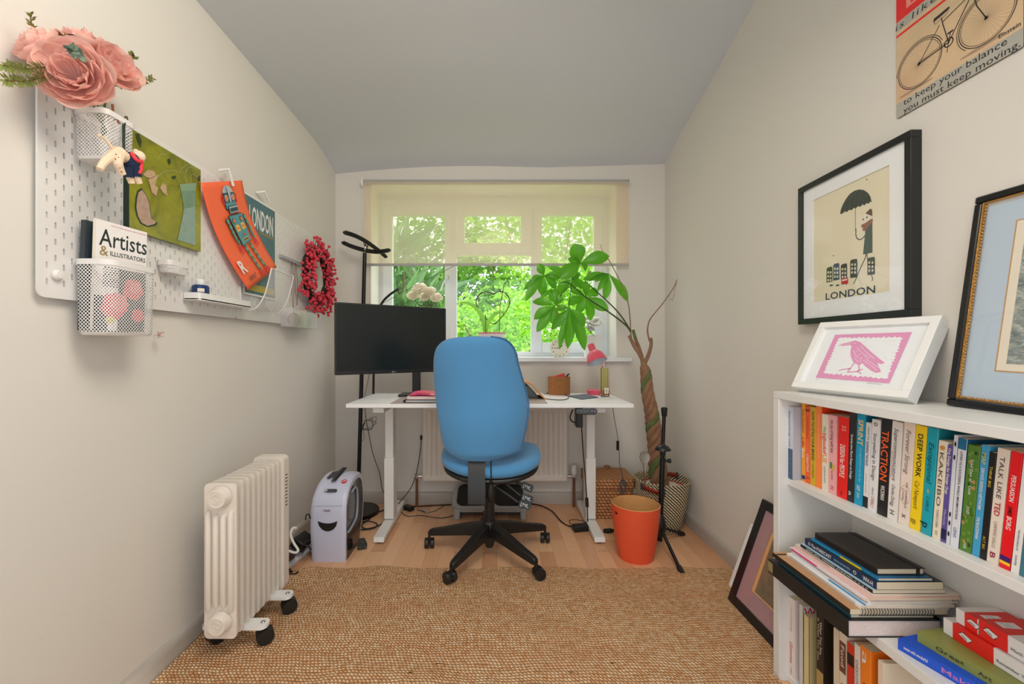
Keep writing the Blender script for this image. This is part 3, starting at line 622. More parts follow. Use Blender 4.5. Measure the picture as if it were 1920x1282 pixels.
# wicker pen basket
def wickerm(name, c0, c1, sx, sz, dark):
    g = G(name); sep = g.N('SeparateXYZ', {0: g.tc.outputs['Object']})
    an = g.math('ARCTAN2', sep.outputs[1], sep.outputs[0])
    row = g.math('FLOOR', g.math('MULTIPLY', sep.outputs[2], sz)); ph = g.math('MULTIPLY', g.math('MODULO', row, 2), PI)
    a = g.math('ABSOLUTE', g.math('SINE', g.math('ADD', g.math('MULTIPLY', an, sx), g.math('MULTIPLY', ph, .5)))); r = g.math('ABSOLUTE', g.math('SINE', g.math('MULTIPLY', sep.outputs[2], sz*PI)))
    hgt = g.math('MULTIPLY', g.math('POWER', r, .9), g.math('POWER', a, .7)); ns = g.N('TexNoise', {'Vector': g.tc.outputs['Object'], 'Scale': 60})
    c = g.mix(ns.outputs[0], lin(c0), lin(c1)); g.L(g.mix(hgt, lin(dark), c), 'Base Color'); g.b.inputs['Roughness'].default_value = .6; g.bump(hgt, .8, .004); return g.m
wk = wickerm('rattan_weave', (206, 132, 70), (242, 176, 106), 26, 120, (120, 66, 30))
p = V((.388, 2.64, ZD)); t = thing('pen_basket', 'small woven rattan basket with red and black things inside on the desk', 'basket', p)
def lobed(u, z, s_=1):
    a = 2*PI*u; r = .066*(1-.16*math.exp(-((a-1.5*PI)/.35)**2)); return (p.x+r*s_*math.cos(a)*1.05, p.y+r*s_*math.sin(a)*.85, p.z+z)
b = MB(); b.grid(lambda u, v: lobed(u, .108*v), 48, 10, wk, closed=True); b.grid(lambda u, v: lobed(u, .108-.09*v, .93), 48, 6, wk, closed=True); b.grid(lambda u, v: lobed(u, .108, 1-.07*v), 48, 1, wk, closed=True); b.grid(lambda u, v: lobed(u, .02, .93*(1-v)+.01), 48, 1, wk, closed=True)
b.tube([lobed(i/48, .108, .97) for i in range(48)], .004, wk, 8, closed=True); b.build('woven_bowl', t)
redp = mat('red_plastic', (226, 24, 30), .35)
b = MB(); b.hexa([V(q)+p for q in [(-.045, -.012, .03), (.03, -.03, .03), (.034, .0, .03), (-.04, .02, .03), (-.04, -.01, .112), (.03, -.024, .135), (.036, .0, .132), (-.036, .014, .112)]], redp)
tag(b.build('wallet', bevel=.004), 'bright red wallet sticking out of the rattan pen basket', 'wallet')
b = MB(); b.tube([p+V((.02, .02, .04)), p+V((.05, -.01, .12)), p+V((.062, -.014, .127))], [.004, .005, .006], black, 8)
tag(b.build('marker_pen'), 'black pen leaning out of the right of the rattan basket', 'pen')
# dark pad
g_ = mat('slate_pad', (78, 90, 104), .55)
q = [onD(1064, 741.5, .005), onD(1090, 747.5, .005), onD(1121.5, 744, .005), onD(1098, 738, .005)]
tag(MB().prism([(a.x, a.y) for a in q], ZD, ZD+.005, g_).build('notepad', bevel=.0015), 'dark slate-grey notepad lying turned on the right of the desk', 'notepad')
# desk lamp
pk = mat('lamp_pink', (226, 88, 112), .35); ins = mat('lamp_inside_white', (205, 214, 226), .5)
lb = V((.62, 2.635, ZD)); t = thing('desk_lamp', 'small pink metal desk lamp with bent arm at the right end of the desk', 'desk lamp', lb)
b = MB(); b.lathe([(.056, 0), (.058, .003), (.058, .026), (.055, .029), (.001, .030)], pk, c=lb, n=48); b.build('base', t)
lo = V((.652, 2.65, ZD+.028)); A = [lo, lo+V((.003, 0, .10)), at(1130.5, 684, 2.64), at(1128, 673, 2.63), at(1121, 664, 2.61), at(1112, 659, 2.595)]
MB().tube([lo, lo+V((.003, 0, .10))]+spline(A[2:], 6), .0042, pk, 8).build('arm', t)
hd = at(1109.5, 652, 2.59); mo = at(1101.5, 678.5, 2.56); axd = (mo-hd).normalized()
mx = frame_mx(hd, V((1, 0, .3)), axd)
b = MB(); L_ = (mo-hd).length
b.shell([(.019, -.022), (.021, -.018), (.021, .02), (.031, .028), (.048, .045), (.058, L_-.02), (.062, L_)], pk, n=36, mx=mx)
b.shell([(.061, L_), (.056, L_-.02), (.046, .047), (.029, .031), (.001, .03)], ins, n=36, mx=mx); b.lathe([(.001, -.024), (.019, -.022)], pk, n=36, mx=mx); sh = b.build('shade', t)
b = MB(); b.lathe([(.001, .03), (.014, .034), (.02, .05), (.012, .066), (.001, .068)], mat('bulb_frost', (235, 238, 240), .2), n=20, mx=mx); b.build('bulb', t)
# bottle of oil
oil = mat('olive_liquid', (232, 228, 150), .05, trans=1, spec=.5); gl_ = G('clear_glass'); gl_.b.inputs['Base Color'].default_value = (1, 1, 1, 1); gl_.b.inputs['Transmission Weight'].default_value = 1; gl_.b.inputs['Roughness'].default_value = .02; gl_.b.inputs['IOR'].default_value = 1.12
bo = V((.645, 2.53, ZD)); t = thing('bottle', 'tall square clear bottle of yellow-green liquid in front of the pink lamp', 'bottle', bo)
b = MB(); b.prism([(bo.x+x, bo.y+y) for x, y in rrect(.05, .05, .006)], ZD, ZD+.178, gl_.m); b.lathe([(.012, 0), (.011, .012), (.013, .014), (.013, .026), (.008, .03)], gl_.m, c=(bo.x, bo.y, ZD+.178), n=16); b.build('glass_body', t, bevel=.002)
MB().prism([(bo.x+x, bo.y+y) for x, y in rrect(.040, .040, .004)], ZD+.01, ZD+.17, oil).build('liquid', t)
b = MB(); lm = frame_mx((bo.x+.004, bo.y-.0262, ZD+.035), (1, 0, 0), (0, -1, 0)); b.rect(-.011, -.016, .014, .018, page, lm); [b.rect(-.003, -.01+.006*k, .006, -.007+.006*k, dgrey, lm, .0003) for k in range(4)]; b.build('bottle_label', t)
# ---------------------------------------------------------------- cables
cabm = mat('black_cable', (18, 18, 18), .5)
def cable(pts, r, label, name='cable', m=None, extra=None, n=6):
    b = MB(); b.tube(spline(pts, n), r, m or cabm, 6)
    if extra: extra(b)
    return tag(b.build(name), label, 'cable')
FZ = .005
cable([onD(1018, 738, .003), onD(1030, 738, .003), onD(1037, 737.5, .003), onD(1060, 740, .003), onD(1066, 746, .003), onD(1050, 749.5, .003), onD(1015, 746, .003), onD(995, 739.5, .003)], .0022, 'thin black cable looping across the desktop right of the chair', extra=lambda b: b.box(onD(1026, 738, .001), V(onD(1032, 737, .001))+V((0, .004, .006)), black))
cable([at(693, 700, 2.60), at(688, 722, 2.60), at(684, 741, 2.60), onD(684, 745, .004)], .0015, 'thin black cable dropping from the monitor behind the left end of the desk')
e1 = lambda b: [b.tube(spline([at(685+8*math.sin(1.3*k), 788, 2.80), at(700+6*math.cos(2*k), 782+3*k, 2.79), at(694+4*math.sin(k), 806-2*k, 2.80), at(680, 800+2*k, 2.79), at(684, 790, 2.80)], 5), .0013, cabm, 5) for k in range(4)]+[b.tube(spline([at(685, 790, 2.8), at(678, 810, 2.8), at(678, 826, 2.8), at(683, 820, 2.8), at(680, 800, 2.8)], 5), .0013, cabm, 5)]
cable([at(684, 762, 2.80), at(686, 785, 2.80), at(691, 810, 2.80), at(699, 850, 2.80), at(712, 888, 2.80), at(718, 920, 2.79), at(738, 941, 2.72), onF(760, 966, FZ), onF(790, 966, FZ), onF(826, 971, FZ), onF(850, 966, FZ)], .0022, 'thin black cable with a tangled knot hanging behind the left desk leg', extra=e1)
cable([at(790, 818, 2.78), at(788, 845, 2.78), at(781, 885, 2.77), at(770, 915, 2.76), at(752, 938, 2.72), onF(741, 951, .03)], .0028, 'black cable hanging beside the radiator and curving to the left desk leg', extra=lambda b: b.tube([at(789.5, 824, 2.78), at(790, 816, 2.78)], .008, black, 8))
def adapter(name, label, c, sz, rz, m=black):
    o = MB().box((-sz[0]/2, -sz[1]/2, 0), (sz[0]/2, sz[1]/2, sz[2]), m).build(name, bevel=.004, world=False); o.location = c; o.rotation_euler = (0, 0, rz); return tag(o, label, 'power adapter')
p = onF(766, 956, 0); adapter('power_adapter', 'black power adapter block beside the foot of the left desk leg', p, (.07, .04, .028), R(-35))
cable([onF(757, 948, .02), onF(780, 949, FZ), onF(820, 947, FZ), onF(846, 946, FZ)], .004, 'thick black cable running along the floor towards the footrest')
cable([onF(782, 955, FZ), onF(800, 960, FZ), onF(815, 958, FZ), onF(832, 948, FZ)], .0018, 'thin cable with a grey plug on the floor left of the footrest', extra=lambda b: b.tube([onF(790, 953, .008), onF(802, 961, .008)], .006, grey, 8))
cable([onF(995, 944, FZ), onF(1015, 948, FZ), onF(1035, 958, FZ), onF(1050, 975, FZ), onF(1062, 984, FZ), onF(1076, 988, .01)], .004, 'black cable on the floor from the footrest to the transformer by the right desk leg')
cable([at(1074, 767, 2.27), at(1069, 782, 2.27), at(1073, 790, 2.27), at(1084, 793, 2.28)], .004, 'short black cable looping under the desktop beside the control box')
cable([at(1090, 794, 2.30), at(1093, 840, 2.30), at(1097, 890, 2.30), at(1101, 945, 2.27), at(1102, 978, 2.26)], .0032, 'black cable hanging down the right desk leg to the transformer', extra=lambda b: b.tube([at(1100, 933, 2.275), at(1101, 950, 2.27)], .009, black, 8))
p = onF(1089, 994, 0); adapter('power_adapter', 'black transformer block on the floor left of the right desk foot', p, (.095, .05, .032), R(12))
cable([onF(1070, 984, .02), onF(1068, 976, .03), onF(1080, 974, .035), onF(1097, 978, .03), onF(1102, 984, .03)], .0025, 'thin black cable arching over the transformer by the right desk leg')
e2 = lambda b: [b.box(at(1155.5, 826, 2.75), at(1161, 844, 2.74), black)]+[b.tube(spline([at(1165+2*k, 901, 2.555), at(1161+2.5*k, 912, 2.55), at(1167+k, 926, 2.55), at(1174-k, 914, 2.55), at(1172-k, 902, 2.55)], 5, True), .002, mat('grey_cable', (86, 98, 108), .5), 5, closed=True) for k in range(3)]
cable([at(1149, 764, 2.70), at(1152, 785, 2.73), at(1157, 812, 2.75), at(1159, 830, 2.74), at(1161, 850, 2.72), at(1162, 870, 2.66), at(1167, 892, 2.56), at(1168, 902, 2.555)], .0018, 'thin grey lamp cable with an inline switch hanging behind the right end of the desk', extra=e2)
# plugs and coil beside the shredder
cable([onF(725, 954, FZ), onF(705, 962, FZ), onF(690, 975, FZ), onF(673, 981, FZ), onF(675, 992, FZ), onF(700, 990, .012), onF(707, 982, .012), onF(690, 977, .018), onF(678, 985, .018), onF(688, 991, .01), onF(712, 984, .012), onF(722, 975, FZ)], .0035, 'black cable coiled on the floor between shredder and desk foot')
def plug(c, rz, label):
    b = MB(); b.prism([(-.022, -.02), (.022, -.02), (.025, .0), (.012, .03), (-.012, .03), (-.025, 0)], 0, .022, rub)
    for x, y in ((-.012, -.012), (.012, -.012), (0, .012)): b.box((x-.003, y-.002, .022), (x+.003, y+.002, .04), mat('brass', (190, 160, 90), .3, 1))
    o = b.build('plug', bevel=.003, world=False); o.location = c; o.rotation_euler = (R(70), 0, rz); return tag(o, label, 'plug')
plug(onF(679, 1020, .02), R(20), 'black three-pin plug on the floor nearest the left desk foot'); plug(onF(661, 1016, .02), R(-30), 'black three-pin plug lying against the right side of the shredder')
# power strip and adapters left of the shredder
stp = mat('strip_white', (216, 218, 226), .4)
t = thing('power_strip', 'white extension socket strip on the floor by the left wall', 'power strip', (-1.03, 1.95, 0))
mxp = M.Translation((-1.0, 1.98, .03)) @ M.Rotation(R(-8), 4, 'Z') @ M.Rotation(R(28), 4, 'Y')
b = MB(); b.box((-.035, -.2, -.02), (.035, .2, .018), stp, mxp)
for y in (-.14, -.07, 0, .07, .14):
    for q, w_ in ((-.008, .002), (.008, .002)): b.box((q-.003, y-.012, .018), (q+.003, y-.008, .0185), black, mxp)
    b.box((-.002, y+.006, .018), (.002, y+.012, .0185), black, mxp)
b.build('socket_housing', t, bevel=.004)
o = adapter('power_adapter', 'black adapter plugged in at the far end of the white socket strip', V((-.965, 2.06, .078)), (.06, .09, .05), R(-10)); o.rotation_euler.y = R(28)
o = adapter('power_adapter', 'black adapter plugged in at the middle of the white socket strip', V((-.985, 1.97, .065)), (.055, .05, .04), R(-20)); o.rotation_euler.y = R(28)
cable([at(573, 975, 2.02), at(574, 966, 2.02), at(579, 964, 2.04), at(582, 972, 2.05)], .003, 'thin black cable loop standing up behind the shredder by the left wall')
cable([at(556, 990, 1.99), at(549, 990, 1.98), at(545, 1002, 1.96), at(551, 1018, 1.94), at(559, 1031, 1.93), at(553, 1036, 1.92), at(540, 1032, 1.91)], .0055, 'white cable looping off the socket strip beside the heater', m=whitep)
cable([at(575, 1024, 2.02), onF(560, 1041, .01), onF(545, 1055, .01), onF(541, 1065, .01), onF(549, 1073, .02), onF(558, 1071, .024), onF(555, 1076, .024), onF(539, 1079, .02), onF(520, 1090, .02)], .006, 'thick black heater cable curving onto the rug corner')
cable([at(581, 1012, 2.03), at(572, 1016, 2.02), at(571, 1022, 2.01), at(578, 1024, 2.01), at(583, 1030, 2.03)], .0045, 'small black cable coil tucked beside the shredder')
# ================================================================ bin, planter, basket, stand, radiator neighbours
org = mat('orange_stain', (232, 88, 52), .5, var=.05, vscale=6); inw = mat('birch_veneer', (216, 164, 104), .5, var=.12, vscale=30)
bc = (.694, 2.112, 0); t = thing('waste_bin', 'orange tapered waste bin with bare wood inside on the floor', 'waste bin', bc)
b = MB(); pr = [(.084, 0), (.092, .04), (.100, .09), (.108, .15), (.114, .21), (.118, .268)]
b.shell(pr, org, c=bc, n=64); b.shell([(.118, .268), (.115, .270)], inw, c=bc, n=64); b.shell([(r-.003, z) for r, z in reversed(pr[1:])]+[(.082, .004), (.001, .004)], inw, c=bc, n=64); b.lathe([(.001, 0), (.084, 0)], org, c=bc, n=64); b.build('bin_wall', t)
b = MB(); b.lathe([(.009, -.002), (.009, .002), (.005, .003)], blackm, mx=frame_mx((bc[0]-.106, bc[1]-.04, .235), (0, 0, 1), (-.9, -.4, 0)), n=16); b.build('rivet', t)
# wicker hamper
hw = G('water_hyacinth'); sep = hw.N('SeparateXYZ', {0: hw.tc.outputs['Object']})
xy = hw.math('ADD', sep.outputs[0], sep.outputs[1]); rw = hw.math('MULTIPLY', sep.outputs[2], 54); row = hw.math('FLOOR', rw); fr_ = hw.math('FRACT', rw)
sx = hw.math('FRACT', hw.math('ADD', hw.math('ADD', hw.math('MULTIPLY', xy, 44), hw.math('MULTIPLY', hw.math('MODULO', row, 2), .5)), hw.math('MULTIPLY', fr_, .35)))
bu = lambda g, f: g.math('SUBTRACT', 1, g.math('POWER', g.math('ABSOLUTE', g.math('SUBTRACT', g.math('MULTIPLY', f, 2), 1)), 2.5))
hgt = hw.math('POWER', hw.math('MULTIPLY', bu(hw, fr_), bu(hw, sx)), .55); ns = hw.N('TexNoise', {'Vector': hw.tc.outputs['Object'], 'Scale': 45, 'Detail': 4})
hw.L(hw.mix(hgt, lin((104, 62, 34)), hw.mix(ns.outputs[0], lin((186, 118, 70)), lin((244, 184, 130)))), 'Base Color'); hw.b.inputs['Roughness'].default_value = .65; hw.bump(hgt, 1, .006)
ht = G('hyacinth_lid'); sep = ht.N('SeparateXYZ', {0: ht.tc.outputs['Object']})
fx = ht.math('FRACT', ht.math('MULTIPLY', ht.math('ADD', sep.outputs[1], sep.outputs[0]), 30)); fy = ht.math('FRACT', ht.math('MULTIPLY', ht.math('SUBTRACT', sep.outputs[1], sep.outputs[0]), 30))
hgt = ht.math('MULTIPLY', bu(ht, fx), bu(ht, fy)); ns = ht.N('TexNoise', {'Vector': ht.tc.outputs['Object'], 'Scale': 45, 'Detail': 4})
ht.L(ht.mix(hgt, lin((120, 72, 40)), ht.mix(ns.outputs[0], lin((190, 124, 74)), lin((244, 188, 130)))), 'Base Color'); ht.b.inputs['Roughness'].default_value = .65; ht.bump(hgt, .5, .004)
t = thing('wicker_hamper', 'brown woven hamper with lid beside the right desk leg under the window', 'basket', (.70, 2.70, 0))
b = MB(); b.prism([(x*.985, y) for x, y in rrect(.275, .235, .02, 4, .712, 2.695)], 0, .19, hw.m); b.build('woven_body', t, bevel=.004)
b = MB(); b.prism(rrect(.292, .252, .022, 4, .703, 2.695), .185, .24, hw.m); b.prism(rrect(.286, .246, .022, 4, .703, 2.695), .24, .244, ht.m); lid = b.build('lid', t, bevel=.005)
b = MB(); b.tube(spline([(.71, 2.80, .243), (.72, 2.805, .256), (.745, 2.805, .256), (.755, 2.80, .243)], 4), .007, hw.m, 8); b.build('lid_loop', t)
# planter
pm = G('woven_planter'); sep = pm.N('SeparateXYZ', {0: pm.tc.outputs['Object']}); an = pm.math('MULTIPLY', pm.math('ARCTAN2', sep.outputs[1], sep.outputs[0]), 44/(2*PI)); zz = pm.math('MULTIPLY', sep.outputs[2], 62)
d1 = pm.math('FRACT', pm.math('ADD', an, pm.math('MULTIPLY', zz, .9))); d2 = pm.math('FRACT', zz)
w1 = pm.math('GREATER_THAN', d1, .42); ns = pm.N('TexNoise', {'Vector': pm.tc.outputs['Object'], 'Scale': 80})
hg = pm.math('MULTIPLY', bu(pm, d1), bu(pm, d2)); pm.L(pm.mix(w1, lin((34, 34, 36)), pm.mix(pm.math('MULTIPLY', hg, ns.outputs[0]), lin((190, 172, 134)), lin((255, 242, 210)))), 'Base Color'); pm.b.inputs['Roughness'].default_value = .7; pm.bump(hg, .8, .004)
pc = (.958, 2.45, 0); t = thing('woven_planter', 'black and cream woven planter basket standing in the right corner', 'planter', pc)
pr = [(.098, 0), (.108, .03), (.122, .10), (.136, .18), (.146, .24), (.152, .285)]
b = MB(); b.shell(pr, pm.m, c=pc, n=72); b.shell([(r-.008, z) for r, z in reversed(pr)]+[(.09, .01)], pm.m, c=pc, n=72); b.lathe([(.001, .002), (.098, 0)], pm.m, c=pc, n=48)
b.tube([(pc[0]+.148*math.cos(2*PI*i/64), pc[1]+.148*math.sin(2*PI*i/64), .286) for i in range(64)], .006, pm.m, 8, closed=True); b.build('woven_wall', t)
lth = mat('red_leather', (142, 44, 26), .4); frg = mat('dark_slate_thread', (52, 62, 76), .7)
def strap(a0, a1, z, out):
    b = MB(); k = 14
    def f(u, v):
        a = R(a0+(a1-a0)*u); r = .152+out+.006*math.sin(u*PI); return (pc[0]+r*math.cos(a), pc[1]+r*math.sin(a), z-.011+.024*v-.012*u)
    b.grid(f, k, 2, lth); s_ = b.build('handle', t, solid=.003)
    for a in (a0, a1):
        b = MB(); a = R(a); r = .154+out; c = V((pc[0]+r*math.cos(a), pc[1]+r*math.sin(a), z-(.0 if a == R(a0) else .012)))
        for q in range(4): b.tube([c+V((math.sin(a)*.004*(q-1.5), -math.cos(a)*.004*(q-1.5), .018)), c+V((math.sin(a)*.004*(q-1.5), -math.cos(a)*.004*(q-1.5), -.018))], .0025, frg, 6)
        b.build('handle_stitching', s_)
strap(206, 252, .262, .002); strap(30, 72, .283, -.018)
pt = mat('terracotta_pot', (176, 92, 70), .6); peb = mat('white_pebbles', (222, 212, 196), .8, bump=.6, bscale=90, var=.2, vscale=120); bark = mat('trunk_bark', (140, 104, 78), .75, bump=.6, bscale=70, var=.35, vscale=26); barkg = mat('trunk_green', (92, 106, 58), .75, bump=.3, bscale=60, var=.4, vscale=30)
t = thing('money_tree', 'tall braided-trunk money tree with palmate green leaves in the right corner', 'houseplant', (pc[0], pc[1], .02))
b = MB(); b.shell([(.09, .02), (.12, .24), (.126, .25), (.122, .25), (.116, .23)], pt, c=pc, n=40); b.lathe([(.09, .02), (.001, .02)], pt, c=pc, n=40); b.build('inner_pot', t)
def soil(u, v):
    a = 2*PI*u; r = .118*v; return (pc[0]+r*math.cos(a), pc[1]+r*math.sin(a), .243+.006*NZ.noise(V((r*math.cos(a)*50, r*math.sin(a)*50, 0)))+.008*(1-v))
MB().grid(soil, 40, 8, peb, closed=True).build('pebbles', t)
# braided trunk: strands winding round a leaning axis
axp = [at(1237, 908, 2.45), at(1232, 868, 2.45), at(1230, 835, 2.45), at(1225, 800, 2.45), at(1222, 775, 2.45), at(1214, 735, 2.45), at(1211, 700, 2.45), at(1208, 688, 2.45)]
axp[0].z = .235
ax_ = spline(axp, 10); NA = len(ax_)
ends = [[at(1200, 665, 2.44), at(1190, 650, 2.44), at(1183, 636, 2.44), at(1179, 629, 2.44)], [at(1203, 668, 2.47), at(1196, 648, 2.47), at(1190, 630, 2.47), at(1187, 618, 2.47)], [at(1213, 672, 2.46), at(1219, 655, 2.46), at(1221, 642, 2.46), at(1220, 633, 2.46)], [at(1198, 652, 2.46), at(1192, 638, 2.455)]]
for s_ in range(5):
    pts = []; rs = []
    for i, p in enumerate(ax_):
        k = i/(NA-1); a = 2*PI*s_/5+k*PI*6.2; R0 = .022*(1-k)**.7+.0105
        pts.append(p+V((math.cos(a)*R0*1.05, math.sin(a)*R0*.9, 0))); rs.append(.009*(1-k)**.7+.0132)
    e = ends[s_ % 4][:(9 if s_ < 4 else 1)]; pts += spline([pts[-1]]+e, 5)[1:]; rs += [.0125-.004*j/len(pts[NA:]) for j in range(len(pts)-NA)]
    MB().tube(pts, rs, barkg if s_ in (1,) else bark, 10).build('trunk_strand', t)
tw = mat('dry_twig', (140, 112, 88), .8, var=.25, vscale=40); gs = mat('green_stem', (56, 74, 30), .5)
def twig(P, r0, r1, m=tw, nm='twig'):
    Q = spline(P, 5); n_ = len(Q); return MB().tube(Q, [r0+(r1-r0)*i/(n_-1) for i in range(n_)], m, 7).build(nm, t)
twig([at(1218, 640, 2.46), at(1214.5, 624, 2.46), at(1214.8, 612, 2.45), at(1220, 597, 2.44), at(1241, 571, 2.42), at(1262, 541, 2.40), at(1269.5, 524, 2.39)], .0055, .0025)
twig([at(1268.5, 530, 2.39), at(1264, 548, 2.39), at(1262, 562, 2.39), at(1258, 560, 2.39), at(1255, 563, 2.39)], .0014, .001)
twig([at(1184, 634, 2.45), at(1182.5, 622, 2.45), at(1181, 593, 2.45), at(1177, 565, 2.44), at(1164, 530, 2.42), at(1142, 488, 2.40), at(1130.5, 472, 2.39), at(1125.5, 458, 2.38)], .0045, .0013)
twig([at(1183, 622, 2.45), at(1172, 608, 2.44), at(1140, 584, 2.40), at(1097, 556, 2.36), at(1070.5, 533.5, 2.34), at(1057.5, 527, 2.34)], .0055, .0028, gs, 'stem')
twig([at(1182, 620, 2.46), at(1170, 600, 2.46), at(1153, 578.6, 2.46), at(1121, 548.6, 2.46), at(1096.7, 527, 2.45)], .005, .0028, gs, 'stem')
lf = G('money_tree_leaf'); n2 = lf.N('TexNoise', {'Vector': lf.tc.outputs['Object'], 'Scale': 14, 'Detail': 3}); lf.L(lf.mix(n2.outputs[0], lin((52, 122, 24)), lin((104, 176, 48))), 'Base Color'); lf.b.inputs['Roughness'].default_value = .35
tl = lf.N('BsdfTranslucent', {0: lin((120, 210, 40))}); ms = lf.N('MixShader', {0: .45}); lf.nt.links.new(lf.b.outputs[0], ms.inputs[1]); lf.nt.links.new(tl.outputs[0], ms.inputs[2]); lf.nt.links.new(ms.outputs[0], lf.out.inputs[0])
vein = mat('leaf_vein', (176, 206, 110), .5)
Z6 = lambda x, y, Y: at(960+x/5.342, 440+y/5.342, Y)
def leaf(h, tip, wd, Y0, Y1, droop=.02, par=None):
    a = Z6(*h, Y0); c = Z6(*tip, Y1); d = c-a; L = d.length; d.normalize(); n_ = V((rnd.uniform(-.35, .35), -1, rnd.uniform(.1, .7))); n_ = (n_-d*n_.dot(d)).normalized(); s_ = d.cross(n_)
    wd = wd/5.342*((Y0+Y1)/2)/F*.55; b = MB(); K = 12; vs = []
    for i in range(K+1):
        k = i/K; ww = wd*max(.03, (math.sin(PI*min(1, k**1.35)))**.8) if k < 1 else .0004
        if k < .08: ww = wd*.06
        c_ = a+d*L*k+n_*(droop*2.2*math.sin(k*PI)); wob = .0015*math.sin(k*30)
        for q in (-1, -.5, 0, .5, 1): vs.append(c_+s_*ww*q-n_*(abs(q)**1.4*ww*-.28+wob*abs(q)))
    b.raw(vs, [(i*5+j, i*5+j+1, (i+1)*5+j+1, (i+1)*5+j) for i in range(K) for j in range(4)], lf.m)
    o_ = b.build('leaflet', par, sharp=0)
    return o_
CL = {'A': ((320, 410), 2.42, [((118, 552), 70), ((132, 668), 85), ((290, 602), 85), ((492, 425), 92), ((268, 285), 78), ((440, 545), 75), ((185, 470), 60)], (520, 465)),
 'B': ((430, 712), 2.32, [((203, 672), 92), ((218, 848), 100), ((247, 977), 95), ((415, 545), 72), ((405, 900), 70), ((520, 640), 70)], (590, 510)),
 'C': ((570, 735), 2.25, [((402, 940), 90), ((472, 1145), 62), ((556, 1140), 100), ((728, 1162), 118), ((727, 922), 110), ((440, 760), 70)], (600, 505)),
 'D': ((735, 620), 2.47, [((965, 760), 105), ((788, 862), 95), ((648, 792), 85), ((555, 702), 90), ((578, 565), 70), ((715, 470), 88), ((862, 560), 90)], (745, 480)),
 'E': ((965, 390), 2.50, [((712, 450), 80), ((828, 472), 60), ((855, 562), 62), ((925, 655), 80), ((1162, 672), 92)], (760, 480)),
 'F': ((682, 285), 2.36, [((975, 215), 130), ((618, 88), 150), ((476, 445), 140), ((738, 362), 66), ((560, 240), 80)], (590, 495)),
 'G': ((600, 440), 2.56, [((458, 600), 100), ((690, 395), 90), ((702, 545), 90), ((358, 318), 66), ((600, 560), 70)], (600, 500)),
 'H': ((385, 550), 2.46, [((282, 640), 46), ((474, 612), 66), ((402, 672), 62)], (530, 480))}
for kx, (h, Y, L_, root) in CL.items():
    a = Z6(*root, 2.35 if kx not in 'DE' else 2.45); c = Z6(*h, Y); md = (a+c)/2+V((0, 0, .02))
    st = MB().tube(spline([a, md, c], 5), .0017, gs, 6).build('leaf_stalk', t)
    for tip, wd in L_: leaf(h, tip, wd, Y, Y+rnd.uniform(-.04, .03), droop=.006, par=st)
# watering bulb
wb = at(1209, 856, 2.36); t = thing('watering_bulb', 'clear glass watering bulb stuck in the planter beside the trunk', 'watering bulb', (wb.x, wb.y, wb.z))
b = MB(); b.lathe([(.001, -.15), (.006, -.148), (.008, -.06), (.012, -.04), (.024, -.022), (.0285, 0), (.024, .018), (.012, .027), (.001, .029)], gl_.m, c=wb, n=28); b.build('glass_bulb', t)
# tripod stand
t = thing('tripod_stand', 'black tubular instrument stand on three legs behind the orange bin', 'stand', (.857, 2.22, 0))
hb = V((.857, 2.22, .03)); tp = at(1245.5, 765, 2.25); d = (tp-hb)
b = MB(); b.tube([hb, hb+d*.62], .0135, blackm, 14); b.tube([hb+d*.6, tp-d*.02], .0095, blackm, 14); b.build('pole', t)
b = MB(); b.lathe([(.011, -.045), (.0135, -.04), (.0165, -.008), (.0165, 0), (.012, .004)], rub, c=tp, n=18); b.build('end_cap', t)
c = hb+d*.685; b = MB(); b.lathe([(.014, -.03), (.016, -.005), (.041, -.002), (.040, .004), (.028, .018), (.012, .026), (.01, .03)], black, c=c, n=32); b.build('dome_collar', t)
c = hb+d*.60; b = MB(); b.tube([c, c+V((.034, -.004, 0))], .006, black); b.lathe([(.011, -.008), (.012, .008)], black, mx=frame_mx(c+V((.034, -.004, 0)), (0, 0, 1), (1, -.1, 0)), n=14); b.build('clamp_knob', t)
c = hb+V((0, -.005, .085)); b = MB(); b.lathe([(.016, -.06), (.026, -.045), (.03, 0), (.024, .035), (.016, .06)], black, c=c, n=22); b.build('leg_hub', t)
for e in (onF(1276, 1069, .012), onF(1140, 995, .012), onF(1277, 1000, .012)):
    l_ = MB().tube([c+(e-c)*.02+V((0, 0, -.01)), e], .0085, blackm, 10).build('leg', t); u_ = (e-c).normalized(); MB().tube([e-u_*.02, e+u_*.022], [.0125, .0145], rub, 12).build('rubber_foot', l_)
# ================================================================ jute rug, blind and things on the sill
jt = G('jute_weave'); sep = jt.N('SeparateXYZ', {0: jt.tc.outputs['Object']})
wob = jt.N('TexNoise', {'Vector': jt.tc.outputs['Object'], 'Scale': 3.5, 'Detail': 3}); wo = jt.math('MULTIPLY', jt.math('SUBTRACT', wob.outputs[0], .5), .06)
rw = jt.math('MULTIPLY', jt.math('ADD', sep.outputs[1], wo), 84); row = jt.math('FLOOR', rw); fy = jt.math('FRACT', rw)
wn_ = jt.N('TexWhiteNoise', {1: row}, noise_dimensions='1D')
fx = jt.math('FRACT', jt.math('ADD', jt.math('ADD', jt.math('MULTIPLY', sep.outputs[0], 80), jt.math('MULTIPLY', wn_.outputs[0], .9)), jt.math('MULTIPLY', fy, .55)))
hg = jt.math('MULTIPLY', bu(jt, fy), bu(jt, fx)); n1 = jt.N('TexNoise', {'Vector': jt.tc.outputs['Object'], 'Scale': 60, 'Detail': 5, 'Roughness': .7}); n2 = jt.N('TexNoise', {'Vector': jt.N('Mapping', {'Vector': jt.tc.outputs['Object'], 'Scale': (1.2, 5, 1)}).outputs[0], 'Scale': 2.2, 'Detail': 3})
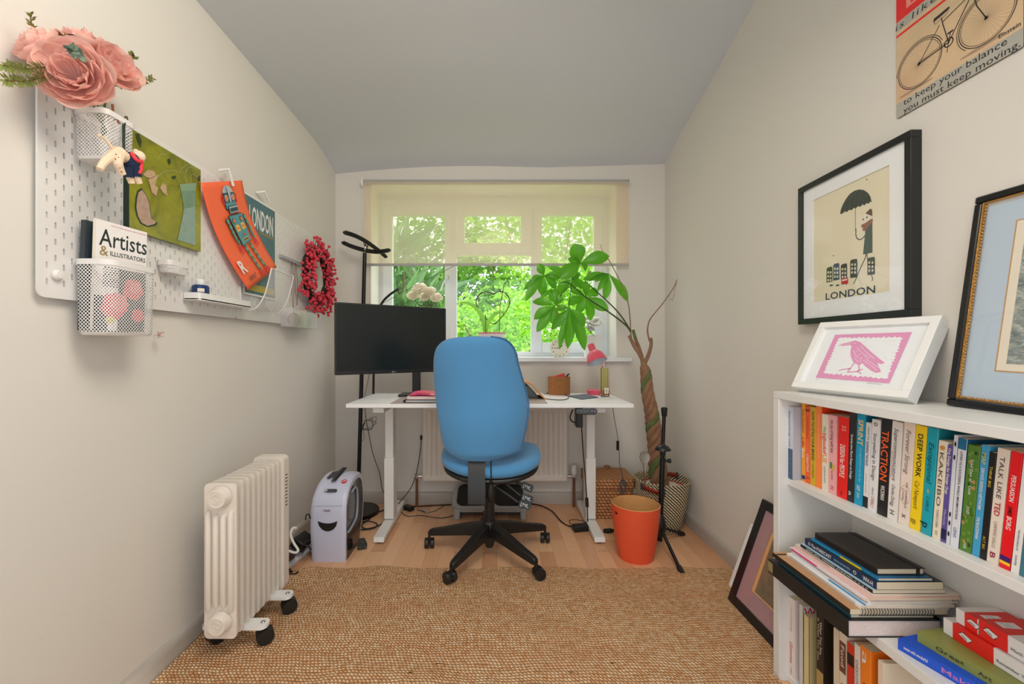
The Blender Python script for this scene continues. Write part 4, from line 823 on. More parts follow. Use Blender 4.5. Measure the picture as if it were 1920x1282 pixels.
c = jt.ramp(n1.outputs[0], [(.35, (208, 150, 102)), (.5, (240, 196, 150)), (.66, (255, 236, 204))]); c = jt.mix(jt.ramp(n2.outputs[0], [(.42, (0, 0, 0)), (.68, (150, 150, 150))]), c, lin((226, 156, 110)))
jt.L(jt.mix(jt.ramp(hg, [(.05, (0, 0, 0)), (.55, (255, 255, 255))]), lin((200, 142, 94)), c), 'Base Color'); jt.b.inputs['Roughness'].default_value = .85; jt.b.inputs['Specular IOR Level'].default_value = .15; jt.bump(jt.math('ADD', hg, jt.math('MULTIPLY', n1.outputs[0], .35)), 1, .0065)
def edge_y(x):
    y = 1.982+.006*math.sin(x*9)+.004*math.sin(x*23+1)
    if x < -.86: y -= (-.86-x)*.95
    return y
def rgf(u, v):
    x0 = -1.068; x1 = 1.104; x = x0+(x1-x0)*u; y1 = edge_y(x); y = -.28+(y1+.28)*v
    if y < 1.362: x = x0+(.878-x0)*u
    curl = .022*math.exp(-((x+.92)**2+(y-1.95)**2)/.006)+.006*math.exp(-((x+.55)/.1)**2-((y-1.97)/.04)**2)
    return (x, y, .0115+curl+.0004*math.sin(x*14)*math.sin(y*9))
b = MB(); b.grid(rgf, 110, 110, jt.m); n_ = 110
b.grid(lambda u, v: (lambda p: (p[0], p[1]+.002*v, p[2]-.011*v))(rgf(u, 1)), 110, 2, jt.m); b.grid(lambda u, v: (lambda p: (p[0]-.001*v, p[1], p[2]-.011*v))(rgf(0, u)), 60, 1, jt.m); b.grid(lambda u, v: (lambda p: (p[0]+.001*v, p[1], p[2]-.011*v))(rgf(1, u)), 60, 1, jt.m)
tag(b.build('jute_rug', sharp=60), 'natural brown woven jute rug covering the front of the wooden floor', 'rug')
# blind
bl = bpy.data.materials.new('blind_fabric'); bl.use_nodes = True; nt = bl.node_tree; nt.nodes.clear()
o_ = nt.nodes.new('ShaderNodeOutputMaterial'); tr = nt.nodes.new('ShaderNodeBsdfTransparent'); df = nt.nodes.new('ShaderNodeBsdfDiffuse'); tl_ = nt.nodes.new('ShaderNodeBsdfTranslucent'); m1 = nt.nodes.new('ShaderNodeMixShader'); m2 = nt.nodes.new('ShaderNodeMixShader')
tcn = nt.nodes.new('ShaderNodeTexCoord'); wv = nt.nodes.new('ShaderNodeTexNoise'); mp = nt.nodes.new('ShaderNodeMapping'); mp.inputs['Scale'].default_value = (300, 1, 300); wv.inputs['Scale'].default_value = 1; mr_ = nt.nodes.new('ShaderNodeMapRange')
nt.links.new(tcn.outputs['Object'], mp.inputs[0]); nt.links.new(mp.outputs[0], wv.inputs[0]); nt.links.new(wv.outputs[0], mr_.inputs[0]); mr_.inputs[3].default_value = .3; mr_.inputs[4].default_value = .7
df.inputs[0].default_value = lin((255, 240, 226)); tl_.inputs[0].default_value = lin((255, 232, 212)); m1.inputs[0].default_value = .5; tr.inputs[0].default_value = lin((255, 250, 232))
nt.links.new(df.outputs[0], m1.inputs[1]); nt.links.new(tl_.outputs[0], m1.inputs[2]); nt.links.new(mr_.outputs[0], m2.inputs[0]); nt.links.new(m1.outputs[0], m2.inputs[2]); nt.links.new(tr.outputs[0], m2.inputs[1]); nt.links.new(m2.outputs[0], o_.inputs[0])
YBl = 2.80; a = at(682, 340, YBl); c = at(1179.5, 497, YBl)
t = thing('roller_blind', 'cream see-through roller blind half drawn over the window', 'blind', ((a.x+c.x)/2, YBl, a.z))
rl = mat('blind_roll_grey', (176, 174, 170), .7)
MB().tube([(a.x, YBl+.015, a.z), (c.x, YBl+.015, a.z)], .016, rl, 20).build('roller', t)
b = MB(); b.face([(a.x+.002, YBl, c.z+.01), (c.x-.002, YBl, c.z+.01), (c.x-.002, YBl, a.z), (a.x+.002, YBl, a.z)], bl); b.build('fabric', t)
MB().box((a.x, YBl-.003, c.z-.006), (c.x, YBl+.004, c.z+.012), rl).build('bottom_bar', t, bevel=.002)
b = MB(); b.box((a.x-.012, YBl-.008, a.z-.03), (a.x-.002, YB, a.z+.02), whitep); b.lathe([(.018, -.004), (.018, .004)], whitep, mx=frame_mx((a.x-.016, YBl+.01, a.z-.005), (0, 0, 1), (-1, 0, 0)), n=20); b.build('bracket', t)
MB().box((c.x+.002, YBl-.008, a.z-.02), (c.x+.008, YB, a.z+.02), whitep).build('bracket', t)
b = MB()
for q in (-.008, .008):
    z = a.z; pts = [V((a.x-.016+q, YBl-.004+q*.3, a.z)), V((a.x-.016+q, YBl-.004, 1.25))]
    b.tube(pts, .0012, whitep, 5)
b.build('pull_chain', t)
# ---- sill
def petal_flower(b, c, axis, R_, cup, m, layers=((1, 9), (.8, 8), (.6, 7), (.42, 6), (.25, 5)), ruf=.1, thick=0, seed=1):
    r_ = random.Random(seed); z = V(axis).normalized(); x = z.orthogonal().normalized(); y = z.cross(x)
    for li, (s_, n) in enumerate(layers):
        for k in range(n):
            a0 = 2*PI*(k+.5*li)/n+r_.uniform(-.12, .12); op = cup+(1.32-cup)*(s_**2.2)+r_.uniform(-.08, .08)   # opening angle from axis
            L = R_*(.55+.45*s_)*r_.uniform(.92, 1.08); W = R_*(.36+.34*s_)*r_.uniform(.9, 1.12); ph = r_.uniform(0, 6)
            def f(u, v):
                uu = u*2-1; w_ = W*math.sin(min(1, .12+v*1.02)*PI*.62)**.8*(1 if v < .8 else math.cos((v-.8)/.2*1.1))
                ang = a0+uu*w_/(R_*.62+.001)*.9; N_ = 5; r_a = z_a = 0
                for q in range(N_):
                    ph_ = op*(1.22-.75*v*(q+.5)/N_); r_a += L*v/N_*math.sin(ph_); z_a += L*v/N_*math.cos(ph_)
                r_a += .05*R_*s_; d = x*math.cos(ang)+y*math.sin(ang)
                rip = ruf*R_*(math.sin(ang*7+ph)*.5+math.sin(uu*9+ph)*.4)*v**3
                return c+d*(r_a*(1-.10*uu*uu*v))+z*(z_a+rip+.10*R_*uu*uu*v)
            b.grid(f, 8, 7, m)
    return b
def thin_petal(name, c0, c1, k=.5):
    g = G(name); ns = g.N('TexNoise', {'Vector': g.tc.outputs['Object'], 'Scale': 22, 'Detail': 3}); g.L(g.mix(ns.outputs[0], lin(c0), lin(c1)), 'Base Color'); g.b.inputs['Roughness'].default_value = .7
    tl = g.N('BsdfTranslucent', {0: lin(c1)}); ms = g.N('MixShader', {0: k}); g.nt.links.new(g.b.outputs[0], ms.inputs[1]); g.nt.links.new(tl.outputs[0], ms.inputs[2]); g.nt.links.new(ms.outputs[0], g.out.inputs[0]); return g.m
crm = thin_petal('cream_petal', (255, 244, 228), (255, 250, 240)); wpt = thin_petal('white_petal', (248, 248, 246), (255, 255, 252)); whf = mat('white_ceramic_pot', (242, 242, 238), .4); gls = mat('sprig_green', (82, 104, 56), .6)
def bloom(name, label, c, axis, R_, cup, m, group=None, seed=1, stem=None, cat='flower', **k):
    t = thing(name, label, cat, c, 0, group); petal_flower(MB(), V(c), axis, R_, cup, m, seed=seed, **k).build('petals', t, sharp=0) if False else None
    b = MB(); petal_flower(b, V(c), axis, R_, cup, m, seed=seed, **k); b.build('petals', t, sharp=0)
    if stem: MB().tube(spline([V(c)]+[V(q) for q in stem], 6), .0025, gls, 6).build('stem', t)
    return t
vz = at(798, 600, 2.96); t = thing('flower_vase', 'pale vase of cream flowers on the sill behind the monitor', 'vase', (vz.x, 2.96, SZ))
b = MB(); b.lathe([(.03, 0), (.042, .03), (.045, .08), (.03, .13), (.034, .15), (.03, .15), (.026, .13), (.001, .12)], whf, c=(vz.x, 2.96, SZ), n=28); b.build('vase_body', t)
for i, (px, py, r_, s_) in enumerate([(787, 545, .058, 'top of the bunch, left'), (806, 550, .05, 'right of the bunch'), (774, 558, .048, 'lower left of the bunch'), (818, 562, .05, 'lower right of the bunch'), (797, 560, .045, 'middle front of the bunch')]):
    p = at(px, py, 2.95-.012*(i % 3)); bloom('cream_flower', 'cream round flower in the window vase, '+s_, p, (rnd.uniform(-.5, .5), -.8, .7), r_, .35, crm, 'cream flowers in the sill vase', i, [at(798, 590, 2.96), V((vz.x, 2.96, SZ+.1))], layers=((1, 8), (.75, 7), (.5, 6), (.3, 5)))
b = MB()
for i in range(60):
    a_ = rnd.uniform(0, 6.28); p = at(800, 566, 2.93)+V((.05*rnd.uniform(-1, 1), .03*rnd.uniform(-1, .5), -.03+.02*rnd.random())); d = V((rnd.uniform(-1, 1), rnd.uniform(-1, .4), rnd.uniform(-.6, .7))).normalized()*.03; b.raw([p, p+d*.5+V((.004, 0, .003)), p+d, p+d*.5-V((.004, 0, .003))], [(0, 1, 2, 3)], gls)
b.build('greenery', t)
# gooseneck lamp behind the monitor and its wire
t = thing('gooseneck_lamp', 'slim black bent gooseneck rising behind the top edge of the monitor', 'lamp', at(715, 700, 2.66))
b = MB(); b.tube(spline([V((at(700, 700, 2.66).x, 2.66, ZD)), at(702, 640, 2.66), at(706, 590, 2.66), at(716, 568, 2.66), at(730, 553, 2.65), at(747, 541.5, 2.64)], 6), [.006]*22+[.006, .007, .009, .009, .009, .009, .008, .007, .006][:9], black, 10) if False else b.tube(spline([V((at(700, 700, 2.66).x, 2.66, ZD)), at(702, 640, 2.66), at(706, 590, 2.66), at(716, 568, 2.66), at(730, 553, 2.65), at(747, 541.5, 2.64)], 6), .0075, black, 10); b.build('neck', t)
MB().sph(at(748, 541, 2.64), .008, mat('tip_grey', (96, 110, 124), .4)).build('tip', t)
tag(MB().tube([at(715, 570, 2.75), at(760, 545, 2.80), at(854, 497, 2.93)], .0016, cabm, 6).build('wire'), 'thin dark wire slanting across the left window pane', 'wire')
# wooden box, orchid, heart, clock, white flowers
b = at(853, 645, 2.97); tag(MB().box((b.x-.06, 2.93, SZ), (b.x+.05, 3.01, SZ+.095), mat('brown_box_wood', (186, 138, 92), .6)).build('wooden_box', bevel=.003), 'small brown wooden box on the sill just left of the chair top', 'box')
pp = at(922, 640, 2.93); t = thing('orchid_pot', 'white pot with pink rim holding a green strap-leaved plant on the middle of the sill', 'potted plant', (pp.x, 2.93, SZ))
b = MB(); b.shell([(.07, 0), (.085, .10), (.093, .163), (.089, .163), (.08, .10), (.066, .01), (.001, .01)], mat('white_ceramic', (232, 228, 230), .35), c=(pp.x, 2.93, SZ), n=40); b.build('pot', t)
b = MB(); b.tube([(pp.x+.0925*math.cos(2*PI*i/60), 2.93+.0925*math.sin(2*PI*i/60), SZ+.165+.0015*math.sin(i*3)) for i in range(60)], .0045, mat('pink_rim', (222, 110, 128), .5), 8, closed=True); b.build('pink_rim', t, label='pink beaded rim')
MB().lathe([(.086, .145), (.001, .15)], mat('compost', (70, 52, 38), .9), c=(pp.x, 2.93, SZ), n=30).build('soil', t)
ol = leafm('orchid_leaf', (80, 170, 40), (170, 225, 100))
b = MB()
def strapl(P, w_):
    Q = spline(P, 6); k = len(Q); vs = []
    for i, p in enumerate(Q):
        tt = (Q[min(i+1, k-1)]-Q[max(i-1, 0)]).normalized(); s_ = tt.cross(V((0, -1, .25))).normalized(); q = w_*math.sin(PI*min(.97, .12+i/(k-1)*.9))**.7
        vs += [p-s_*q, p+V((0, .003, -.002)), p+s_*q]
    b.raw(vs, [(i*3+j, i*3+j+1, i*3+j+4, i*3+j+3) for i in range(k-1) for j in range(2)], ol)
strapl([at(908, 625, 2.93), at(905, 600, 2.93), at(893, 578, 2.92), at(873, 567, 2.91), at(856, 570, 2.90)], .012); strapl([at(912, 625, 2.93), at(916, 605, 2.92), at(926, 590, 2.9), at(940, 585, 2.89), at(955, 588, 2.88)], .013)
strapl([at(910, 622, 2.94), at(908, 600, 2.95), at(902, 585, 2.96), at(890, 580, 2.96)], .009); b.tube([at(911, 625, 2.93), at(911, 600, 2.93), at(910, 590, 2.93)], .003, gls); b.tube([at(936, 625, 2.94), at(938, 570, 2.95), at(946, 530, 2.96)], .0025, stemm); b.build('leaves', t)
hb_ = mat('heart_twig', (62, 44, 34), .8); t = thing('heart_wreath', 'heart of thin dark twigs hanging in the middle of the window', 'ornament', at(924, 575, 2.99))
hp = [(925, 551), (914, 547), (902, 550), (894, 560), (893, 571), (899, 583), (911, 597), (925.5, 607), (939, 596), (951, 580), (956, 566), (953, 555), (944, 547), (934, 547)]
for k in range(2):
    MB().tube(spline([at(x+k*.8*math.sin(i*2.1), y+k*.8*math.cos(i*1.7), 2.99) for i, (x, y) in enumerate(hp)], 5, True), .0028-.0008*k, hb_, 6, closed=True).build('twig', t)
MB().tube([at(925, 551, 2.99), at(925, 465, 2.99)], .0008, hb_, 5).build('hanging_thread', t)
ck = at(1049.5, 652.5, 2.88); t = thing('clock', 'small round cream clock face with dark numerals on the sill', 'clock', (ck.x, 2.88, SZ))
fx_ = frame_mx(ck+V((0, 0, .0)), (1, 0, 0), (0, -1, 0)); cr2 = mat('clock_cream', (240, 236, 220), .5)
b = MB(); b.lathe([(.064, -.025), (.066, -.002), (.066, .002), (.062, .004), (.001, .004)], cr2, mx=fx_, n=40)
for i in range(12):
    a_ = R(90-30*(i+1)); b.text(str(i+1), .0165, ink, fx_ @ M.Translation((.051*math.cos(a_), .051*math.sin(a_)-.006, 0)), .0045, align='CENTER', bold=.01)
b.build('clock_face', t)
b = MB(); b.line([(0, 0), (-.038, -.001)], .0028, ink, fx_, .006); b.line([(0, 0), (.012, .018)], .004, ink, fx_, .0062); b.ell(0, 0, .004, .004, ink, fx_, .0065); b.ell(.011, .016, .006, .005, ink, fx_, .0064); b.build('hands', t)
MB().box((ck.x-.03, 2.905, SZ), (ck.x-.02, 2.915, ck.z-.04), blackm).box((ck.x+.02, 2.905, SZ), (ck.x+.03, 2.915, ck.z-.04), blackm).build('feet', t)
wp = at(1108, 640, 2.96); t = thing('white_pot', 'white ceramic pot of white flowers at the right end of the sill', 'potted plant', (wp.x, 2.96, SZ))
b = MB(); b.lathe([(.05, 0), (.06, .05), (.066, .12), (.062, .125), (.001, .115)], whf, c=(wp.x, 2.96, SZ+.03), n=32); b.lathe([(.045, 0), (.05, .03)], whf, c=(wp.x, 2.96, SZ), n=32); b.build('pot', t)
for i, (px, py, r_, w_) in enumerate([(1115, 608, .055, 'right'), (1101, 603, .042, 'left, higher'), (1106, 618, .035, 'lower front')]):
    bloom('white_flower', 'white many-petalled flower above the white sill pot, '+w_, at(px, py, 2.915), (.2*i-.1, -.6, .8), r_*1.1, .9, wpt, 'white flowers in the sill pot', 20+i, [at(1108, 622, 2.96)], layers=((1, 12), (.75, 10), (.5, 8), (.3, 5)))
b = MB()
for i in range(12):
    p = at(1103+rnd.uniform(-10, 6), 620+rnd.uniform(-6, 6), 2.885); d = V((rnd.uniform(-.5, 1), -.3, rnd.uniform(-1, .4))).normalized()*.045; b.tube([p, p+d*.6+V((0, 0, .005)), p+d], .0015, gls, 5)
b.build('greenery', t)
# ================================================================ left wall: pegboards and what hangs on them
pgm = mat('pegboard_white', (226, 224, 222), .45)
DZ = XL+.02
def pegboard(label, y0, y1, r0, r1):
    t = thing('pegboard', label, 'pegboard', (DZ, (y0+y1)/2, 1.165)); b = MB(); z0, z1 = 1.165, 1.702; th = .005
    x0, x1 = DZ-th, DZ
    n0 = math.ceil((y0+.018-1.0015)/.0199); cols = []
    k = n0
    while 1.0015+.0199*k < y1-.015: cols.append((1.0015+.0199*k, k % 2)); k += 1
    prev = y0; hw_ = .0024
    first = cols[0][0]-hw_; last = cols[-1][0]+hw_
    def edge(ya, yb, rr):      # rounded outer strip
        if rr == 'L': o = [(yb, z0), (yb, z1)]+[(ya+.018-.018*math.sin(R(a_)), z1-.018+.018*math.cos(R(a_))) for a_ in range(0, 91, 15)]+[(ya+.018-.018*math.cos(R(a_)), z0+.018-.018*math.sin(R(a_))) for a_ in range(0, 91, 15)]
        else: o = [(ya, z1), (ya, z0)]+[(yb-.018+.018*math.sin(R(a_)), z0+.018-.018*math.cos(R(a_))) for a_ in range(0, 91, 15)]+[(yb-.018+.018*math.cos(R(a_)), z1-.018+.018*math.sin(R(a_))) for a_ in range(0, 91, 15)]
        b.prism(o, x0, x1, pgm, M(((0, 0, 1, 0), (1, 0, 0, 0), (0, 1, 0, 0), (0, 0, 0, 1))), smooth=False)
    edge(y0, first, 'L'); edge(last, y1, 'R'); prev = first
    for c, par in cols:
        if c-hw_ > prev+1e-6: b.box((x0, prev, z0), (x1, c-hw_, z1), pgm)
        zs = 1.5586+par*.01975; n1 = math.floor((zs-1.185)/.0395); s = zs-.0395*n1; lo = z0
        while s < z1-.016:
            b.box((x0, c-hw_, lo), (x1, c+hw_, s-.0075), pgm); lo = s+.0075; s += .0395
        b.box((x0, c-hw_, lo), (x1, c+hw_, z1), pgm); prev = c+hw_
    o = b.build('perforated_panel', t)
    b = MB()
    for y in (y0+.035, y1-.035):
        for z in (1.19, 1.675): b.box((XL, y-.012, z-.012), (x0, y+.012, z+.012), pgm)
    b.build('wall_spacer', t)
    return t
p1 = pegboard('white slotted pegboard nearest the camera on the left wall', .981, 1.7275, 1, 0); p2 = pegboard('white slotted pegboard nearer the window on the left wall', 1.7305, 2.455, 0, 1)
c = onL(105, 515, .021); MB().lathe([(.012, 0), (.013, .006), (.009, .012), (.001, .013)], pgm, mx=frame_mx(c, (0, 1, 0), (1, 0, 0)), n=16).build('fixing_screw', p1)
# perforated metal
def perf(name, col, f=.42, sc_=150, rot=45):
    g = G(name); sep = g.N('SeparateXYZ', {0: g.tc.outputs['Object']})
    u = g.math('MULTIPLY', g.math('ADD', g.math('ADD', sep.outputs[1], sep.outputs[0]), sep.outputs[2]), sc_); v = g.math('MULTIPLY', g.math('SUBTRACT', g.math('ADD', sep.outputs[1], sep.outputs[0]), sep.outputs[2]), sc_)
    q = lambda a: g.math('GREATER_THAN', g.math('FRACT', a), f)
    hole = g.math('MULTIPLY', q(u), q(v)); g.b.inputs['Base Color'].default_value = lin(col); g.b.inputs['Roughness'].default_value = .4
    t_ = g.N('BsdfTransparent'); ms = g.N('MixShader', {0: hole}); g.nt.links.new(g.b.outputs[0], ms.inputs[1]); g.nt.links.new(t_.outputs[0], ms.inputs[2]); g.nt.links.new(ms.outputs[0], g.out.inputs[0]); return g.m
pf = perf('perforated_white_steel', (228, 226, 226), .30, 112)
def wbasket(name, label, y0, y1, dep, z0, z1, r, band=.014):
    t = thing(name, label, 'wall basket', (DZ, (y0+y1)/2, z0)); cy = (y0+y1)/2; L = y1-y0; cx = DZ+.004+dep/2
    def o(k, e=0): return [(cx+x*1.0, cy+y) for x, y in rrect(dep*k+e, L*k+e, r*k, 6)]
    b = MB(); pr = [(.88, 0), (.95, .006), (.97, .018), (1, z1-z0-band)]; R_ = [o(k) for k, z in pr]; n = len(R_[0]); vs = [(p[0], p[1], z0+pr[i][1]) for i in range(len(pr)) for p in R_[i]]
    b.raw(vs, [(i*n+j, i*n+(j+1) % n, (i+1)*n+(j+1) % n, (i+1)*n+j) for i in range(1, len(pr)-1) for j in range(n)], pf); b.raw(vs, [(j, (j+1) % n, n+(j+1) % n, n+j) for j in range(n)]+[tuple(range(n-1, -1, -1))], pgm); bd = b.build('mesh_body', t, sharp=50)
    b = MB(); A = o(1, .004); B = o(1, -.002); zz = (z1-band, z1); vs = [(p[0], p[1], z) for P, z in ((A, zz[0]), (A, zz[1]), (B, zz[1]), (B, zz[0])) for p in P]
    b.raw(vs, [(i*n+j, i*n+(j+1) % n, ((i+1) % 4)*n+(j+1) % n, ((i+1) % 4)*n+j) for i in range(4) for j in range(n)], pgm); b.build('rim', t, sharp=40)
    return t
wbasket('wire_basket', 'large white perforated metal basket of magazines at the bottom left of the pegboard', 1.052, 1.207, .098, 1.078, 1.268, .03)
wbasket('wire_basket', 'small white perforated metal basket under the pink peonies', 1.056, 1.146, .085, 1.522, 1.648, .018)
# magazines
def leaf_mag(name, label, P0, P1, z0, z1, th, cover, draw=None, lean=0, group=None, cat='magazine'):
    P0, P1 = V(P0), V(P1); u = (P1-P0); L = u.length; t = thing(name, label, cat, (P0.x, P0.y, z0), 0, group)
    mx = frame_mx((P0.x, P0.y, z0), u, V((-u.y, u.x, 0)) if (-u.y) > 0 else V((u.y, -u.x, 0)))
    return t, mx, L
ga, gb = V((-1.022, 1.064, 0)), V((-1.004, 1.198, 0))
mt_ = thing('magazine', 'white-topped art magazine with coral flowers standing in the large wall basket', 'magazine', (-1.01, 1.13, 1.095))
u = (gb-ga); mgx = frame_mx((ga.x, ga.y, 1.09), u, (1, -.2, -.04)); ML, MH = .134, .282
mw = mat('magazine_white', (236, 232, 230), .5); dkt = mat('cover_dark_teal', (44, 54, 60), .45); cor = mat('cover_coral', (232, 86, 96), .45); cor2 = mat('cover_pink', (244, 130, 134), .45); yel = mat('cover_yellow', (222, 206, 80), .5); ttl = mat('title_dark_green', (34, 48, 46), .5); olv = mat('title_olive', (150, 132, 74), .5); pnk = mat('title_pink', (206, 60, 110), .5)
b = MB(); b.box((0, 0, -.008), (ML, MH, 0), page, mgx); b.build('pages', mt_)
b = MB(); b.rect(0, 0, ML, MH, mw, mgx, .0005); b.rect(0, 0, ML, MH, mw, mgx, -.0085)
b.rect(.06, .0, ML, .165, dkt, mgx, .001); b.rect(0, 0, .035, .09, dkt, mgx, .001)
for (x, y, r_, mm) in ((.05, .065, .034, cor), (.062, .075, .024, cor2), (.10, .115, .028, cor), (.105, .12, .017, cor2), (.115, .045, .018, cor)):
    b.poly([(x+r_*(1+.14*math.sin(k*5))*math.cos(k*PI/12), y+r_*(1+.14*math.cos(k*3))*math.sin(k*PI/12)) for k in range(24)], mm, mgx, .0015 if mm is cor else .002)
b.ell(.04, .028, .012, .009, yel, mgx, .002)
for k in range(9): b.rect(.02, .163-k*.006, .075-.004*(k % 3), .1655-k*.006, ttl, mgx, .0016)
b.text('Artists', .062, ttl, mgx @ M.Translation((.008, .218, 0)), .001, fit=.126, bold=.005); b.text('&', .036, olv, mgx @ M.Translation((.010, .193, 0)), .0012, bold=.0)
b.text('ILLUSTRATORS', .0165, ttl, mgx @ M.Translation((.036, .196, 0)), .001, fit=.095, bold=.01); b.text('THE UK\'S BEST-SELLING ART MAGAZINE', .0042, pnk, mgx @ M.Translation((.035, .272, 0)), .001, fit=.095)
b.text('INSPIRATION IDEAS TECHNIQUES', .004, ttl, mgx @ M.Translation((.055, .184, 0)), .001, fit=.07)
b.build('cover', mt_)
ga2 = V((-1.047, 1.064, 0)); mg2 = frame_mx((ga2.x, ga2.y, 1.09), u, (1, -.2, -.04))
m2t = thing('magazine', 'dark green magazine behind the white-topped one in the large wall basket', 'magazine', (-1.04, 1.12, 1.09))
MB().box((0, 0, -.012), (.13, .276, -.002), page, mg2).build('pages', m2t); MB().box((0, 0, -.002), (.131, .278, 0), dkt, mg2).box((0, 0, -.014), (.131, .278, -.012), dkt, mg2).box((-.001, 0, -.014), (.0, .278, 0), dkt, mg2).build('cover', m2t)
# soap tray, shelf, bottle
tr_ = wbasket('wall_tray', 'small shallow white tray with patterned base below the green painting', 1.318, 1.405, .042, 1.283, 1.322, .014, .016)
t = thing('wall_shelf', 'small white plastic pegboard shelf with a raised lip', 'shelf', (DZ, 1.58, 1.21))
b = MB(); b.prism(rrect(.06, .30, .008, 4, DZ+.03, 1.5825), 1.208, 1.214, whitep); vs = []
o = rrect(.06, .30, .008, 4, DZ+.03, 1.5825); i_ = rrect(.056, .296, .006, 4, DZ+.03, 1.5825); n = len(o)
b.raw([(p[0], p[1], z) for P, z in ((o, 1.21), (o, 1.234), (i_, 1.234), (i_, 1.212)) for p in P], [(k*n+j, k*n+(j+1) % n, (k+1)*n+(j+1) % n, (k+1)*n+j) for k in range(3) for j in range(n)], whitep); b.build('tray', t, sharp=40)
c = V((DZ+.032, 1.475, 1.2145)); t = thing('paint_bottle', 'small navy blue bottle with white cap on the white wall shelf', 'bottle', c)
MB().lathe([(.024, 0), (.026, .003), (.026, .044), (.022, .049), (.001, .050)], mat('navy_plastic', (24, 52, 104), .3), c=c, n=32).build('bottle_body', t)
MB().lathe([(.013, .049), (.014, .051), (.014, .068), (.012, .07), (.001, .07)], whitep, c=c, n=32).build('cap', t)
b = MB(); b.shell([(.0263, .024), (.0263, .036)], page, c=c, n=12, a0=R(-75), a1=R(-30)); b.build('bottle_label', t)
# green canvas
cvs = G('green_canvas'); ns = cvs.N('TexNoise', {'Vector': cvs.tc.outputs['Object'], 'Scale': 9, 'Detail': 6, 'Roughness': .65, 'Distortion': .6}); n2 = cvs.N('TexNoise', {'Vector': cvs.tc.outputs['Object'], 'Scale': 55, 'Detail': 3})
cvs.L(cvs.mix(cvs.math('MULTIPLY', n2.outputs[0], .35), cvs.ramp(ns.outputs[0], [(.32, (84, 92, 8)), (.5, (140, 140, 14)), (.7, (164, 164, 36))]), lin((70, 84, 10))), 'Base Color'); cvs.b.inputs['Roughness'].default_value = .3; cvs.b.inputs['Coat Weight'].default_value = .3; cvs.bump(n2.outputs[0], .4, .003)
t = thing('canvas_painting', 'square olive green canvas with a banana, pears and a vase hanging on the pegboard', 'painting', (DZ, 1.35, 1.385))
XC = -1.052; b = MB(); b.box((DZ+.001, 1.206, 1.386), (XC, 1.496, 1.676), cvs.m); b.box((DZ+.0005, 1.2052, 1.3855), (XC-.0008, 1.206, 1.6765), mat('canvas_edge', (20, 44, 30), .6)); b.build('canvas', t, bevel=.002)
cmx = frame_mx((XC+.0004, 0, 0), (0, 1, 0), (1, 0, 0))
def CV(x, y):       # photo point on the canvas -> its plane coordinates (Y, z)
    px, py = 40+x/2.914, 220+y/2.914; p = onX(px, py, XC); return (p.y, p.z)
gry = mat('paint_grey_pink', (178, 150, 132), .5, var=.3, vscale=60); pvs = mat('paint_glass_green', (112, 142, 118), .4, var=.3, vscale=40); dkl = mat('paint_dark', (40, 60, 40), .5); pbp = mat('paint_pear', (188, 160, 126), .5, var=.25, vscale=60); lt = mat('paint_light_line', (170, 182, 140), .5)
b = MB()
ban = [(632, 400), (622, 440), (618, 490), (628, 540), (650, 580), (690, 600), (735, 590), (742, 575), (715, 560), (705, 520), (700, 470), (680, 420), (655, 385)]
P = [CV(*q) for q in ban]; b.poly([(p[0], p[1]) for p in P], dkl, cmx, .0006); cx_, cy_ = sum(p[0] for p in P)/len(P), sum(p[1] for p in P)/len(P); b.poly([(cx_+(p[0]-cx_)*.86, cy_+(p[1]-cy_)*.92) for p in P], gry, cmx, .0010)
for A, mm in (([(662, 310), (690, 285), (725, 295), (732, 320), (705, 335), (675, 325)], pbp), ([(690, 340), (745, 310), (728, 370), (745, 385), (735, 430), (710, 410), (700, 370)], pbp), ([(755, 385), (770, 357), (790, 370), (793, 405), (797, 430), (770, 410)], pbp), ([(862, 365), (955, 358), (948, 440), (952, 560), (945, 700), (850, 670), (880, 590), (885, 480)], pvs), ([(862, 365), (955, 358), (951, 400), (872, 402)], mat('paint_vase_top', (132, 160, 132), .4)), ([(888, 500), (948, 492), (950, 700), (852, 668)], mat('paint_vase_water', (136, 160, 150), .4, var=.25, vscale=50)), ([(622, 90), (640, 88), (655, 130), (650, 165), (632, 130)], dkl), ([(795, 230), (810, 222), (816, 245), (805, 262)], dkl), ([(962, 325), (975, 320), (974, 345), (964, 350)], dkl), ([(820, 322), (845, 318), (840, 335), (822, 335)], dkl)):
    b.poly([CV(*q) for q in A], mm, cmx, .0008+.0004*(mm is not pvs))
for A in ([(740, 330), (770, 300), (820, 290), (870, 300)], [(900, 360), (895, 300), (920, 270), (960, 290)], [(925, 360), (930, 310), (965, 330)], [(890, 500), (950, 490)], [(880, 560), (950, 570)], [(868, 610), (948, 625)], [(740, 240), (760, 200), (790, 205)], [(870, 285), (910, 255), (935, 275)]): b.line([CV(*q) for q in spline([V((x, y, 0)) for x, y in A], 4)] if False else [CV(q.x, q.y) for q in spline([V((x, y, 0)) for x, y in A], 4)], .0012, lt, cmx, .0016)
b.build('painted_subject', t)
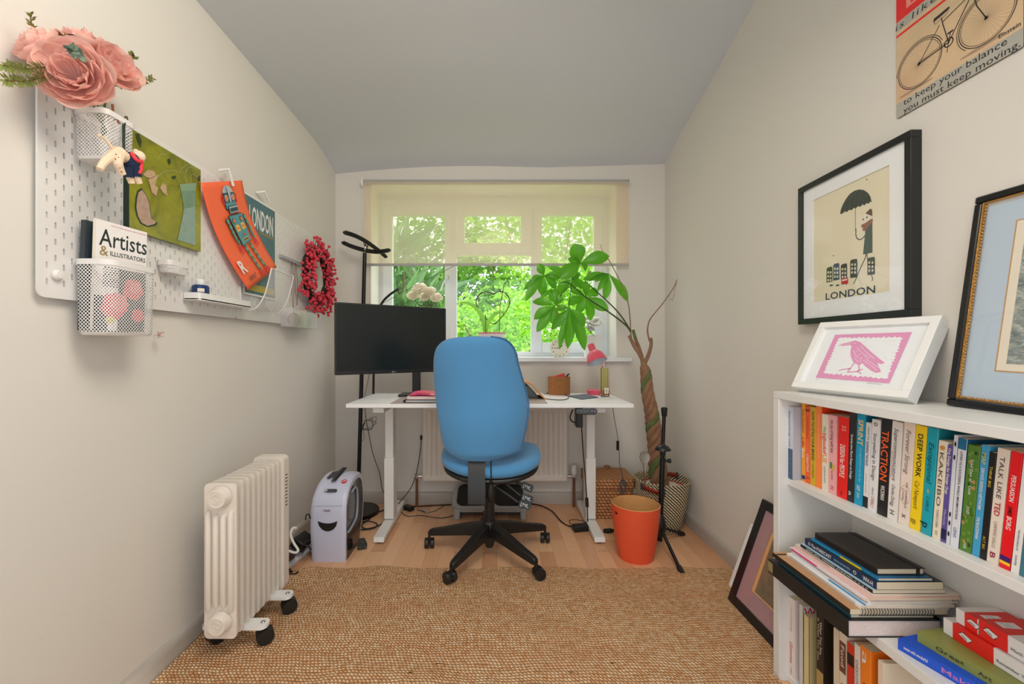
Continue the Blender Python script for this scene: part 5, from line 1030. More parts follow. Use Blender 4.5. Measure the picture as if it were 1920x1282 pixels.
# robot poster (bent sheet clipped to the board)
por = mat('poster_orange', (248, 108, 66), .5); c00, c10, c01, c11 = onL(466, 544, .055), onL(519, 500.5, .065), onL(376.4, 342.6, .055), onL(453.9, 338, .06)
def ps(u, v, o=0):
    p = (c00*(1-u)+c10*u)*(1-v)+(c01*(1-u)+c11*u)*v; s_ = math.sin(v*PI)
    return tuple(p+V((-.012*s_+o, -.030*s_, 0)))
t = thing('robot_poster', 'curling orange poster of a blue tin robot clipped to the pegboards', 'poster', c00)
b = MB(); b.grid(lambda u, v: ps(u, v), 14, 20, por); b.build('sheet', t, solid=.0006)
def W(b2, o=.0015):    # flat drawing (unit width, 1.45 high) wrapped on the sheet
    b2.v = [ps(x, y/1.45, o+z*9) for x, y, z in b2.v]; return b2
I = M.Identity(4); blu = mat('robot_teal', (84, 150, 158), .5); blud = mat('robot_dark', (40, 70, 84), .5); rgr = mat('robot_grey', (176, 186, 194), .4); rrd = mat('robot_red', (214, 40, 52), .45); ryl = mat('robot_yellow', (240, 196, 72), .5); rgn = mat('robot_green', (84, 160, 140), .5)
b = MB()
b.ell(.54, 1.29, .125, .105, rgr, I, .0002, 20, 0, PI); b.rect(.40, 1.05, .68, 1.29, blud, I, .0002); b.rect(.41, 1.06, .67, 1.285, blu, I, .0004)
for x in (.455, .625): b.rect(x-.06, 1.15, x+.06, 1.28, blud, I, .0005); b.ell(x, 1.215, .045, .052, rgr, I, .0006); b.ell(x, 1.215, .032, .038, mat('robot_orange', (232, 130, 80), .5), I, .0008)
b.rect(.36, 1.13, .40, 1.26, rrd, I, .0004); b.rect(.68, 1.13, .72, 1.26, rrd, I, .0004); b.poly([(.50, 1.38), (.58, 1.38), (.555, 1.15), (.525, 1.15)], rgr, I, .0007)
b.rect(.44, .99, .68, 1.10, blud, I, .0006); b.rect(.45, 1.0, .67, 1.09, rgr, I, .0008); b.rect(.46, 1.015, .66, 1.07, blud, I, .0009)
b.poly([(.38, .97), (.74, .97), (.71, .55), (.43, .52)], blud, I, .0005); b.poly([(.39, .96), (.73, .96), (.70, .56), (.44, .53)], blu, I, .0007)
for x in (.46, .66): b.ell(x, .89, .035, .04, blud, I, .0009); b.ell(x, .89, .025, .03, mat('robot_orange', (232, 130, 80), .5), I, .001)
b.rect(.455, .73, .545, .82, ryl, I, .0009); b.rect(.60, .74, .69, .83, ryl, I, .0009); b.rect(.475, .755, .525, .795, por, I, .001); b.rect(.62, .765, .67, .805, por, I, .001); b.rect(.54, .66, .62, .68, rrd, I, .001); b.rect(.50, .585, .66, .62, ryl, I, .0009); b.rect(.51, .592, .65, .612, blud, I, .001)
for sx_, xs in ((1, [.33, .34, .34, .345, .36]), (-1, [.79, .80, .81, .80, .80])):
    for k, (x, y) in enumerate(zip(xs, [.90, .82, .74, .67, .60])): b.ell(x, y, .038-.003*k, .045, blud, I, .0005+.0001*k); b.ell(x, y, .032-.003*k, .039, rgn, I, .0007+.0001*k)
    x = xs[-1]; b.poly([(x-.035, .55), (x+.035, .55), (x+.045, .44), (x+.02, .44), (x+.01, .49), (x-.01, .49), (x-.015, .43), (x-.04, .44)], rrd, I, .0008)
for xa, xb in ((.49, .53), (.64, .70)):
    for k in range(9):
        y = .53-.045*k; x = xa+(xb-xa)*k/9; b.rect(x-.028, y-.04, x+.028, y, rgn if k % 2 else mat('robot_green2', (60, 120, 90), .5), I, .0006)
    b.poly([(xb-.05, .12), (xb+.04, .13), (xb+.07, .05), (xb-.05, .04)], rrd, I, .0008)
b.text('R', .24, mw, M.Translation((.08, .22, 0)), .0008, fit=.14, bold=.03); b.text('is', .06, ryl, M.Translation((.24, .24, 0)), .0008); b.text('ROBOT', .085, blud, M.Translation((.16, .09, 0)), .0008, fit=.2, bold=.01)
W(b).build('robot_print', t)
# London poster behind it
tp = thing('city_poster', 'teal poster with white lettering half hidden behind the orange one', 'poster', (-1.06, 1.88, 1.27)); XP = -1.062
b = MB(); b.box((XP-.001, 1.765, 1.272), (XP, 2.022, 1.703), mw); b.build('sheet', tp)
pmx = frame_mx((XP+.0004, 1.765, 1.272), (0, 1, 0), (1, 0, 0)); tea = mat('poster_teal', (76, 112, 122), .5, var=.25, vscale=14); b = MB(); b.rect(.008, .008, .249, .423, tea, pmx)
b.text('LONDON', .125, mw, pmx @ M.Translation((.04, .30, 0)), .0006, fit=.19, bold=.02); b.rect(.12, .285, .235, .293, olv, pmx, .0006)
b.line([(.07, .02), (.11, .12), (.10, .25)], .012, dkl, pmx, .0006)
for k in range(5): b.line([(.13+.02*k, .02), (.14+.018*k, .12+.02*(k % 2)), (.15+.015*k, .2)], .004, mat('poster_light', (150, 176, 176), .5), pmx, .0007)
b.rect(.02, .02, .24, .05, mat('poster_yellow', (180, 160, 60), .5), pmx, .0008); b.build('city_print', tp)
def clip(px, py, py2, label, d=.06):
    a = onL(px, py, d+.012); c_ = onL(px+8, py2, d+.006); t = thing('peg_clip', label, 'clip', a)
    b = MB(); b.tube([a+V((-.035, 0, -.005)), a, c_], .0058, whitep, 10); b.tube([onL(px-2, py+2, .02), a], .004, whitep, 8); b.build('clip_arm', t)
clip(429, 317, 348, 'white plastic clip holding the top of the orange robot poster'); clip(496, 359, 378, 'white plastic clip holding the top of the teal poster', .03)
# clear letter tray
cl_ = bpy.data.materials.new('clear_acrylic'); cl_.use_nodes = True; nt = cl_.node_tree; nt.nodes.clear(); o_ = nt.nodes.new('ShaderNodeOutputMaterial'); mxn = nt.nodes.new('ShaderNodeMixShader'); tr = nt.nodes.new('ShaderNodeBsdfTransparent'); gl = nt.nodes.new('ShaderNodeBsdfPrincipled'); mxn.inputs[0].default_value = .28; gl.inputs['Base Color'].default_value = lin((225, 226, 228)); gl.inputs['Roughness'].default_value = .12
nt.links.new(tr.outputs[0], mxn.inputs[1]); nt.links.new(gl.outputs[0], mxn.inputs[2]); nt.links.new(mxn.outputs[0], o_.inputs[0])
t = thing('letter_holder', 'clear curved acrylic letter holder under the orange poster', 'letter holder', (-1.0, 1.84, 1.21)); pr = spline([V((-1.068, 0, 1.30)), V((-1.064, 0, 1.235)), V((-1.035, 0, 1.205)), V((-1.0, 0, 1.213)), V((-.965, 0, 1.27)), V((-.938, 0, 1.375))], 5); k = len(pr)
b = MB(); b.raw([(p.x, y, p.z) for p in pr for y in (1.752, 1.942)], [(i*2, i*2+1, i*2+3, i*2+2) for i in range(k-1)], cl_); b.build('sheet', t, solid=.003)
b = MB()
for y in (1.752, 1.942): b.tube([(p.x, y, p.z) for p in pr], .0028, pgm, 6)
b.tube([(pr[-1].x, 1.752, pr[-1].z), (pr[-1].x, 1.942, pr[-1].z)], .0028, pgm, 6); b.build('edge_trim', t)
# hook rail, chains, acrylic box
t = thing('hook_rail', 'thin grey hook rail on the pegboard near the window', 'rail', (-1.06, 2.18, 1.5)); b = MB(); b.box((DZ, 2.065, 1.488), (DZ+.012, 2.30, 1.504), grey)
for k in range(12): b.tube([(DZ+.008, 2.075+.0195*k, 1.49), (DZ+.02, 2.075+.0195*k, 1.484), (DZ+.024, 2.075+.0195*k, 1.49)], .002, chrome, 5)
b.build('rail', t)
gold = mat('dark_gold', (120, 100, 70), .4, .6)
for i, (y, z1) in enumerate(((2.15, 1.245), (2.19, 1.265))):
    tag(MB().tube(spline([(DZ+.022, y-.004, 1.486), (DZ+.026, y-.012, 1.38), (DZ+.03, y, z1), (DZ+.026, y+.014, 1.38), (DZ+.022, y+.004, 1.486)], 6), .0012, gold, 5).build('necklace'), 'thin looped necklace hanging from the hook rail, '+('nearer the camera' if i == 0 else 'nearer the window'), 'necklace')
t = thing('acrylic_box', 'clear acrylic bin on the pegboard below the berry wreath', 'container', (-1.04, 2.22, 1.15)); x0, x1, y0, y1, z0, z1 = DZ+.002, -1.005, 2.08, 2.36, 1.150, 1.245
b = MB()
for A, B_ in (((x0, y0, z0), (x1, y1, z0+.002)), ((x0, y0, z0), (x1, y0+.002, z1)), ((x0, y1-.002, z0), (x1, y1, z1)), ((x1-.002, y0, z0), (x1, y1, z1-.01)), ((x0, (y0+y1)/2, z0), (x1, (y0+y1)/2+.002, z1))): b.box(A, B_, cl_)
b.build('walls', t)
tag(MB().sph((-1.035, 2.15, 1.19), (.022, .055, .034), mat('brown_pebble', (138, 108, 84), .6, var=.2, vscale=30), 18).build('wooden_egg'), 'brown rounded wooden piece inside the clear acrylic bin', 'ornament')
tag(MB().box((-1.05, 2.24, 1.155), (-1.03, 2.26, 1.25), mat('copper_piece', (190, 130, 90), .4, .5)).build('copper_charm', bevel=.004), 'copper coloured charm standing inside the clear acrylic bin', 'ornament')
tag(MB().box((-1.045, 2.28, 1.155), (-1.035, 2.345, 1.21), mat('pale_card', (180, 186, 170), .6, var=.3, vscale=50)).build('card_box', bevel=.003), 'small pale card at the window end of the acrylic bin', 'card')
# berry wreath
t = thing('berry_wreath', 'wreath of frosted red berries on dark twigs at the end of the pegboard', 'wreath', (-1.035, 2.405, 1.445)); wc = V((-1.035, 2.405, 1.447)); tw2 = mat('wreath_twig', (56, 34, 26), .8)
for k in range(5):
    MB().tube([wc+V((.012*math.sin(2*a_+k*1.3), (.138+.012*math.sin(3*a_+k*2))*math.cos(a_), (.138+.012*math.sin(3*a_+k*2))*math.sin(a_))) for a_ in [2*PI*i/48 for i in range(48)]], .006, tw2, 6, closed=True).build('twig_ring', t)
bm = G('frosted_berry'); ns = bm.N('TexNoise', {'Vector': bm.tc.outputs['Object'], 'Scale': 180, 'Detail': 2}); bm.L(bm.mix(bm.math('MULTIPLY', ns.outputs[0], .55), lin((196, 14, 44)), lin((244, 96, 116))), 'Base Color'); bm.b.inputs['Roughness'].default_value = .5
proto = None; sp_ = []; st2 = MB()
for i in range(430):
    a_ = rnd.uniform(0, 2*PI); r_ = rnd.gauss(.152, .034); o = rnd.uniform(-.005, .05)
    if abs(r_-.152) < .02: o += .01
    if r_ < .1: r_ = .1+rnd.random()*.03
    p = wc+V((o, r_*math.cos(a_), min(r_, .205)*math.sin(a_)*1.08)); p.x = max(p.x, XL+.03); sp_.append(p); st2.tube([wc+V((0, .14*math.cos(a_), .14*math.sin(a_))), p], .0012, tw2, 4)
st2.build('berry_stems', t)
sp_.sort(key=lambda p: -p.x); e_ = MB(); e_.sph((0, 0, 0), .0088, bm.m, 12); proto = e_.build('berry', t, world=False); proto.location = sp_[0]-V(t.location)
for p in sp_[1:100]: c_ = proto.copy(); C.objects.link(c_); c_.parent = t; c_.location = p-V(t.location)
b = MB()
for p in sp_[100:]: b.sph(p, .0088, bm.m, 10)
o = b.build('berry_cluster', t); o['kind'] = 'stuff'
# peonies and sprigs
pkm_ = thin_petal('dusty_pink_petal', (238, 186, 176), (252, 214, 204), .4)
bs = V((-1.03, 1.10, 1.6))
LY = ((1, 7), (.84, 7), (.64, 6), (.48, 6), (.34, 5), (.22, 5))
def pe(px, py, X, ax_, r_, cup, lab, seed, ly=LY):
    p = onX(px, py, X); bloom('peony', lab, p, ax_, r_, cup, pkm_, 'pink peonies over the small wall basket', seed, [bs+V((0, 0, .03)), bs], layers=ly, ruf=.05, cat='flower')
pe(150, 150, -.975, (.45, -1, -.15), .084, .5, 'largest dusty pink peony, wide open, at the front of the bunch', 3)
pe(88, 103, -1.03, (-.4, -.8, .6), .056, .25, 'dusty pink peony at the far left of the bunch', 4)
pe(155, 95, -1.03, (0, -.6, .9), .055, .2, 'pale pink peony at the top of the bunch behind the largest', 5)
pe(205, 135, -1.0, (.9, -.3, .35), .068, .2, 'dusty pink half-closed peony on the right of the bunch', 6)
sgm = mat('sprig_yellow_green', (134, 142, 70), .6); sgb = mat('sprig_blue_green', (132, 154, 138), .6)
def sprig(P, m, lab, n=60, l=.013, w_=.0026, X=-1.0):
    Q = spline([onX(px, py, X+dx) for px, py, dx in P], 8); t = thing('foliage_sprig', lab, 'sprig', Q[0]); MB().tube(Q, .0015, stemm, 5).build('stem', t); b = MB()
    for i in range(n*2):
        k = min(len(Q)-2, int((i+.5)/(n*2)*(len(Q)-1))); p = Q[k]; d = (Q[k+1]-p).normalized(); s_ = V((rnd.gauss(0, 1), rnd.gauss(0, 1), rnd.gauss(0, 1))); s_ = (s_-d*s_.dot(d)).normalized(); dr = (d*.6+s_).normalized(); q = dr.cross(d).normalized()*w_
        b.raw([p, p+dr*l*.5+q, p+dr*l, p+dr*l*.5-q], [(0, 1, 2, 3)], m)
    b.build('leaves', t, sharp=0)
bp_ = (150, 170, -.03)
sprig([bp_, (90, 100, -.03), (66, 70, -.03), (56, 25, -.03)], sgm, 'yellow-green sprig rising above the left of the peony bunch')
sprig([bp_, (100, 130, .0), (45, 128, .0), (6, 122, .02)], sgm, 'yellow-green sprig reaching to the far left under the peonies', 80, .016)
sprig([bp_, (95, 145, .0), (50, 152, .0), (10, 150, .02)], sgm, 'lowest yellow-green sprig below the left peony', 70, .016)
sprig([bp_, (200, 140, -.02), (250, 110, .0), (246, 102, .0)], sgm, 'yellow-green sprig tucked behind the right peony')
sprig([bp_, (215, 160, -.01), (255, 158, .0), (286, 146, .01)], sgm, 'yellow-green sprig pointing right past the right peony', 70)
sprig([bp_, (150, 110, .06), (140, 98, .08), (134, 90, .08)], sgb, 'blue-green sprig between the top peony and the largest', 44, .016, .0045)
sprig([bp_, (172, 118, .05), (182, 118, .07), (190, 126, .07)], sgb, 'blue-green sprig right of the top peony', 44, .016, .0045)
sprig([bp_, (125, 90, .0), (121, 80, .0), (122, 62, .0)], mat('brown_leaf', (116, 92, 60), .6), 'brown leafed twig standing above the peonies', 6, .022, .006)
c = onX(212, 215, -.985); tag(MB().tube([onX(211, 196, -.99), c, onX(216, 226, -.985)], .003, mat('rust_twig', (128, 70, 44), .8), 6).tube([onX(202, 217, -.99), c, onX(224, 232, -.98)], .003, _m['rust_twig'], 6).build('twig'), 'rusty brown twig poking out over the rim of the small wall basket', 'twig')
# hanging cloth mouse
cr3 = mat('mouse_cloth', (232, 208, 180), .85, bump=.2, bscale=200); nv = mat('navy_knit', (22, 42, 74), .9, bump=.6, bscale=260); scf = mat('scarf_red', (224, 60, 70), .8); spt = mat('spot_red', (170, 60, 60), .8)
XM = -.955; q = lambda x, y, dx=0: onX(x/3.56, y/3.56, XM+dx)
t = thing('cloth_mouse', 'cream cloth mouse in a navy jumper hanging in front of the small basket', 'ornament', q(880, 1080))
body_ = MB(); body_.tube([q(760, 1010), q(790, 1025), q(830, 1050)], [.012, .018, .015], cr3, 12); body_.tube(spline([q(800, 1010), q(745, 1045, .01), q(695, 1085, .01), q(665, 1130, .01)], 4), [.012, .012, .0115, .011, .0105, .010, .0095, .009, .0085, .008, .0078, .0075, .007][:13], cr3, 10)
body_.tube(spline([q(800, 1030), q(785, 1075, .02), q(800, 1125, .02), q(822, 1165, .02)], 4), [.013, .0125, .012, .0115, .011, .0105, .010, .0095, .009, .0085, .008, .0075, .007], cr3, 10); body_.sph(q(925, 1045, .01), (.016, .014, .0155), cr3, 14); body_.sph(q(905, 1015), (.008, .004, .009), cr3, 10); body_.tube([q(930, 1045, .01), q(965, 1068, .015)], [.011, .004], cr3, 10)
body_.tube([q(865, 1175), q(880, 1225)], [.009, .007], cr3, 10); body_.tube([q(910, 1170, .01), q(932, 1225, .01)], [.009, .007], cr3, 10); body_.build('body', t)
b = MB(); b.sph(q(870, 1085), (.024, .018, .027), nv, 18); b.tube([q(850, 1120), q(862, 1185)], [.014, .0115], nv, 12); b.tube([q(900, 1120, .01), q(915, 1180, .01)], [.013, .0115], nv, 12); b.build('jumper', t, label='navy blue knitted jumper')
b = MB(); b.tube(spline([q(880, 1025, .012), q(905, 1060, .022), q(935, 1080, .022), q(945, 1060, .01)], 4), .005, scf, 8); b.tube([q(940, 1080, .02), q(938, 1130, .02), q(928, 1160, .02)], [.005, .006, .004], scf, 8); b.build('scarf', t, label='red scarf')
MB().tube(spline([q(765, 1005), q(730, 965), q(690, 920), q(660, 902)], 4), .0035, cr3, 8).build('tail', t)
b = MB(); [b.sph(q(x, y, .026), .0018, spt, 6) for x, y in ((790, 1085), (800, 1120), (812, 1145), (790, 1050), (775, 1030), (770, 1060))]; b.build('spots', t)
b = MB(); b.tube([q(835, 800, -.03), q(830, 850, -.02), q(828, 1010)], .0025, mat('green_cord', (30, 48, 44), .7), 6); b.tube([q(820, 830, -.02), q(822, 1000)], .0018, _m['green_cord'], 6); b.build('cord', t)
b = MB(); b.tube(spline([q(845, 830, -.04), q(832, 790, -.03), q(845, 778, -.03), q(852, 800, -.03)], 4), .002, gold, 6); b.build('hook', t)
c = onL(296, 628, .03); b = MB(); [b.tube([c+V((0, 0, -.0)), c+V((rnd.uniform(0, .02), rnd.uniform(-.012, .012), rnd.uniform(-.012, .014)))], .001, mat('pale_pink_sprig', (216, 188, 184), .8), 4) for _ in range(22)]; b.tube([onL(290, 628, .0), c], .001, _m['pale_pink_sprig'], 4); tag(b.build('dried_sprig'), 'tiny pale pink dried sprig at the lower right of the large wall basket', 'sprig')
# ================================================================ bookcase and books
BX, BXi, BB, BY0, BY1 = .883, .910, 1.118, .42, 1.347     # front edge, shelf fronts, back, near and far ends
shm = mat('bookcase_white', (226, 226, 224), .4, var=.02, vscale=5)
t = thing('bookcase', 'white open bookcase against the right wall', 'bookcase', (1.0, .88, 0))
b = MB(); b.box((BX, BY0, .8845), (BB, BY1, .907), shm); b.build('top_board', t, bevel=.0015)
MB().box((BX, BY1-.026, 0), (BB, BY1, .8845), shm).build('side_panel', t, bevel=.0015); MB().box((BX, BY0, 0), (BB, BY0+.026, .8845), shm).build('side_panel', t, bevel=.0015)
MB().box((BB-.006, BY0+.026, .01), (BB, BY1-.026, .8845), shm).build('back_panel', t)
Z1, Z2, Z3 = .6367, .353, .022
for z, th in ((Z1, .020), (Z2, .025), (Z3, .02)): MB().box((BXi, BY0+.026, z-th), (BB-.006, BY1-.026, z), shm).build('shelf_board', t, bevel=.001)
pgs = mat('book_pages', (226, 212, 184), .9, bump=.2, bscale=300)
def bk_(key, c, r=.4): return mat('cover_'+key, c, r)
_bc = {}
def cc(c):
    k = '%02x%02x%02x' % tuple(c)
    return mat('ink_'+k, c, .42)
def book(label, L, Hh, D, T, cover, near=None, texts=(), bands=(), group=None, name='book', hard=False, art=None, pagec=None):
    """local frame: spine on x=0 facing -x, thickness T along y, height Hh along z, depth D along x"""
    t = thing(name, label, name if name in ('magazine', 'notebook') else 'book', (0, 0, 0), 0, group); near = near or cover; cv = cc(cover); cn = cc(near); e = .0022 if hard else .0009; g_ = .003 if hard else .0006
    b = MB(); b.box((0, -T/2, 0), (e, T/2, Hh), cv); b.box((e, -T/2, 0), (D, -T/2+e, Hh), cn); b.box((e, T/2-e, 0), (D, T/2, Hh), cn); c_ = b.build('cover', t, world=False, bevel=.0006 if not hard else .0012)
    MB().box((e, -T/2+e, g_), (D-g_, T/2-e, Hh-g_), pagec or pgs).build('pages', t, world=False)
    if texts or bands or art:
        b = MB(); sm_ = M(((0, 0, -1, 0), (0, -1, 0, 0), (-1, 0, 0, 0), (0, 0, 0, 1))) @ M.Identity(4)
        sm_ = M(((0, 0, -1, -.0003), (0, -1, 0, 0), (-1, 0, 0, Hh), (0, 0, 0, 1)))   # x down the spine, y towards -y, outward -x
        for (f0, f1, c) in bands: b.rect(Hh*f0, -T*.49, Hh*f1, T*.49, cc(c), sm_, .0001)
        for tx in texts:
            s_, f0, f1, cap, c = tx[:5]; off = tx[5] if len(tx) > 5 else 0; k = dict(shear=.3) if len(tx) > 6 and tx[6] == 'i' else {}
            sz = T*cap/.72; b.text(s_, sz, cc(c), sm_ @ M.Translation((Hh*f0, -T*cap*.5+T*off, 0)), .0004, fit=Hh*(f1-f0), bold=.012 if (len(tx) > 6 and tx[6] == 'b') else 0, **k)
        if art: art(b, sm_, Hh, T)
        b.build('spine_lettering', t, world=False)
    return t
SPX = .936
def row(items, z0, spx, group):
    for it in items:
        lab, x0, x1, ytop, kw = it; X = kw.pop('X', spx); Ya = X*F/(x0-VX); Yc = X*F/(x1-VX); Ym = (Ya+Yc)/2; T = abs(Ya-Yc)*.975; dep = kw.pop('D', .13)
        Hh = H+(VY-ytop)*Ym/F-z0; lean = kw.pop('lean', 0)
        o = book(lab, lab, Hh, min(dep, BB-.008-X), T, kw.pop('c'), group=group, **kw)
        o.location = (X, Ym, z0); o.rotation_euler = (math.atan(lean), 0, 0) if lean else (0, 0, 0)
K = (24, 24, 26); Wt = (240, 238, 232)
def sea(b, m, h, t):
    b.rect(h*.58, -t*.49, h, t*.49, cc((70, 96, 130)), m, .0001)
    for k in range(6): b.line([(h*(.6+.07*k), -t*.45), (h*(.63+.065*k), t*.45)], .0008, cc((28, 36, 52)), m, .0005)
def bus(b, m, h, t): b.rect(h*.60, -t*.3, h*.68, 0, cc((90, 140, 90)), m, .0003); b.rect(h*.62, 0, h*.70, t*.3, cc((220, 180, 80)), m, .0003)
def moss(b, m, h, t):
    r2 = random.Random(5)
    for k in range(26): b.ell(h*r2.uniform(.05, .95), t*r2.uniform(-.38, .38), .004, .003, cc(r2.choice([(60, 104, 30), (110, 150, 60), (40, 76, 24), (180, 140, 90)])), m, .0002+.00001*k, 8)
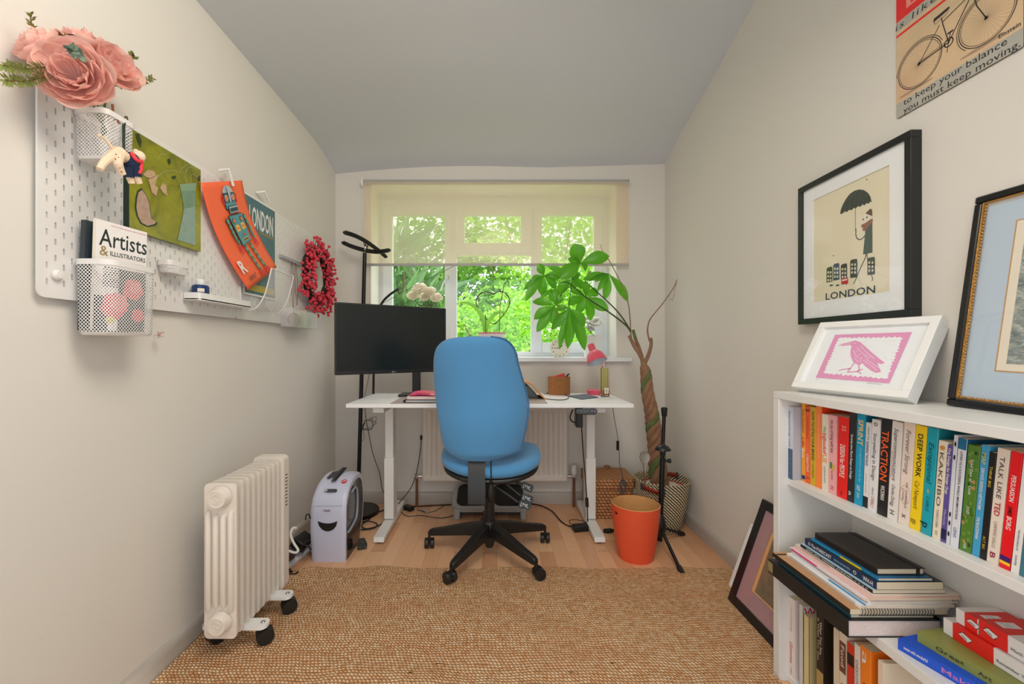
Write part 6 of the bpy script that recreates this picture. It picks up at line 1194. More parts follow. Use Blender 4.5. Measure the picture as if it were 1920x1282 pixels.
row([
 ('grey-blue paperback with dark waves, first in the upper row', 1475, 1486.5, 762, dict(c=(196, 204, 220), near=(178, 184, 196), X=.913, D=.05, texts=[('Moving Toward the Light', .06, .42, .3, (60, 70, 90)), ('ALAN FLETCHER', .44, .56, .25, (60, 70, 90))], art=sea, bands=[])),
 ('amber paperback with red and white lettering, second in the upper row', 1503.3, 1509.8, 756, dict(c=(250, 164, 30), texts=[('Rita Gunther', .08, .38, .6, (190, 60, 20)), ('Life', .44, .56, .75, (220, 40, 30), 0, 'b'), ('Box', .58, .7, .75, Wt, 0, 'b')], bands=[(.92, .97, (30, 40, 90))])),
 ('coral orange paperback with a small black badge high on its spine', 1509.8, 1519.5, 762, dict(c=(244, 104, 50), texts=[('S', .03, .07, .7, K, 0, 'b'), ('MARKETING', .14, .42, .35, (200, 50, 30)), ('CREATIVE', .62, .85, .4, Wt, 0, 'b'), ('A', .91, .95, .7, (180, 30, 30))])),
 ('mustard yellow paperback with black capitals on the spine', 1519.5, 1529.8, 763, dict(c=(216, 178, 36), texts=[('HOW TO STYLE YOUR BRAND', .06, .68, .5, K, 0, 'b'), ('FIONA HUMBERSTONE', .72, .90, .28, (110, 80, 10))])),
 ('tall bright orange hardback behind three shorter books', 1529.8, 1540.5, 757.5, dict(c=(255, 140, 62), near=(236, 70, 24), D=.17, texts=[('UNDERSTANDING COLOUR', .12, .64, .3, (255, 190, 140))])),
 ('cream paperback with rainbow lettering left of the pink one', 1541, 1553, 776.5, dict(c=(240, 230, 214), X=.937, texts=[('the', .16, .24, .5, (40, 160, 90)), ('bigbookof', .25, .52, .6, (226, 40, 60), .0, 'b'), ('US', .53, .63, .75, (246, 160, 60), 0, 'b'), ('a guide for teams', .68, .9, .3, (90, 130, 90))])),
 ('pale pink paperback with handwritten title and little houses', 1553.2, 1568.3, 778.5, dict(c=(246, 176, 178), X=.937, texts=[('the joy of living with less', .06, .48, .42, (70, 50, 60), 0, 'i'), ('mary lambert', .70, .82, .25, (150, 60, 70)), ('H', .9, .94, .5, (200, 60, 70))], art=bus)),
 ('scarlet paperback with white lettering beside the pink one', 1569, 1587.5, 781, dict(c=(240, 34, 28), X=.936, lean=.03, texts=[('35', .10, .17, .45, (255, 180, 160), .1), ('DESIGN for PEOPLE', .34, .74, .5, Wt, 0, 'b'), ('m', .92, .96, .3, K)])),
 ('charcoal paperback with small white title', 1588, 1600.5, 773, dict(c=(44, 42, 42), lean=.04, D=.16, texts=[('Seventy-nine Short Essays on Design', .24, .74, .35, Wt, 0, 'b'), ('a', .88, .93, .5, Wt)])),
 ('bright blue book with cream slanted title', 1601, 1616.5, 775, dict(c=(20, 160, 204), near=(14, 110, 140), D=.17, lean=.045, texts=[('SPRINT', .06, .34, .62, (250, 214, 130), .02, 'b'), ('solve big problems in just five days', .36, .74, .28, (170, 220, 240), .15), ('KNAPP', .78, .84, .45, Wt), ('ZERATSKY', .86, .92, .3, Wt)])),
 ('short white paperback with a black block at its foot', 1617.5, 1627, 791, dict(c=(232, 230, 232), lean=.045, texts=[('HOW TO', .05, .2, .35, K, .1), ('RUNNING THE RACE', .22, .5, .5, (70, 60, 120), 0, 'b'), ('john smith', .6, .82, .28, (150, 150, 160))], bands=[(.86, .99, (30, 34, 40))])),
 ('white paperback with round black emblem and thin lettering', 1627.5, 1643, 785, dict(c=(236, 234, 236), lean=.05, texts=[('O', .03, .07, .45, K, 0, 'b'), ('Storytelling in Design', .15, .66, .42, (40, 40, 46)), ('Dahlstrom', .74, .82, .25, (90, 90, 96)), ("O'REILLY", .84, .96, .4, (200, 30, 60))])),
 ('black paperback with big orange capitals', 1644, 1662.5, 781.5, dict(c=(34, 32, 34), D=.16, lean=.055, texts=[('TRACTION', .13, .64, .72, (250, 104, 44), 0, 'b'), ('WICKMAN', .69, .84, .42, Wt, 0, 'b')])),
 ('white paperback with black italic title and red underline', 1663, 1681.5, 788, dict(c=(236, 230, 226), lean=.06, texts=[('Supercommunicators', .07, .60, .42, (44, 40, 70), .0, 'i'), ('Charles Duhigg', .64, .86, .35, (70, 66, 80), 0, 'i'), ('H', .9, .94, .5, K)], art=lambda b, m, h, t: b.rect(h*.3, -t*.36, h*.58, -t*.31, cc((200, 90, 90)), m, .0004))),
 ('cream paperback with a thin brown circle on the spine', 1683.5, 1704, 790, dict(c=(240, 224, 212), lean=.065, texts=[('Forever Strong', .07, .50, .42, (110, 100, 100), 0, 'i'), ('DR. GABRIELLE', .58, .83, .2, (120, 90, 84), .12), ('LYON', .65, .76, .2, (120, 90, 84), -.18), ('X', .89, .93, .35, K, 0, 'b')], art=lambda b, m, h, t: b.line([(h*.7+t*.85*math.cos(k*PI/14), t*.46*math.sin(k*PI/14)) for k in range(29)], .0006, cc((190, 130, 100)), m, .0004))),
 ('sunny yellow paperback with bold black title', 1704.5, 1724.5, 795, dict(c=(250, 214, 24), lean=.068, texts=[('DEEP WORK', .08, .49, .48, K, .02, 'b'), ('Cal Newport', .53, .80, .45, (120, 100, 20), 0, 'i'), ('gp', .90, .95, .5, (110, 90, 20))])),
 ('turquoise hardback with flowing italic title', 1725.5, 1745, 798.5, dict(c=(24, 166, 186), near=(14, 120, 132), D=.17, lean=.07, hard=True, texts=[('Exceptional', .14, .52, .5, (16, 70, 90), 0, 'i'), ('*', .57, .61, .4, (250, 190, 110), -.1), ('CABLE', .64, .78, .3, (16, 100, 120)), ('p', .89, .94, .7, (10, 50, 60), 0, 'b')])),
 ('cream paperback with an orange dot and widely spaced letters', 1747, 1762.5, 823, dict(c=(238, 226, 204), lean=.07, texts=[('KAKEIBO', .12, .66, .5, (80, 70, 60)), ('FUMIKO CHIBA', .70, .88, .3, (120, 110, 100)), ('WW', .91, .96, .4, (170, 150, 120))], art=lambda b, m, h, t: b.ell(h*.07, 0, t*.3, t*.3, cc((212, 150, 70)), m, .0004))),
 ('slim purple paperback with white lettering', 1763.3, 1772.8, 831, dict(c=(96, 80, 156), lean=.072, texts=[('Org Design for Design Orgs', .03, .50, .55, Wt, 0, 'b'), ('Merholz', .66, .82, .4, (200, 200, 230))], bands=[(.86, .97, (24, 28, 80))])),
 ('white book with scattered black shapes right of the purple one', 1773.5, 1780, 812, dict(c=(222, 222, 230), D=.17, lean=.07, art=lambda b, m, h, t: [b.ell(h*q, t*.1, .006, t*.3, cc(K), m, .0004, 5) for q in (.08, .2, .72, .8, .9)])),
 ('white paperback with a dark teal top and italic title', 1781, 1796.5, 818, dict(c=(226, 226, 236), near=(28, 92, 124), D=.17, lean=.075, texts=[('6 STEPS TO A SUCCESSFUL WORLD IMPLEMENTATION', .12, .74, .28, (40, 40, 50), 0, 'b'), ('LENS', .82, .91, .35, (30, 90, 160))], bands=[(0, .1, (20, 108, 150))])),
 ('thick mossy green book with small white title', 1797.5, 1820.5, 831, dict(c=(84, 130, 44), hard=True, lean=.078, texts=[('Salad Days of a Cook', .13, .46, .24, Wt), ('JULES', .57, .64, .24, Wt), ('HA', .92, .97, .3, Wt)], art=moss)),
 ('light blue paperback with white capitals', 1821.5, 1835.5, 830, dict(c=(66, 160, 208), lean=.08, texts=[('MAP', .07, .17, .6, (220, 200, 90), 0, 'b'), ('SERVICE DESIGN NETWORK', .2, .58, .4, Wt, 0, 'b'), ('THE BLACKSWAN', .64, .84, .4, Wt, 0, 'b')])),
 ('black paperback with yellow lettering', 1836.5, 1848, 843, dict(c=(26, 24, 24), near=(40, 36, 34), lean=.082, texts=[('THINK BIG', .13, .32, .45, (226, 190, 60), 0, 'b'), ('ACT BIG', .78, .9, .45, (226, 190, 60))])),
 ('thick cream paperback with spaced grey capitals and a red word', 1849, 1871, 836, dict(c=(234, 220, 206), lean=.085, texts=[('TALK LIKE', .07, .43, .42, (70, 60, 60)), ('TED', .46, .58, .48, (190, 26, 50), 0, 'b'), ('CARMINE GALLO', .63, .86, .3, (150, 130, 130)), ('B', .90, .95, .45, (150, 20, 60), 0, 'b')])),
 ('bright red paperback with blue and yellow bands at its foot', 1872.5, 1893, 841.5, dict(c=(238, 16, 28), lean=.088, texts=[('PERSUASION', .20, .42, .45, Wt, .02, 'b'), ('JAMES', .46, .54, .38, K, 0, 'b'), ('BORG', .55, .66, .46, Wt, 0, 'b')], bands=[(.89, .935, (60, 20, 110)), (.935, .96, (250, 200, 30))])),
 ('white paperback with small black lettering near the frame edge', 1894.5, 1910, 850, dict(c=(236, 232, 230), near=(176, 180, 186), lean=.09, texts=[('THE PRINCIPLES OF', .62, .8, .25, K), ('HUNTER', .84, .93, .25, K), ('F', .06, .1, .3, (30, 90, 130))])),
 ('teal paperback with fine dotted spine at the photo edge', 1911, 1926, 853, dict(c=(56, 122, 140), D=.15, lean=.09, texts=[('Lean', .5, .7, .4, (220, 200, 140))])),
 ], Z1, .937, 'books standing on the upper shelf')
row([
 ('white paperback with red handwritten word, first in the bottom row', 1478.5, 1489.5, 1121, dict(c=(238, 226, 222), X=.914, texts=[('love is a beautiful thing', .12, .42, .2, (160, 90, 90)), ('Gemma', .56, .82, .5, (196, 40, 70), 0, 'i'), ('penguin', .88, .96, .25, (120, 120, 120))])),
 ('slim bright pink book, second in the bottom row', 1490, 1497, 1129.5, dict(c=(246, 96, 128), X=.928, texts=[('best', .05, .2, .5, (150, 20, 60))])),
 ('black book with white serif lettering and a gold cover in the bottom row', 1531, 1544, 1150, dict(c=(30, 24, 20), X=.914, D=.12, near=(44, 34, 24), texts=[('What You See', .08, .42, .3, Wt, .16), ('Is What You Get', .06, .5, .3, (220, 200, 170), -.2)], bands=[(.6, .98, (180, 150, 90))])),
 ('slim cream book left of the brown-labelled one in the bottom row', 1562.7, 1573, 1179, dict(c=(226, 210, 186), X=.914)),
 ('cream paperback with a brown label in the bottom row', 1574, 1586.5, 1184, dict(c=(232, 218, 196), X=.914, texts=[('Food', .14, .34, .5, Wt), ('by Hand', .5, .72, .4, (90, 60, 50), 0, 'i')], bands=[(.1, .4, (120, 70, 50))])),
 ('red book with a black band in the bottom row', 1588.5, 1601.5, 1207, dict(c=(216, 52, 30), X=.914, bands=[(.1, .22, (40, 20, 20))])),
 ('white paperback with grey lettering left of the orange one', 1602, 1612.3, 1208, dict(c=(234, 228, 220), X=.914, texts=[('DESIGN NOW', .15, .6, .5, (120, 110, 110))])),
 ('thick orange paperback with black script title in the bottom row', 1613, 1633, 1214, dict(c=(250, 136, 30), near=(236, 120, 24), X=.914, texts=[('Capital', .32, .75, .5, (60, 24, 10), 0, 'i'), ('a', .04, .16, .6, Wt)])),
 ('cream book with an orange star and a printed front cover', 1646, 1656, 1240, dict(c=(230, 210, 190), near=(226, 208, 186), X=.914, texts=[('*', .25, .4, .9, (232, 140, 50))])),
 ], Z3, .925, 'books standing on the bottom shelf')
# two bottom-row books whose front covers show
def cover_book(lab, x0, x1, xr, ytop, c, near, draw, cat='book', X=.914):
    Ya = X*F/(x0-VX); Yc = X*F/(x1-VX); Ym = (Ya+Yc)/2; T = Ya-Yc; Hh = H+(VY-ytop)*Ym/F-Z3
    t = thing(cat, lab, cat, (X, Ym, Z3), 0, 'books standing on the bottom shelf'); b = MB(); D = .165
    b.box((0, -T/2, 0), (.001, T/2, Hh), cc(c)).box((0, T/2-.001, 0), (D, T/2, Hh), cc(c)).box((0, -T/2, 0), (D, -T/2+.001, Hh), cc(near)); b.build('cover', t, world=False)
    MB().box((.001, -T/2+.001, .001), (D-.001, T/2-.001, Hh-.001), pgs).build('pages', t, world=False)
    m = frame_mx((0, -T/2-.0002, 0), (1, 0, 0), (0, -1, 0)); b = MB(); draw(b, m, D, Hh); b.build('cover_print', t, world=False)
def d_w(b, m, D, h): b.text('Woman', .036, cc((206, 24, 70)), m @ M.Translation((.002, h-.030, 0)), .0003, fit=.11, bold=.01); b.rect(0, 0, D, .05, cc((236, 196, 40)), m, .0002); b.text('19', .032, cc(K), m @ M.Translation((.012, .012, 0)), .0004, bold=.02); b.ell(.07, .11, .03, .04, cc((176, 150, 130)), m, .0002)
def d_c(b, m, D, h): [b.text(s_, .022, cc((150, 126, 80)), m @ M.Translation((.035, h-y, 0)), .0003) for s_, y in (('M', .05), ('J', .09), ('C', .17))]
cover_book('women\'s magazine with red masthead and yellow foot in the bottom row', 1498, 1506, 1535, 1133, (214, 214, 210), (206, 208, 206), d_w, 'magazine')
cover_book('pale gold book with spaced letters on its cover in the bottom row', 1507, 1517, 1531, 1154, (222, 204, 150), (206, 190, 140), d_c)
# ---- the horizontal pile on the middle shelf
def flat(label, corner, L, Wd, T, cover, name='book', rz=0, texts=(), hard=False, group='pile of books and magazines on the middle shelf', near=None, top=None, pagec=None, r=.4):
    """lying flat: spine faces the room (-x); corner = far, spine-side, bottom; L along -y, Wd along +x"""
    t = thing(name, label, name if name in ('magazine', 'notebook', 'folder', 'sketchbook') else 'book', corner, rz, group); cv = cc(cover); e = .0022 if hard else .0008; ins_ = .003 if hard else .0005
    b = MB(); b.box((0, -L, 0), (Wd, 0, e), cv).box((0, -L, T-e), (Wd, 0, T), cc(top) if top else cv).box((0, -L, e), (e, 0, T-e), cv); b.build('cover', t, world=False, bevel=.0006)
    MB().box((e, -L+ins_, e), (Wd-ins_, -ins_, T-e), pagec or pgs).build('pages', t, world=False)
    if texts:
        b = MB(); m = M(((0, 0, -1, -.0003), (-1, 0, 0, 0), (0, 1, 0, 0), (0, 0, 0, 1)))
        for tx in texts:
            s_, f0, f1, cap, c = tx[:5]
            if s_ == '#': b.rect(L*f0, T*.08, L*f1, T*.92, cc(c), m, .0001)
            else: b.text(s_, T*cap/.72, cc(c), m @ M.Translation((L*f0, T*(.5-cap/2), 0)), .0003, fit=L*(f1-f0), bold=.01)
        b.build('spine_lettering', t, world=False)
    return t
whp = mat('album_leaves', (236, 220, 216), .8, bump=.3, bscale=200)
z = Z2; t = flat('large black album with worn gilt corner at the bottom of the pile, overhanging the shelf', (.838, 1.302, z), .296, .225, .042, (26, 28, 30), 'folder', pagec=whp, hard=True)
b = MB(); wm = mat('worn_gilt', (150, 134, 84), .7, var=.5, vscale=90); b.rect(.001, .006, .022, .036, wm, M(((0, 0, -1, -.0006), (-1, 0, 0, 0), (0, 1, 0, 0), (0, 0, 0, 1)))); b.build('worn_patch', t, world=False)
z += .042; flat('teal clothbound book under the spiral sketchbook in the pile', (.852, 1.27, z), .255, .20, .010, (16, 92, 112), hard=False); z += .010
t = flat('kraft-covered spiral sketchbook in the pile', (.846, 1.295, z), .285, .235, .014, (30, 26, 22), 'sketchbook', top=(196, 150, 108)); z += .014
b = MB()
for k in range(26): b.tube([(.025+.0068*k+.0+.003*math.cos(a), -.275-.0035+.004*math.sin(a) if False else -.286+.005*math.sin(a), .007+.008*math.cos(a)) for a in [R(q) for q in range(0, 360, 45)]], .0009, black, 4, closed=True)
b.tube([(.0, -.02, .0155), (.215, -.02, .0155)], .0015, black, 5); b.build('spiral_binding', t, world=False)
mg = [((238, 238, 236), .008, [('#', .06, .94, .3, (200, 200, 204))], 'white magazine, lowest of the magazines in the pile'), ((228, 226, 228), .006, [('#', .55, .98, .6, (60, 150, 210))], 'white magazine with a blue spine end in the pile'), ((240, 240, 240), .006, [], 'plain white magazine in the middle of the pile'), ((232, 222, 222), .006, [('#', .03, .42, .6, (230, 30, 130))], 'magazine with a magenta spine block in the pile'), ((238, 196, 190), .006, [], 'pale salmon magazine above the magenta-marked one'), ((226, 214, 206), .005, [('#', .1, .5, .5, (190, 170, 160))], 'beige magazine just under the slim black book in the pile')]
for i, (c, th, tx, lab) in enumerate(mg):
    flat(lab, (.874+.004*(i % 3)+.003*i, 1.272-.004*((i*2) % 3), z), .262, .212-.004*(i % 2), th-.0003, c, 'magazine', texts=tx, rz=R(.6*(i % 3)-.5)); z += th
flat('slim black book with white dots above the magazines in the pile', (.900, 1.25, z), .24, .175, .0095, (24, 24, 28), texts=[('2020 2021 DESIGN ANNUAL o o o o', .1, .95, .4, Wt)], top=(170, 206, 222)); z += .010
flat('navy paperback with white title in the pile', (.908, 1.243, z), .235, .16, .019, (22, 44, 84), texts=[('O The FORECAST', .06, .42, .5, Wt), ('IDEAS BUSINESS', .46, .68, .3, (150, 180, 210)), ('O', .72, .76, .5, Wt), ('WH-H', .84, .96, .6, Wt)], top=(30, 36, 44)); z += .0195
flat('light blue magazine with a yellow block near the top of the pile', (.916, 1.23, z), .218, .13, .006, (36, 160, 216), 'magazine', texts=[('#', .48, .78, .6, (236, 214, 40)), ('BIG ISSUE', .8, .98, .5, K)], top=(38, 110, 160)); z += .0065
t = flat('black hardback notebook with elastic on top of the pile', (.924, 1.225, z), .20, .118, .017, (26, 22, 22), 'notebook', top=(42, 34, 30), hard=True)
MB().box((.098, -.201, -.0005), (.104, .001, .0178), rub).build('elastic_band', t, world=False)
# ---- right part of the middle shelf
t = flat('bright blue hardback with lavender title lying at the front of the middle shelf', (.921, .9686, Z2), .40, .15, .025, (26, 84, 206), rz=R(14), texts=[('sweet wild wonderful', .03, .14, .3, Wt), ('Making', .20, .37, .45, (190, 120, 200)), ('Things by Hand', .46, .8, .5, (190, 120, 200))], hard=True, group='books and boxes on the right of the middle shelf')
t = flat('olive green clothbound book lying on the blue hardback', (.955, .958, Z2+.025), .36, .14, .024, (138, 144, 76), rz=R(9), texts=[('Great', .10, .24, .36, (50, 50, 30)), ('Art', .30, .36, .36, (50, 50, 30))], hard=True, group='books and boxes on the right of the middle shelf')
t = flat('orange and brown hardback under the red card boxes', (1.0, .90, Z2+.001), .36, .10, .022, (190, 100, 50), rz=R(3), texts=[('#', .1, .2, .6, (210, 190, 130))], hard=True, group='books and boxes on the right of the middle shelf')
bw = mat('card_white', (236, 232, 232), .45); br_ = mat('card_red', (232, 36, 26), .45); bi = mat('card_ink', (40, 36, 50), .5); bbl = mat('card_blue', (60, 70, 150), .5)
def cardbox(label, y_far, y_near, x0, z0, h, red0, red1, wtxt=None):
    t = thing('card_box', label, 'box', (x0, (y_far+y_near)/2, z0), 0, 'red and white card boxes'); x1 = BB-.012; b = MB(); b.box((x0, y_near, z0), (x1, y_far, z0+h), bw); b.build('carton', t, bevel=.0008)
    b = MB(); b.box((x0-.0006, red1, z0-.0003), (x1+.0006, red0, z0+h+.0006), br_); b.build('red_sleeve', t, bevel=.0004)
    m = frame_mx((x0-.0009, y_far, z0), (0, -1, 0), (-1, 0, 0)); b = MB(); a = y_far-red0
    c0 = a+(red0-red1)*.15; b.poly([(c0, h*.55), (c0+.008, h*.8), (c0+.028, h*.62), (c0+.02, h*.3)], bi, m); b.poly([(c0+.001, h*.55), (c0+.0085, h*.76), (c0+.027, h*.6), (c0+.019, h*.34)], bw, m, .0002); b.line([(c0+.006, h*.62), (c0+.016, h*.5)], .001, bi, m, .0004); b.line([(c0+.008, h*.54), (c0+.017, h*.43)], .001, bi, m, .0004)
    if wtxt: b.text(wtxt, h*.25, bi, m @ M.Translation((y_far-red1+.006, h*.28, 0)), .0003)
    m2 = frame_mx((x0, y_far, z0+h+.0009), (0, -1, 0), (0, 0, 1)); m2 = M(((0, 1, 0, x0), (-1, 0, 0, y_far), (0, 0, 1, z0+h+.0009), (0, 0, 0, 1)))
    b.poly([(a+.01, .02), (a+.03, .015), (a+.034, .05), (a+.014, .055)], bw, m2, .0); b.line([(a+.014, .03), (a+.028, .027)], .001, bi, m2, .0002); b.line([(a+.015, .038), (a+.029, .035)], .001, bbl, m2, .0002); b.text('for the joy of letters', .006, mat('card_gold', (220, 170, 80), .5), m2 @ M.Translation((a+.035, .065, 0)), .0002)
    b.build('printed_label', t)
ZG = Z2+.025+.0245
cardbox('lower white card box with a wide red sleeve on the green book', .953, .60, 1.009, ZG, .034, .9327, .856, 'Remember You')
cardbox('upper small card box with red sleeve, nearest the pile of magazines', .935, .892, 1.018, ZG+.0352, .032, .917, .893)
cardbox('upper card box with red sleeve and letter drawing at the photo edge', .889, .62, 1.016, ZG+.0352, .036, .888, .838, 'Much Love')
# ================================================================ framed pictures and the tin sign
def pframe(t, mx, w_, h_, bar, dep, m, mat_m, win, glass_m=glass, back=None, face=.0, matz=-.008):
    """frame in the local plane: x right, y up, z out; origin bottom-left corner of the front face"""
    b = MB()
    for x0, y0, x1, y1 in ((0, 0, w_, bar), (0, h_-bar, w_, h_), (0, bar, bar, h_-bar), (w_-bar, bar, w_, h_-bar)): b.box((x0, y0, -dep), (x1, y1, 0), m, mx)
    f = b.build('frame', t, bevel=.0012)
    MB().box((bar*.6, bar*.6, -dep+.002), (w_-bar*.6, h_-bar*.6, -dep+.005), back or mat('backing_board', (160, 120, 84), .8), mx).build('backing', t)
    b = MB(); x0, y0, x1, y1 = win
    for a in ((bar*.9, bar*.9, w_-bar*.9, y0), (bar*.9, y1, w_-bar*.9, h_-bar*.9), (bar*.9, y0, x0, y1), (x1, y0, w_-bar*.9, y1)): b.box((a[0], a[1], matz-.0015), (a[2], a[3], matz), mat_m, mx)
    b.build('mount', t)
    MB().rect(bar*.95, bar*.95, w_-bar*.95, h_-bar*.95, glass_m, mx, matz+.003).build('glass', t)
# ---- umbrella print on the right wall
XF = XR-.030; t = thing('framed_print', 'black framed print of a figure with an umbrella hung on the right wall', 'picture', (XF, 1.333, 1.13))
mx = frame_mx((XF, 1.544, 1.130), (0, -1, 0), (-1, 0, 0)); FW, FH = .422, .497
def Q6(x, y, X=XF+.0105):   # photo point on the print -> frame plane
    p = onX(1480+x/3.288, 230+y/3.288, X); return (1.544-p.y, p.z-1.130)
blkf = mat('frame_black', (24, 26, 28), .3); mnt = mat('mount_white', (240, 243, 246), .7)
a, c = Q6(153, 1095), Q6(622, 268); win = (a[0], Q6(400, 1072)[1], c[0], (Q6(152, 470)[1]+c[1])/2)
pframe(t, mx, FW, FH, .019, .030, blkf, mnt, win)
prn = mat('print_sand', (232, 224, 198), .7); sl = mat('print_slate', (52, 62, 60), .6); slg = mat('print_green', (62, 84, 74), .6); brn_ = mat('print_brown', (142, 92, 78), .6); nvy = mat('print_navy', (44, 58, 84), .6)
b = MB(); zo = -.0102; b.rect(win[0]-.004, win[1]-.004, win[2]+.004, win[3]+.004, prn, mx, zo-.0006)
P = lambda A: [Q6(*q) for q in A]
um = [(313, 563), (318, 535), (330, 505), (348, 472), (372, 440), (400, 420), (430, 411), (460, 415), (485, 432), (500, 455), (508, 490), (498, 486), (488, 500), (476, 494), (464, 510), (452, 502), (438, 518), (424, 514), (410, 528), (398, 524), (384, 540), (370, 536), (356, 550), (342, 546), (328, 560)]
b.poly(P(um), sl, mx, zo)
for e in ((340, 490), (375, 450), (410, 425), (445, 416), (480, 432)): b.line(P([(435, 412), e, (e[0]*.75+90, 540-(e[0]-313)*.25)]), .0006, mat('print_line', (96, 104, 100), .6), mx, zo+.0002)
b.line(P([(407, 520), (408, 665)]), .0014, sl, mx, zo); b.line(P([(411, 655), (410, 690), (416, 712), (432, 721), (448, 716), (462, 702), (470, 690)]), .003, sl, mx, zo)
b.poly(P([(470, 558), (500, 530), (511, 535), (512, 575)]), mat('print_cap', (104, 78, 74), .6), mx, zo+.0002); b.poly(P([(447, 590), (462, 562), (470, 560), (512, 575), (512, 600), (490, 612), (470, 628), (450, 640)]), mat('print_face', (232, 224, 206), .6), mx, zo+.0001)
b.ell(*Q6(457, 596), .0028, .0028, sl, mx, zo+.0003, 12); b.ell(*Q6(480, 583), .0028, .0028, sl, mx, zo+.0003, 12); b.poly(P([(466, 570), (472, 566), (470, 596)]), mat('print_nose', (246, 242, 232), .6), mx, zo+.0004)
b.poly(P([(444, 630), (470, 618), (500, 596), (515, 590), (515, 612), (490, 640), (468, 668), (450, 664), (456, 650), (446, 646)]), brn_, mx, zo+.0003)
b.poly(P([(470, 665), (490, 635), (512, 612), (513, 800), (455, 812), (462, 740)]), slg, mx, zo+.0002)
b.line(P([(475, 808), (470, 830), (437, 900), (398, 992)]), .0026, sl, mx, zo+.0002); b.line(P([(480, 808), (482, 840), (505, 930), (515, 965), (510, 974)]), .0022, sl, mx, zo+.0002)
for x0, yt, x1, yb, c in ((230, 890, 266, 985, (74, 84, 60)), (271, 868, 309, 973, (60, 80, 104)), (318, 870, 357, 962, (66, 62, 62)), (376, 842, 420, 957, (50, 60, 52)), (482, 830, 528, 940, (58, 66, 52))):
    b.poly(P([(x0, yt+12), (x0+8, yt+2), (x1-4, yt-4), (x1, yt+6), (x1, yb-6), (x0, yb)]), cc(c), mx, zo+.0001)
    for r_ in range(3):
        for k in range(2):
            xa = x0+(x1-x0)*(.16+.42*k); ya = yt+24+r_*24; b.poly(P([(xa, ya+3), (xa+10, ya), (xa+10, ya+14), (xa, ya+17)]), cc((222, 216, 196)), mx, zo+.0004)
b.poly(P([(320, 962), (362, 954), (364, 990), (322, 996)]), cc((200, 30, 60)), mx, zo+.0005); b.poly(P([(326, 968), (358, 962), (358, 970), (326, 976)]), cc(Wt), mx, zo+.0007); [b.ell(*Q6(x, 994), .002, .002, sl, mx, zo+.0007, 8) for x in (332, 352)]
for x in (260, 298): b.poly(P([(x-12, 1008), (x-6, 998), (x+6, 996), (x+12, 1003)]), nvy, mx, zo+.0004)
for q in ((478, 350), (272, 820)): b.ell(*Q6(*q), .002, .0024, sl, mx, zo+.0002, 8)
p0, p1 = Q6(225, 1090), Q6(530, 1050); b.text('LONDON', .032, nvy, mx @ M.Translation((p0[0], (p0[1]+p1[1])/2, 0)), zo+.0003, fit=p1[0]-p0[0], bold=.012)
b.build('umbrella_print', t)
# ---- white framed crow linocut on the bookcase
A_, B_ = V((.927, 1.33, .9235)), V((.9965, 1.024, .9235)); u = (B_-A_).normalized(); back_ = V((-u.y, u.x, 0)); back_ = back_ if back_.x > 0 else -back_
th = R(29.6); up = (back_*math.sin(th)+V((0, 0, math.cos(th)))); n_ = u.cross(up).normalized(); L = (B_-A_).length
mx = M(((u.x, up.x, n_.x, A_.x), (u.y, up.y, n_.y, A_.y), (u.z, up.z, n_.z, A_.z), (0, 0, 0, 1)))
t = thing('framed_print', 'white framed pink linocut of a crow leaning back on top of the bookcase', 'picture', (1.0, 1.18, .907))
wf = mat('frame_white', (240, 240, 238), .35); CW, CH = L, .234; sx_ = L/.314
def Q7(x, y):     # photo point -> plane of the leaning frame
    px, py = 1460+x/4.174, 560+y/4.174; d = V(((px-VX)/F, 1, (VY-py)/F)); o = V((0, 0, H)); pl = A_-n_*.008; s_ = (pl-o).dot(n_)/d.dot(n_); p = o+d*s_; q = mx.inverted() @ p; return (q.x, q.y)
pw = [Q7(440, 280), Q7(1040, 258), Q7(862, 660), Q7(288, 615)]
pframe(t, mx, CW, CH, .020, .036, wf, mnt, (.05, .045, CW-.05, CH-.045), matz=-.010)
pkk = mat('lino_pink', (230, 156, 198), .6); b = MB(); zo = -.0092; b.rect(.04, .035, CW-.04, CH-.035, mnt, mx, zo-.001)
b.poly(pw[::-1], pkk, mx, zo); inn = [Q7(470, 305), Q7(965, 300), Q7(845, 625), Q7(350, 580)]
r2 = random.Random(9); jag = []
for k in range(4):
    a, c = V(inn[k]), V(inn[(k+1) % 4]); ctr = V(((inn[0][0]+inn[2][0])/2, (inn[0][1]+inn[2][1])/2))
    for i in range(26):
        p = a.lerp(c, i/26); jag.append(tuple(p+(p-ctr).normalized()*(.004 if i % 2 else -.003)*r2.uniform(.3, 1.2)))
b.poly(jag[::-1], mnt, mx, zo+.0003); CR = lambda A: [Q7(*q) for q in A]
for _ in range(90):
    s_ = r2.random(); k = V(Q7(r2.uniform(395, 930), r2.uniform(320, 600)))
    if .055 < k.x < CW: b.line([k, k+V((r2.uniform(-.004, .004), r2.uniform(-.001, .002)))], .0006, pkk, mx, zo+.0005)
crow = [(470, 362), (500, 350), (560, 336), (600, 325), (640, 340), (680, 375), (740, 430), (790, 470), (830, 500), (800, 510), (770, 500), (800, 570), (760, 580), (720, 560), (680, 530), (650, 500), (640, 515), (625, 520), (600, 505), (580, 490), (560, 440), (562, 400), (570, 372), (560, 360), (500, 368)]
b.poly(CR(crow)[::-1], pkk, mx, zo+.0007)
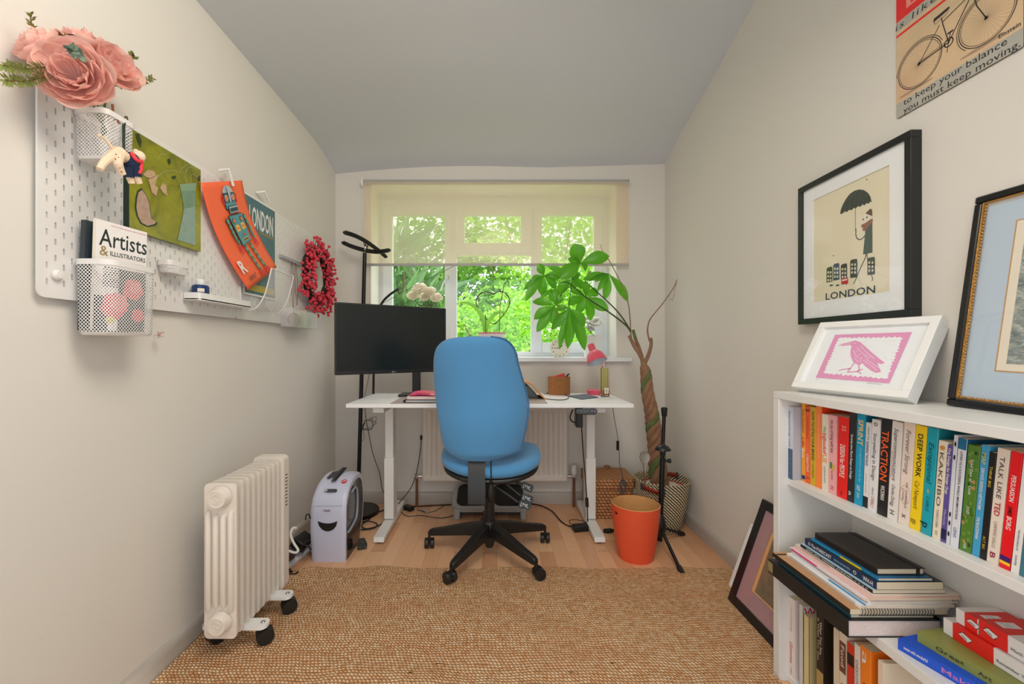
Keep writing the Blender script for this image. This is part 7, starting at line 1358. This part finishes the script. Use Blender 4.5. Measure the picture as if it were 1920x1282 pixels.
for A in ([(585, 400), (600, 440), (630, 470)], [(610, 380), (650, 420), (700, 460)], [(640, 370), (690, 420), (750, 470)], [(660, 480), (720, 520), (770, 560)], [(680, 470), (740, 510), (785, 540)], [(480, 362), (560, 348)], [(590, 345), (600, 350)], [(620, 400), (600, 420)], [(640, 430), (615, 445)], [(690, 440), (670, 455)], [(720, 450), (700, 470)], [(650, 455), (640, 480)], [(590, 460), (620, 490), (650, 488)]): b.line(CR(A), .0011, mnt, mx, zo+.001)
for A in ([(590, 500), (560, 545), (540, 548)], [(560, 545), (500, 552), (472, 560)], [(560, 545), (540, 570)], [(625, 515), (630, 550), (610, 570)], [(615, 568), (560, 572), (538, 575)], [(615, 568), (655, 550)], [(615, 568), (645, 585)]): b.line(CR(A), .003, pkk, mx, zo+.0008)
b.line([V(Q7(690, 658)), V(Q7(800, 668))], .0008, cc((150, 150, 150)), mx, zo+.0003); b.line([V(Q7(290, 628)), V(Q7(308, 630))], .0008, cc((150, 150, 150)), mx, zo+.0003); b.build('crow_print', t)
# easel leg
e0 = mx @ V((CW*.62, CH*.62, -.037)); b = MB(); ft = V((1.105, e0.y-.005, .9085)); s_ = u*.026
b.raw([e0-s_*.6, e0+s_*.6, ft+s_, ft-s_, e0-s_*.6+V((.003, 0, 0)), e0+s_*.6+V((.003, 0, 0)), ft+s_+V((.003, 0, 0)), ft-s_+V((.003, 0, 0))], [(0, 1, 2, 3), (7, 6, 5, 4), (0, 4, 5, 1), (1, 5, 6, 2), (2, 6, 7, 3), (3, 7, 4, 0)], mat('easel_board', (166, 110, 56), .7), False); b.build('easel_leg', t)
# ---- old engraving in a black and gold frame
t = thing('framed_engraving', 'old grey engraving in a black and gilt frame leaning on the right wall', 'picture', (1.09, .8, .907))
A2 = V((1.070, 1.006, .909)); up = V((1.127-1.070, -.012, .491)).normalized(); u = V((0, -1, 0)); u = (u-up*u.dot(up)).normalized(); n_ = u.cross(up).normalized(); EW, EH = .42, .494
mx = M(((u.x, up.x, n_.x, A2.x), (u.y, up.y, n_.y, A2.y), (u.z, up.z, n_.z, A2.z), (0, 0, 0, 1)))
gld = mat('gilt', (190, 140, 70), .4, .5, bump=.5, bscale=160); blo = mat('frame_old_black', (22, 22, 24), .3, var=.6, vscale=70)
b = MB(); bar = .017
for x0, y0, x1, y1 in ((0, 0, EW, bar), (0, EH-bar, EW, EH), (0, bar, bar, EH-bar), (EW-bar, bar, EW, EH-bar)): b.box((x0, y0, -.012), (x1, y1, 0), blo, mx)
fr = b.build('frame', t, bevel=.004)
b = MB(); q = bar+.0035
for pts in ([(q, q), (EW-q, q), (EW-q, EH-q), (q, EH-q)],): b.tube([mx @ V((x, y, -.003)) for x, y in pts], .0035, gld, 8, closed=True)
b.tube([mx @ V((x, y, -.011)) for x, y in ((.002, .002), (EW-.002, .002), (EW-.002, EH-.002), (.002, EH-.002))], .0025, gld, 8, closed=True)
for i in range(60): b.sph(mx @ V((q+.0035, q+i*(EH-2*q)/60, -.0035)), .0026, gld, 6)
for i in range(50): b.sph(mx @ V((q+i*(EW-2*q)/50, q+.0035, -.0035)), .0026, gld, 6)
b.build('gilt_slip', fr)
pale = mat('mount_pale_blue', (190, 206, 222), .8); b = MB(); b.box((bar, bar, -.0115), (EW-bar, EH-bar, -.0085), pale, mx); b.build('blue_mount', t)
b = MB(); x0, y0 = .082, .088; x1, y1 = EW-.082, EH-.075; b.rect(x0, y0, x1, y1, mat('mount_gold_line', (196, 156, 110), .6), mx, -.0080); b.rect(x0+.003, y0+.003, x1-.003, y1-.003, mat('mount_cream', (236, 226, 208), .7), mx, -.0078); b.build('cream_mount', t)
eg = G('engraving'); wv = eg.N('TexNoise', {'Vector': eg.tc.outputs['Object'], 'Scale': 16, 'Detail': 8, 'Roughness': .7, 'Distortion': 2.2}); w2 = eg.N('TexNoise', {'Vector': eg.N('Mapping', {'Vector': eg.tc.outputs['Object'], 'Scale': (1, 1, 6)}).outputs[0], 'Scale': 90, 'Detail': 3})
eg.L(eg.mix(.35, eg.ramp(wv.outputs[0], [(.35, (84, 96, 98)), (.5, (132, 144, 142)), (.62, (196, 200, 188))]), eg.ramp(w2.outputs[0], [(.4, (100, 110, 112)), (.6, (200, 204, 194))])), 'Base Color'); eg.b.inputs['Roughness'].default_value = .7
MB().rect(x0+.020, y0+.018, x1-.02, y1-.02, eg.m, mx, -.0074).build('engraving_print', t); MB().rect(bar, bar, EW-bar, EH-bar, glass, mx, -.0045).build('glass', t)
# ---- leaning frames on the floor beyond the bookcase
def lean_frame(label, xb, xt, zt, y0, y1, bar, dep, m, mount, matw, zb, pic):
    t = thing('leaning_frame', label, 'picture', (xb, (y0+y1)/2, 0)); up = V((xt-xb, 0, zt-zb)); Hh = up.length; up.normalize(); u = V((0, -1, 0)); n_ = u.cross(up).normalized()
    mx = M(((u.x, up.x, n_.x, xb), (u.y, up.y, n_.y, y1), (u.z, up.z, n_.z, zb), (0, 0, 0, 1))); w_ = y1-y0
    pframe(t, mx, w_, Hh, bar, dep, m, mount, (matw, matw, w_-matw, Hh-matw), matz=-.006); b = MB(); pic(b, mx, w_, Hh, matw); b.build('picture_print', t)
sep_ = mat('sepia_print', (128, 112, 88), .7, var=.5, vscale=34)
def pc1(b, m, w_, h, k): b.rect(k-.01, k-.01, w_-k+.01, h-k+.01, cc((222, 168, 110)), m, -.0085); b.rect(k, k, w_-k, h-k, cc((226, 176, 120)), m, -.0082); b.rect(k+.018, k+.006, w_-k-.018, h-k-.018, sep_, m, -.0078)
lean_frame('black frame with mauve mount leaning on the wall beyond the bookcase', .948, 1.092, .425, 1.362, 1.735, .034, .018, blkf, mat('mount_mauve', (176, 138, 144), .8), .098, .013, pc1)
def pc2(b, m, w_, h, k): b.rect(k-.005, k-.005, w_-k+.005, h-k+.005, cc((150, 160, 166)), m, -.008)
lean_frame('slim white frame leaning behind the black frame on the floor', 1.008, 1.108, .278, 1.50, 1.842, .013, .012, wf, mnt, .03, .003, pc2)
# ---- tin bicycle sign
t = thing('tin_sign', 'tin sign of a bicycle with a motto high on the right wall', 'sign', (XR-.003, 1.05, 1.69))
XS = XR-.004; mx = frame_mx((XS, 1.1908, 1.690), (0, -1, 0), (-1, 0, 0)); SW, SH = .2885, .405
def S(x, y):
    p = onX(1640+x/5.343, y/5.343, XS); return (1.1908-p.y, p.z-1.690)
tin = G('tin_print'); ns = tin.N('TexNoise', {'Vector': tin.tc.outputs['Object'], 'Scale': 7, 'Detail': 5}); tin.L(tin.ramp(ns.outputs[0], [(.3, (208, 184, 148)), (.5, (222, 192, 154)), (.7, (214, 174, 142))]), 'Base Color'); tin.b.inputs['Roughness'].default_value = .35
b = MB(); b.prism([(x+SW/2, y+SH/2) for x, y in rrect(SW, SH, .008, 4)], -.003, -.0005, mat('tin_edge', (90, 86, 80), .4, .6), mx); b.prism([(x+SW/2, y+SH/2) for x, y in rrect(SW-.0016, SH-.0016, .0075, 4)], -.0006, 0, tin.m, mx); b.build('plate', t)
tk = mat('tin_ink', (44, 42, 44), .5); tred = mat('tin_red', (232, 46, 44), .45, var=.1, vscale=60); tgr = mat('tin_grey', (178, 176, 166), .5, var=.15, vscale=20); thb = mat('tin_shade', (170, 148, 122), .5, var=.2, vscale=40)
b = MB(); yb = S(193, 400)[1]
g0 = S(205, 1190)[1]; band_top = S(212, 1050)[1]
b.rect(.001, .001, SW-.001, band_top+.0, tgr, mx, .0002)
ya, yc = S(190, 350)[1], S(190, 262)[1]   # grey band (second line) and red above
b.rect(.0005, ya-.0, SW-.001, yc, tgr, mx, .0002); b.rect(.0005, S(193, 408)[1], SW-.001, S(193, 385)[1], tred, mx, .0003); b.rect(.0005, yc+.001, SW-.001, SH-.004, tred, mx, .0003)
yl = S(215, 320)[1]; b.text('is like riding', .024, tk, mx @ M.Translation((S(205, 320)[0]+.002, yl+.001, 0)), .0006, fit=.24, sp=1.25, shear=.1)
b.text('LIFE', .06, mat('tin_pale_red', (242, 150, 140), .5), mx @ M.Translation((.03, yc+.02, 0)), .0006, fit=.2)
c1 = S(446, 640); r1 = abs(S(440, 640)[1]-S(440, 868)[1])*.95; c2 = (S(1120, 140)[0], c1[1]+.002); r2_ = r1
for c, rr in ((c1, r1), (c2, r2_)):
    for q, wd in ((rr, .0018), (rr*.93, .0010)): b.line([(c[0]+q*math.cos(2*PI*i/48), c[1]+q*math.sin(2*PI*i/48)) for i in range(48)], wd, tk, mx, .0006, closed=True)
    for i in range(36): b.line([(c[0]+.003*math.cos(2*PI*i/36), c[1]+.003*math.sin(2*PI*i/36)), (c[0]+rr*.92*math.cos(2*PI*i/36+.08), c[1]+rr*.92*math.sin(2*PI*i/36+.08))], .00035, thb, mx, .0004)
    b.ell(c[0], c[1], .004, .004, tk, mx, .0007, 12); b.line([(c[0]+rr*1.08*math.cos(R(a)), c[1]+rr*1.08*math.sin(R(a))) for a in (range(20, 190, 10) if c is c1 else range(100, 235, 9))], .0014, tk, mx, .0006)
bb = (c1[0]+r1*1.28, c1[1]+.004); sx0 = (c1[0]+r1*.98, c1[1]+r1*1.35); hd_ = (c2[0]-r1*.52, c1[1]+r1*1.55)
b.line([c1, (c1[0]+r1*.9, c1[1]+r1*1.1)], .0016, tk, mx, .0007); b.line([c1, bb], .003, tk, mx, .0007); b.line([(c1[0], c1[1]+.004), (bb[0], bb[1]+.006)], .0012, tk, mx, .0007)
b.line([sx0, (sx0[0]+.004, sx0[1]-.02), bb], .0022, tk, mx, .0007); b.line([bb, (hd_[0]-.002, hd_[1]-.012)], .0022, tk, mx, .0007); b.line([hd_, (hd_[0]+r1*.2, hd_[1]-r1*.8), c2], .0022, tk, mx, .0007); b.line([(sx0[0]+.003, sx0[1]-.012), (hd_[0], hd_[1]-.006)], .002, tk, mx, .0007)
b.line([hd_, (hd_[0]-.008, hd_[1]+.022), (hd_[0]-.026, hd_[1]+.026)], .002, tk, mx, .0007)
b.poly([(sx0[0]-.020, sx0[1]+.004), (sx0[0]-.018, sx0[1]+.012), (sx0[0]+.018, sx0[1]+.015), (sx0[0]+.020, sx0[1]+.010), (sx0[0]+.004, sx0[1]+.006)][::-1], tk, mx, .0008); b.line([(sx0[0]-.018, sx0[1]+.004), (sx0[0]-.016, sx0[1]-.004), (sx0[0]+.012, sx0[1]-.0), (sx0[0]+.016, sx0[1]+.01)], .0008, tk, mx, .0007)
b.line([(bb[0]+.010*math.cos(2*PI*i/24), bb[1]+.010*math.sin(2*PI*i/24)) for i in range(24)], .0022, tk, mx, .0007, closed=True); b.line([bb, (bb[0]+.004, bb[1]+.022)], .0016, tk, mx, .0008); b.rect(bb[0]-.003, bb[1]+.021, bb[0]+.011, bb[1]+.025, tk, mx, .0008); b.line([bb, (bb[0]-.004, bb[1]-.022)], .0016, tk, mx, .0008)
for c in (c1, c2): b.ell(c[0]-.01, c[1]-r1*1.03, r1*.8, .004, thb, mx, .0003, 16)
l1 = S(290, 1050); l1b = S(1330, 430); l2 = S(290, 1130); l2b = S(1465, 465)
b.text('to keep your balance', .0235, tk, mx @ M.Translation((l1[0], (l1[1]+l1b[1])/2-.002, 0)), .0006, fit=l1b[0]-l1[0]); b.text('you must keep moving.', .0235, tk, mx @ M.Translation((l2[0], (l2[1]+l2b[1])/2-.001, 0)), .0006, fit=l2b[0]-l2[0])
e0, e1 = S(1245, 385), S(1465, 258); b.text('Einstein', .014, tk, mx @ M.Translation((e0[0], (e0[1]+e1[1])/2, 0)), .0006, fit=e1[0]-e0[0], bold=.01)
b.build('bicycle_print', t)
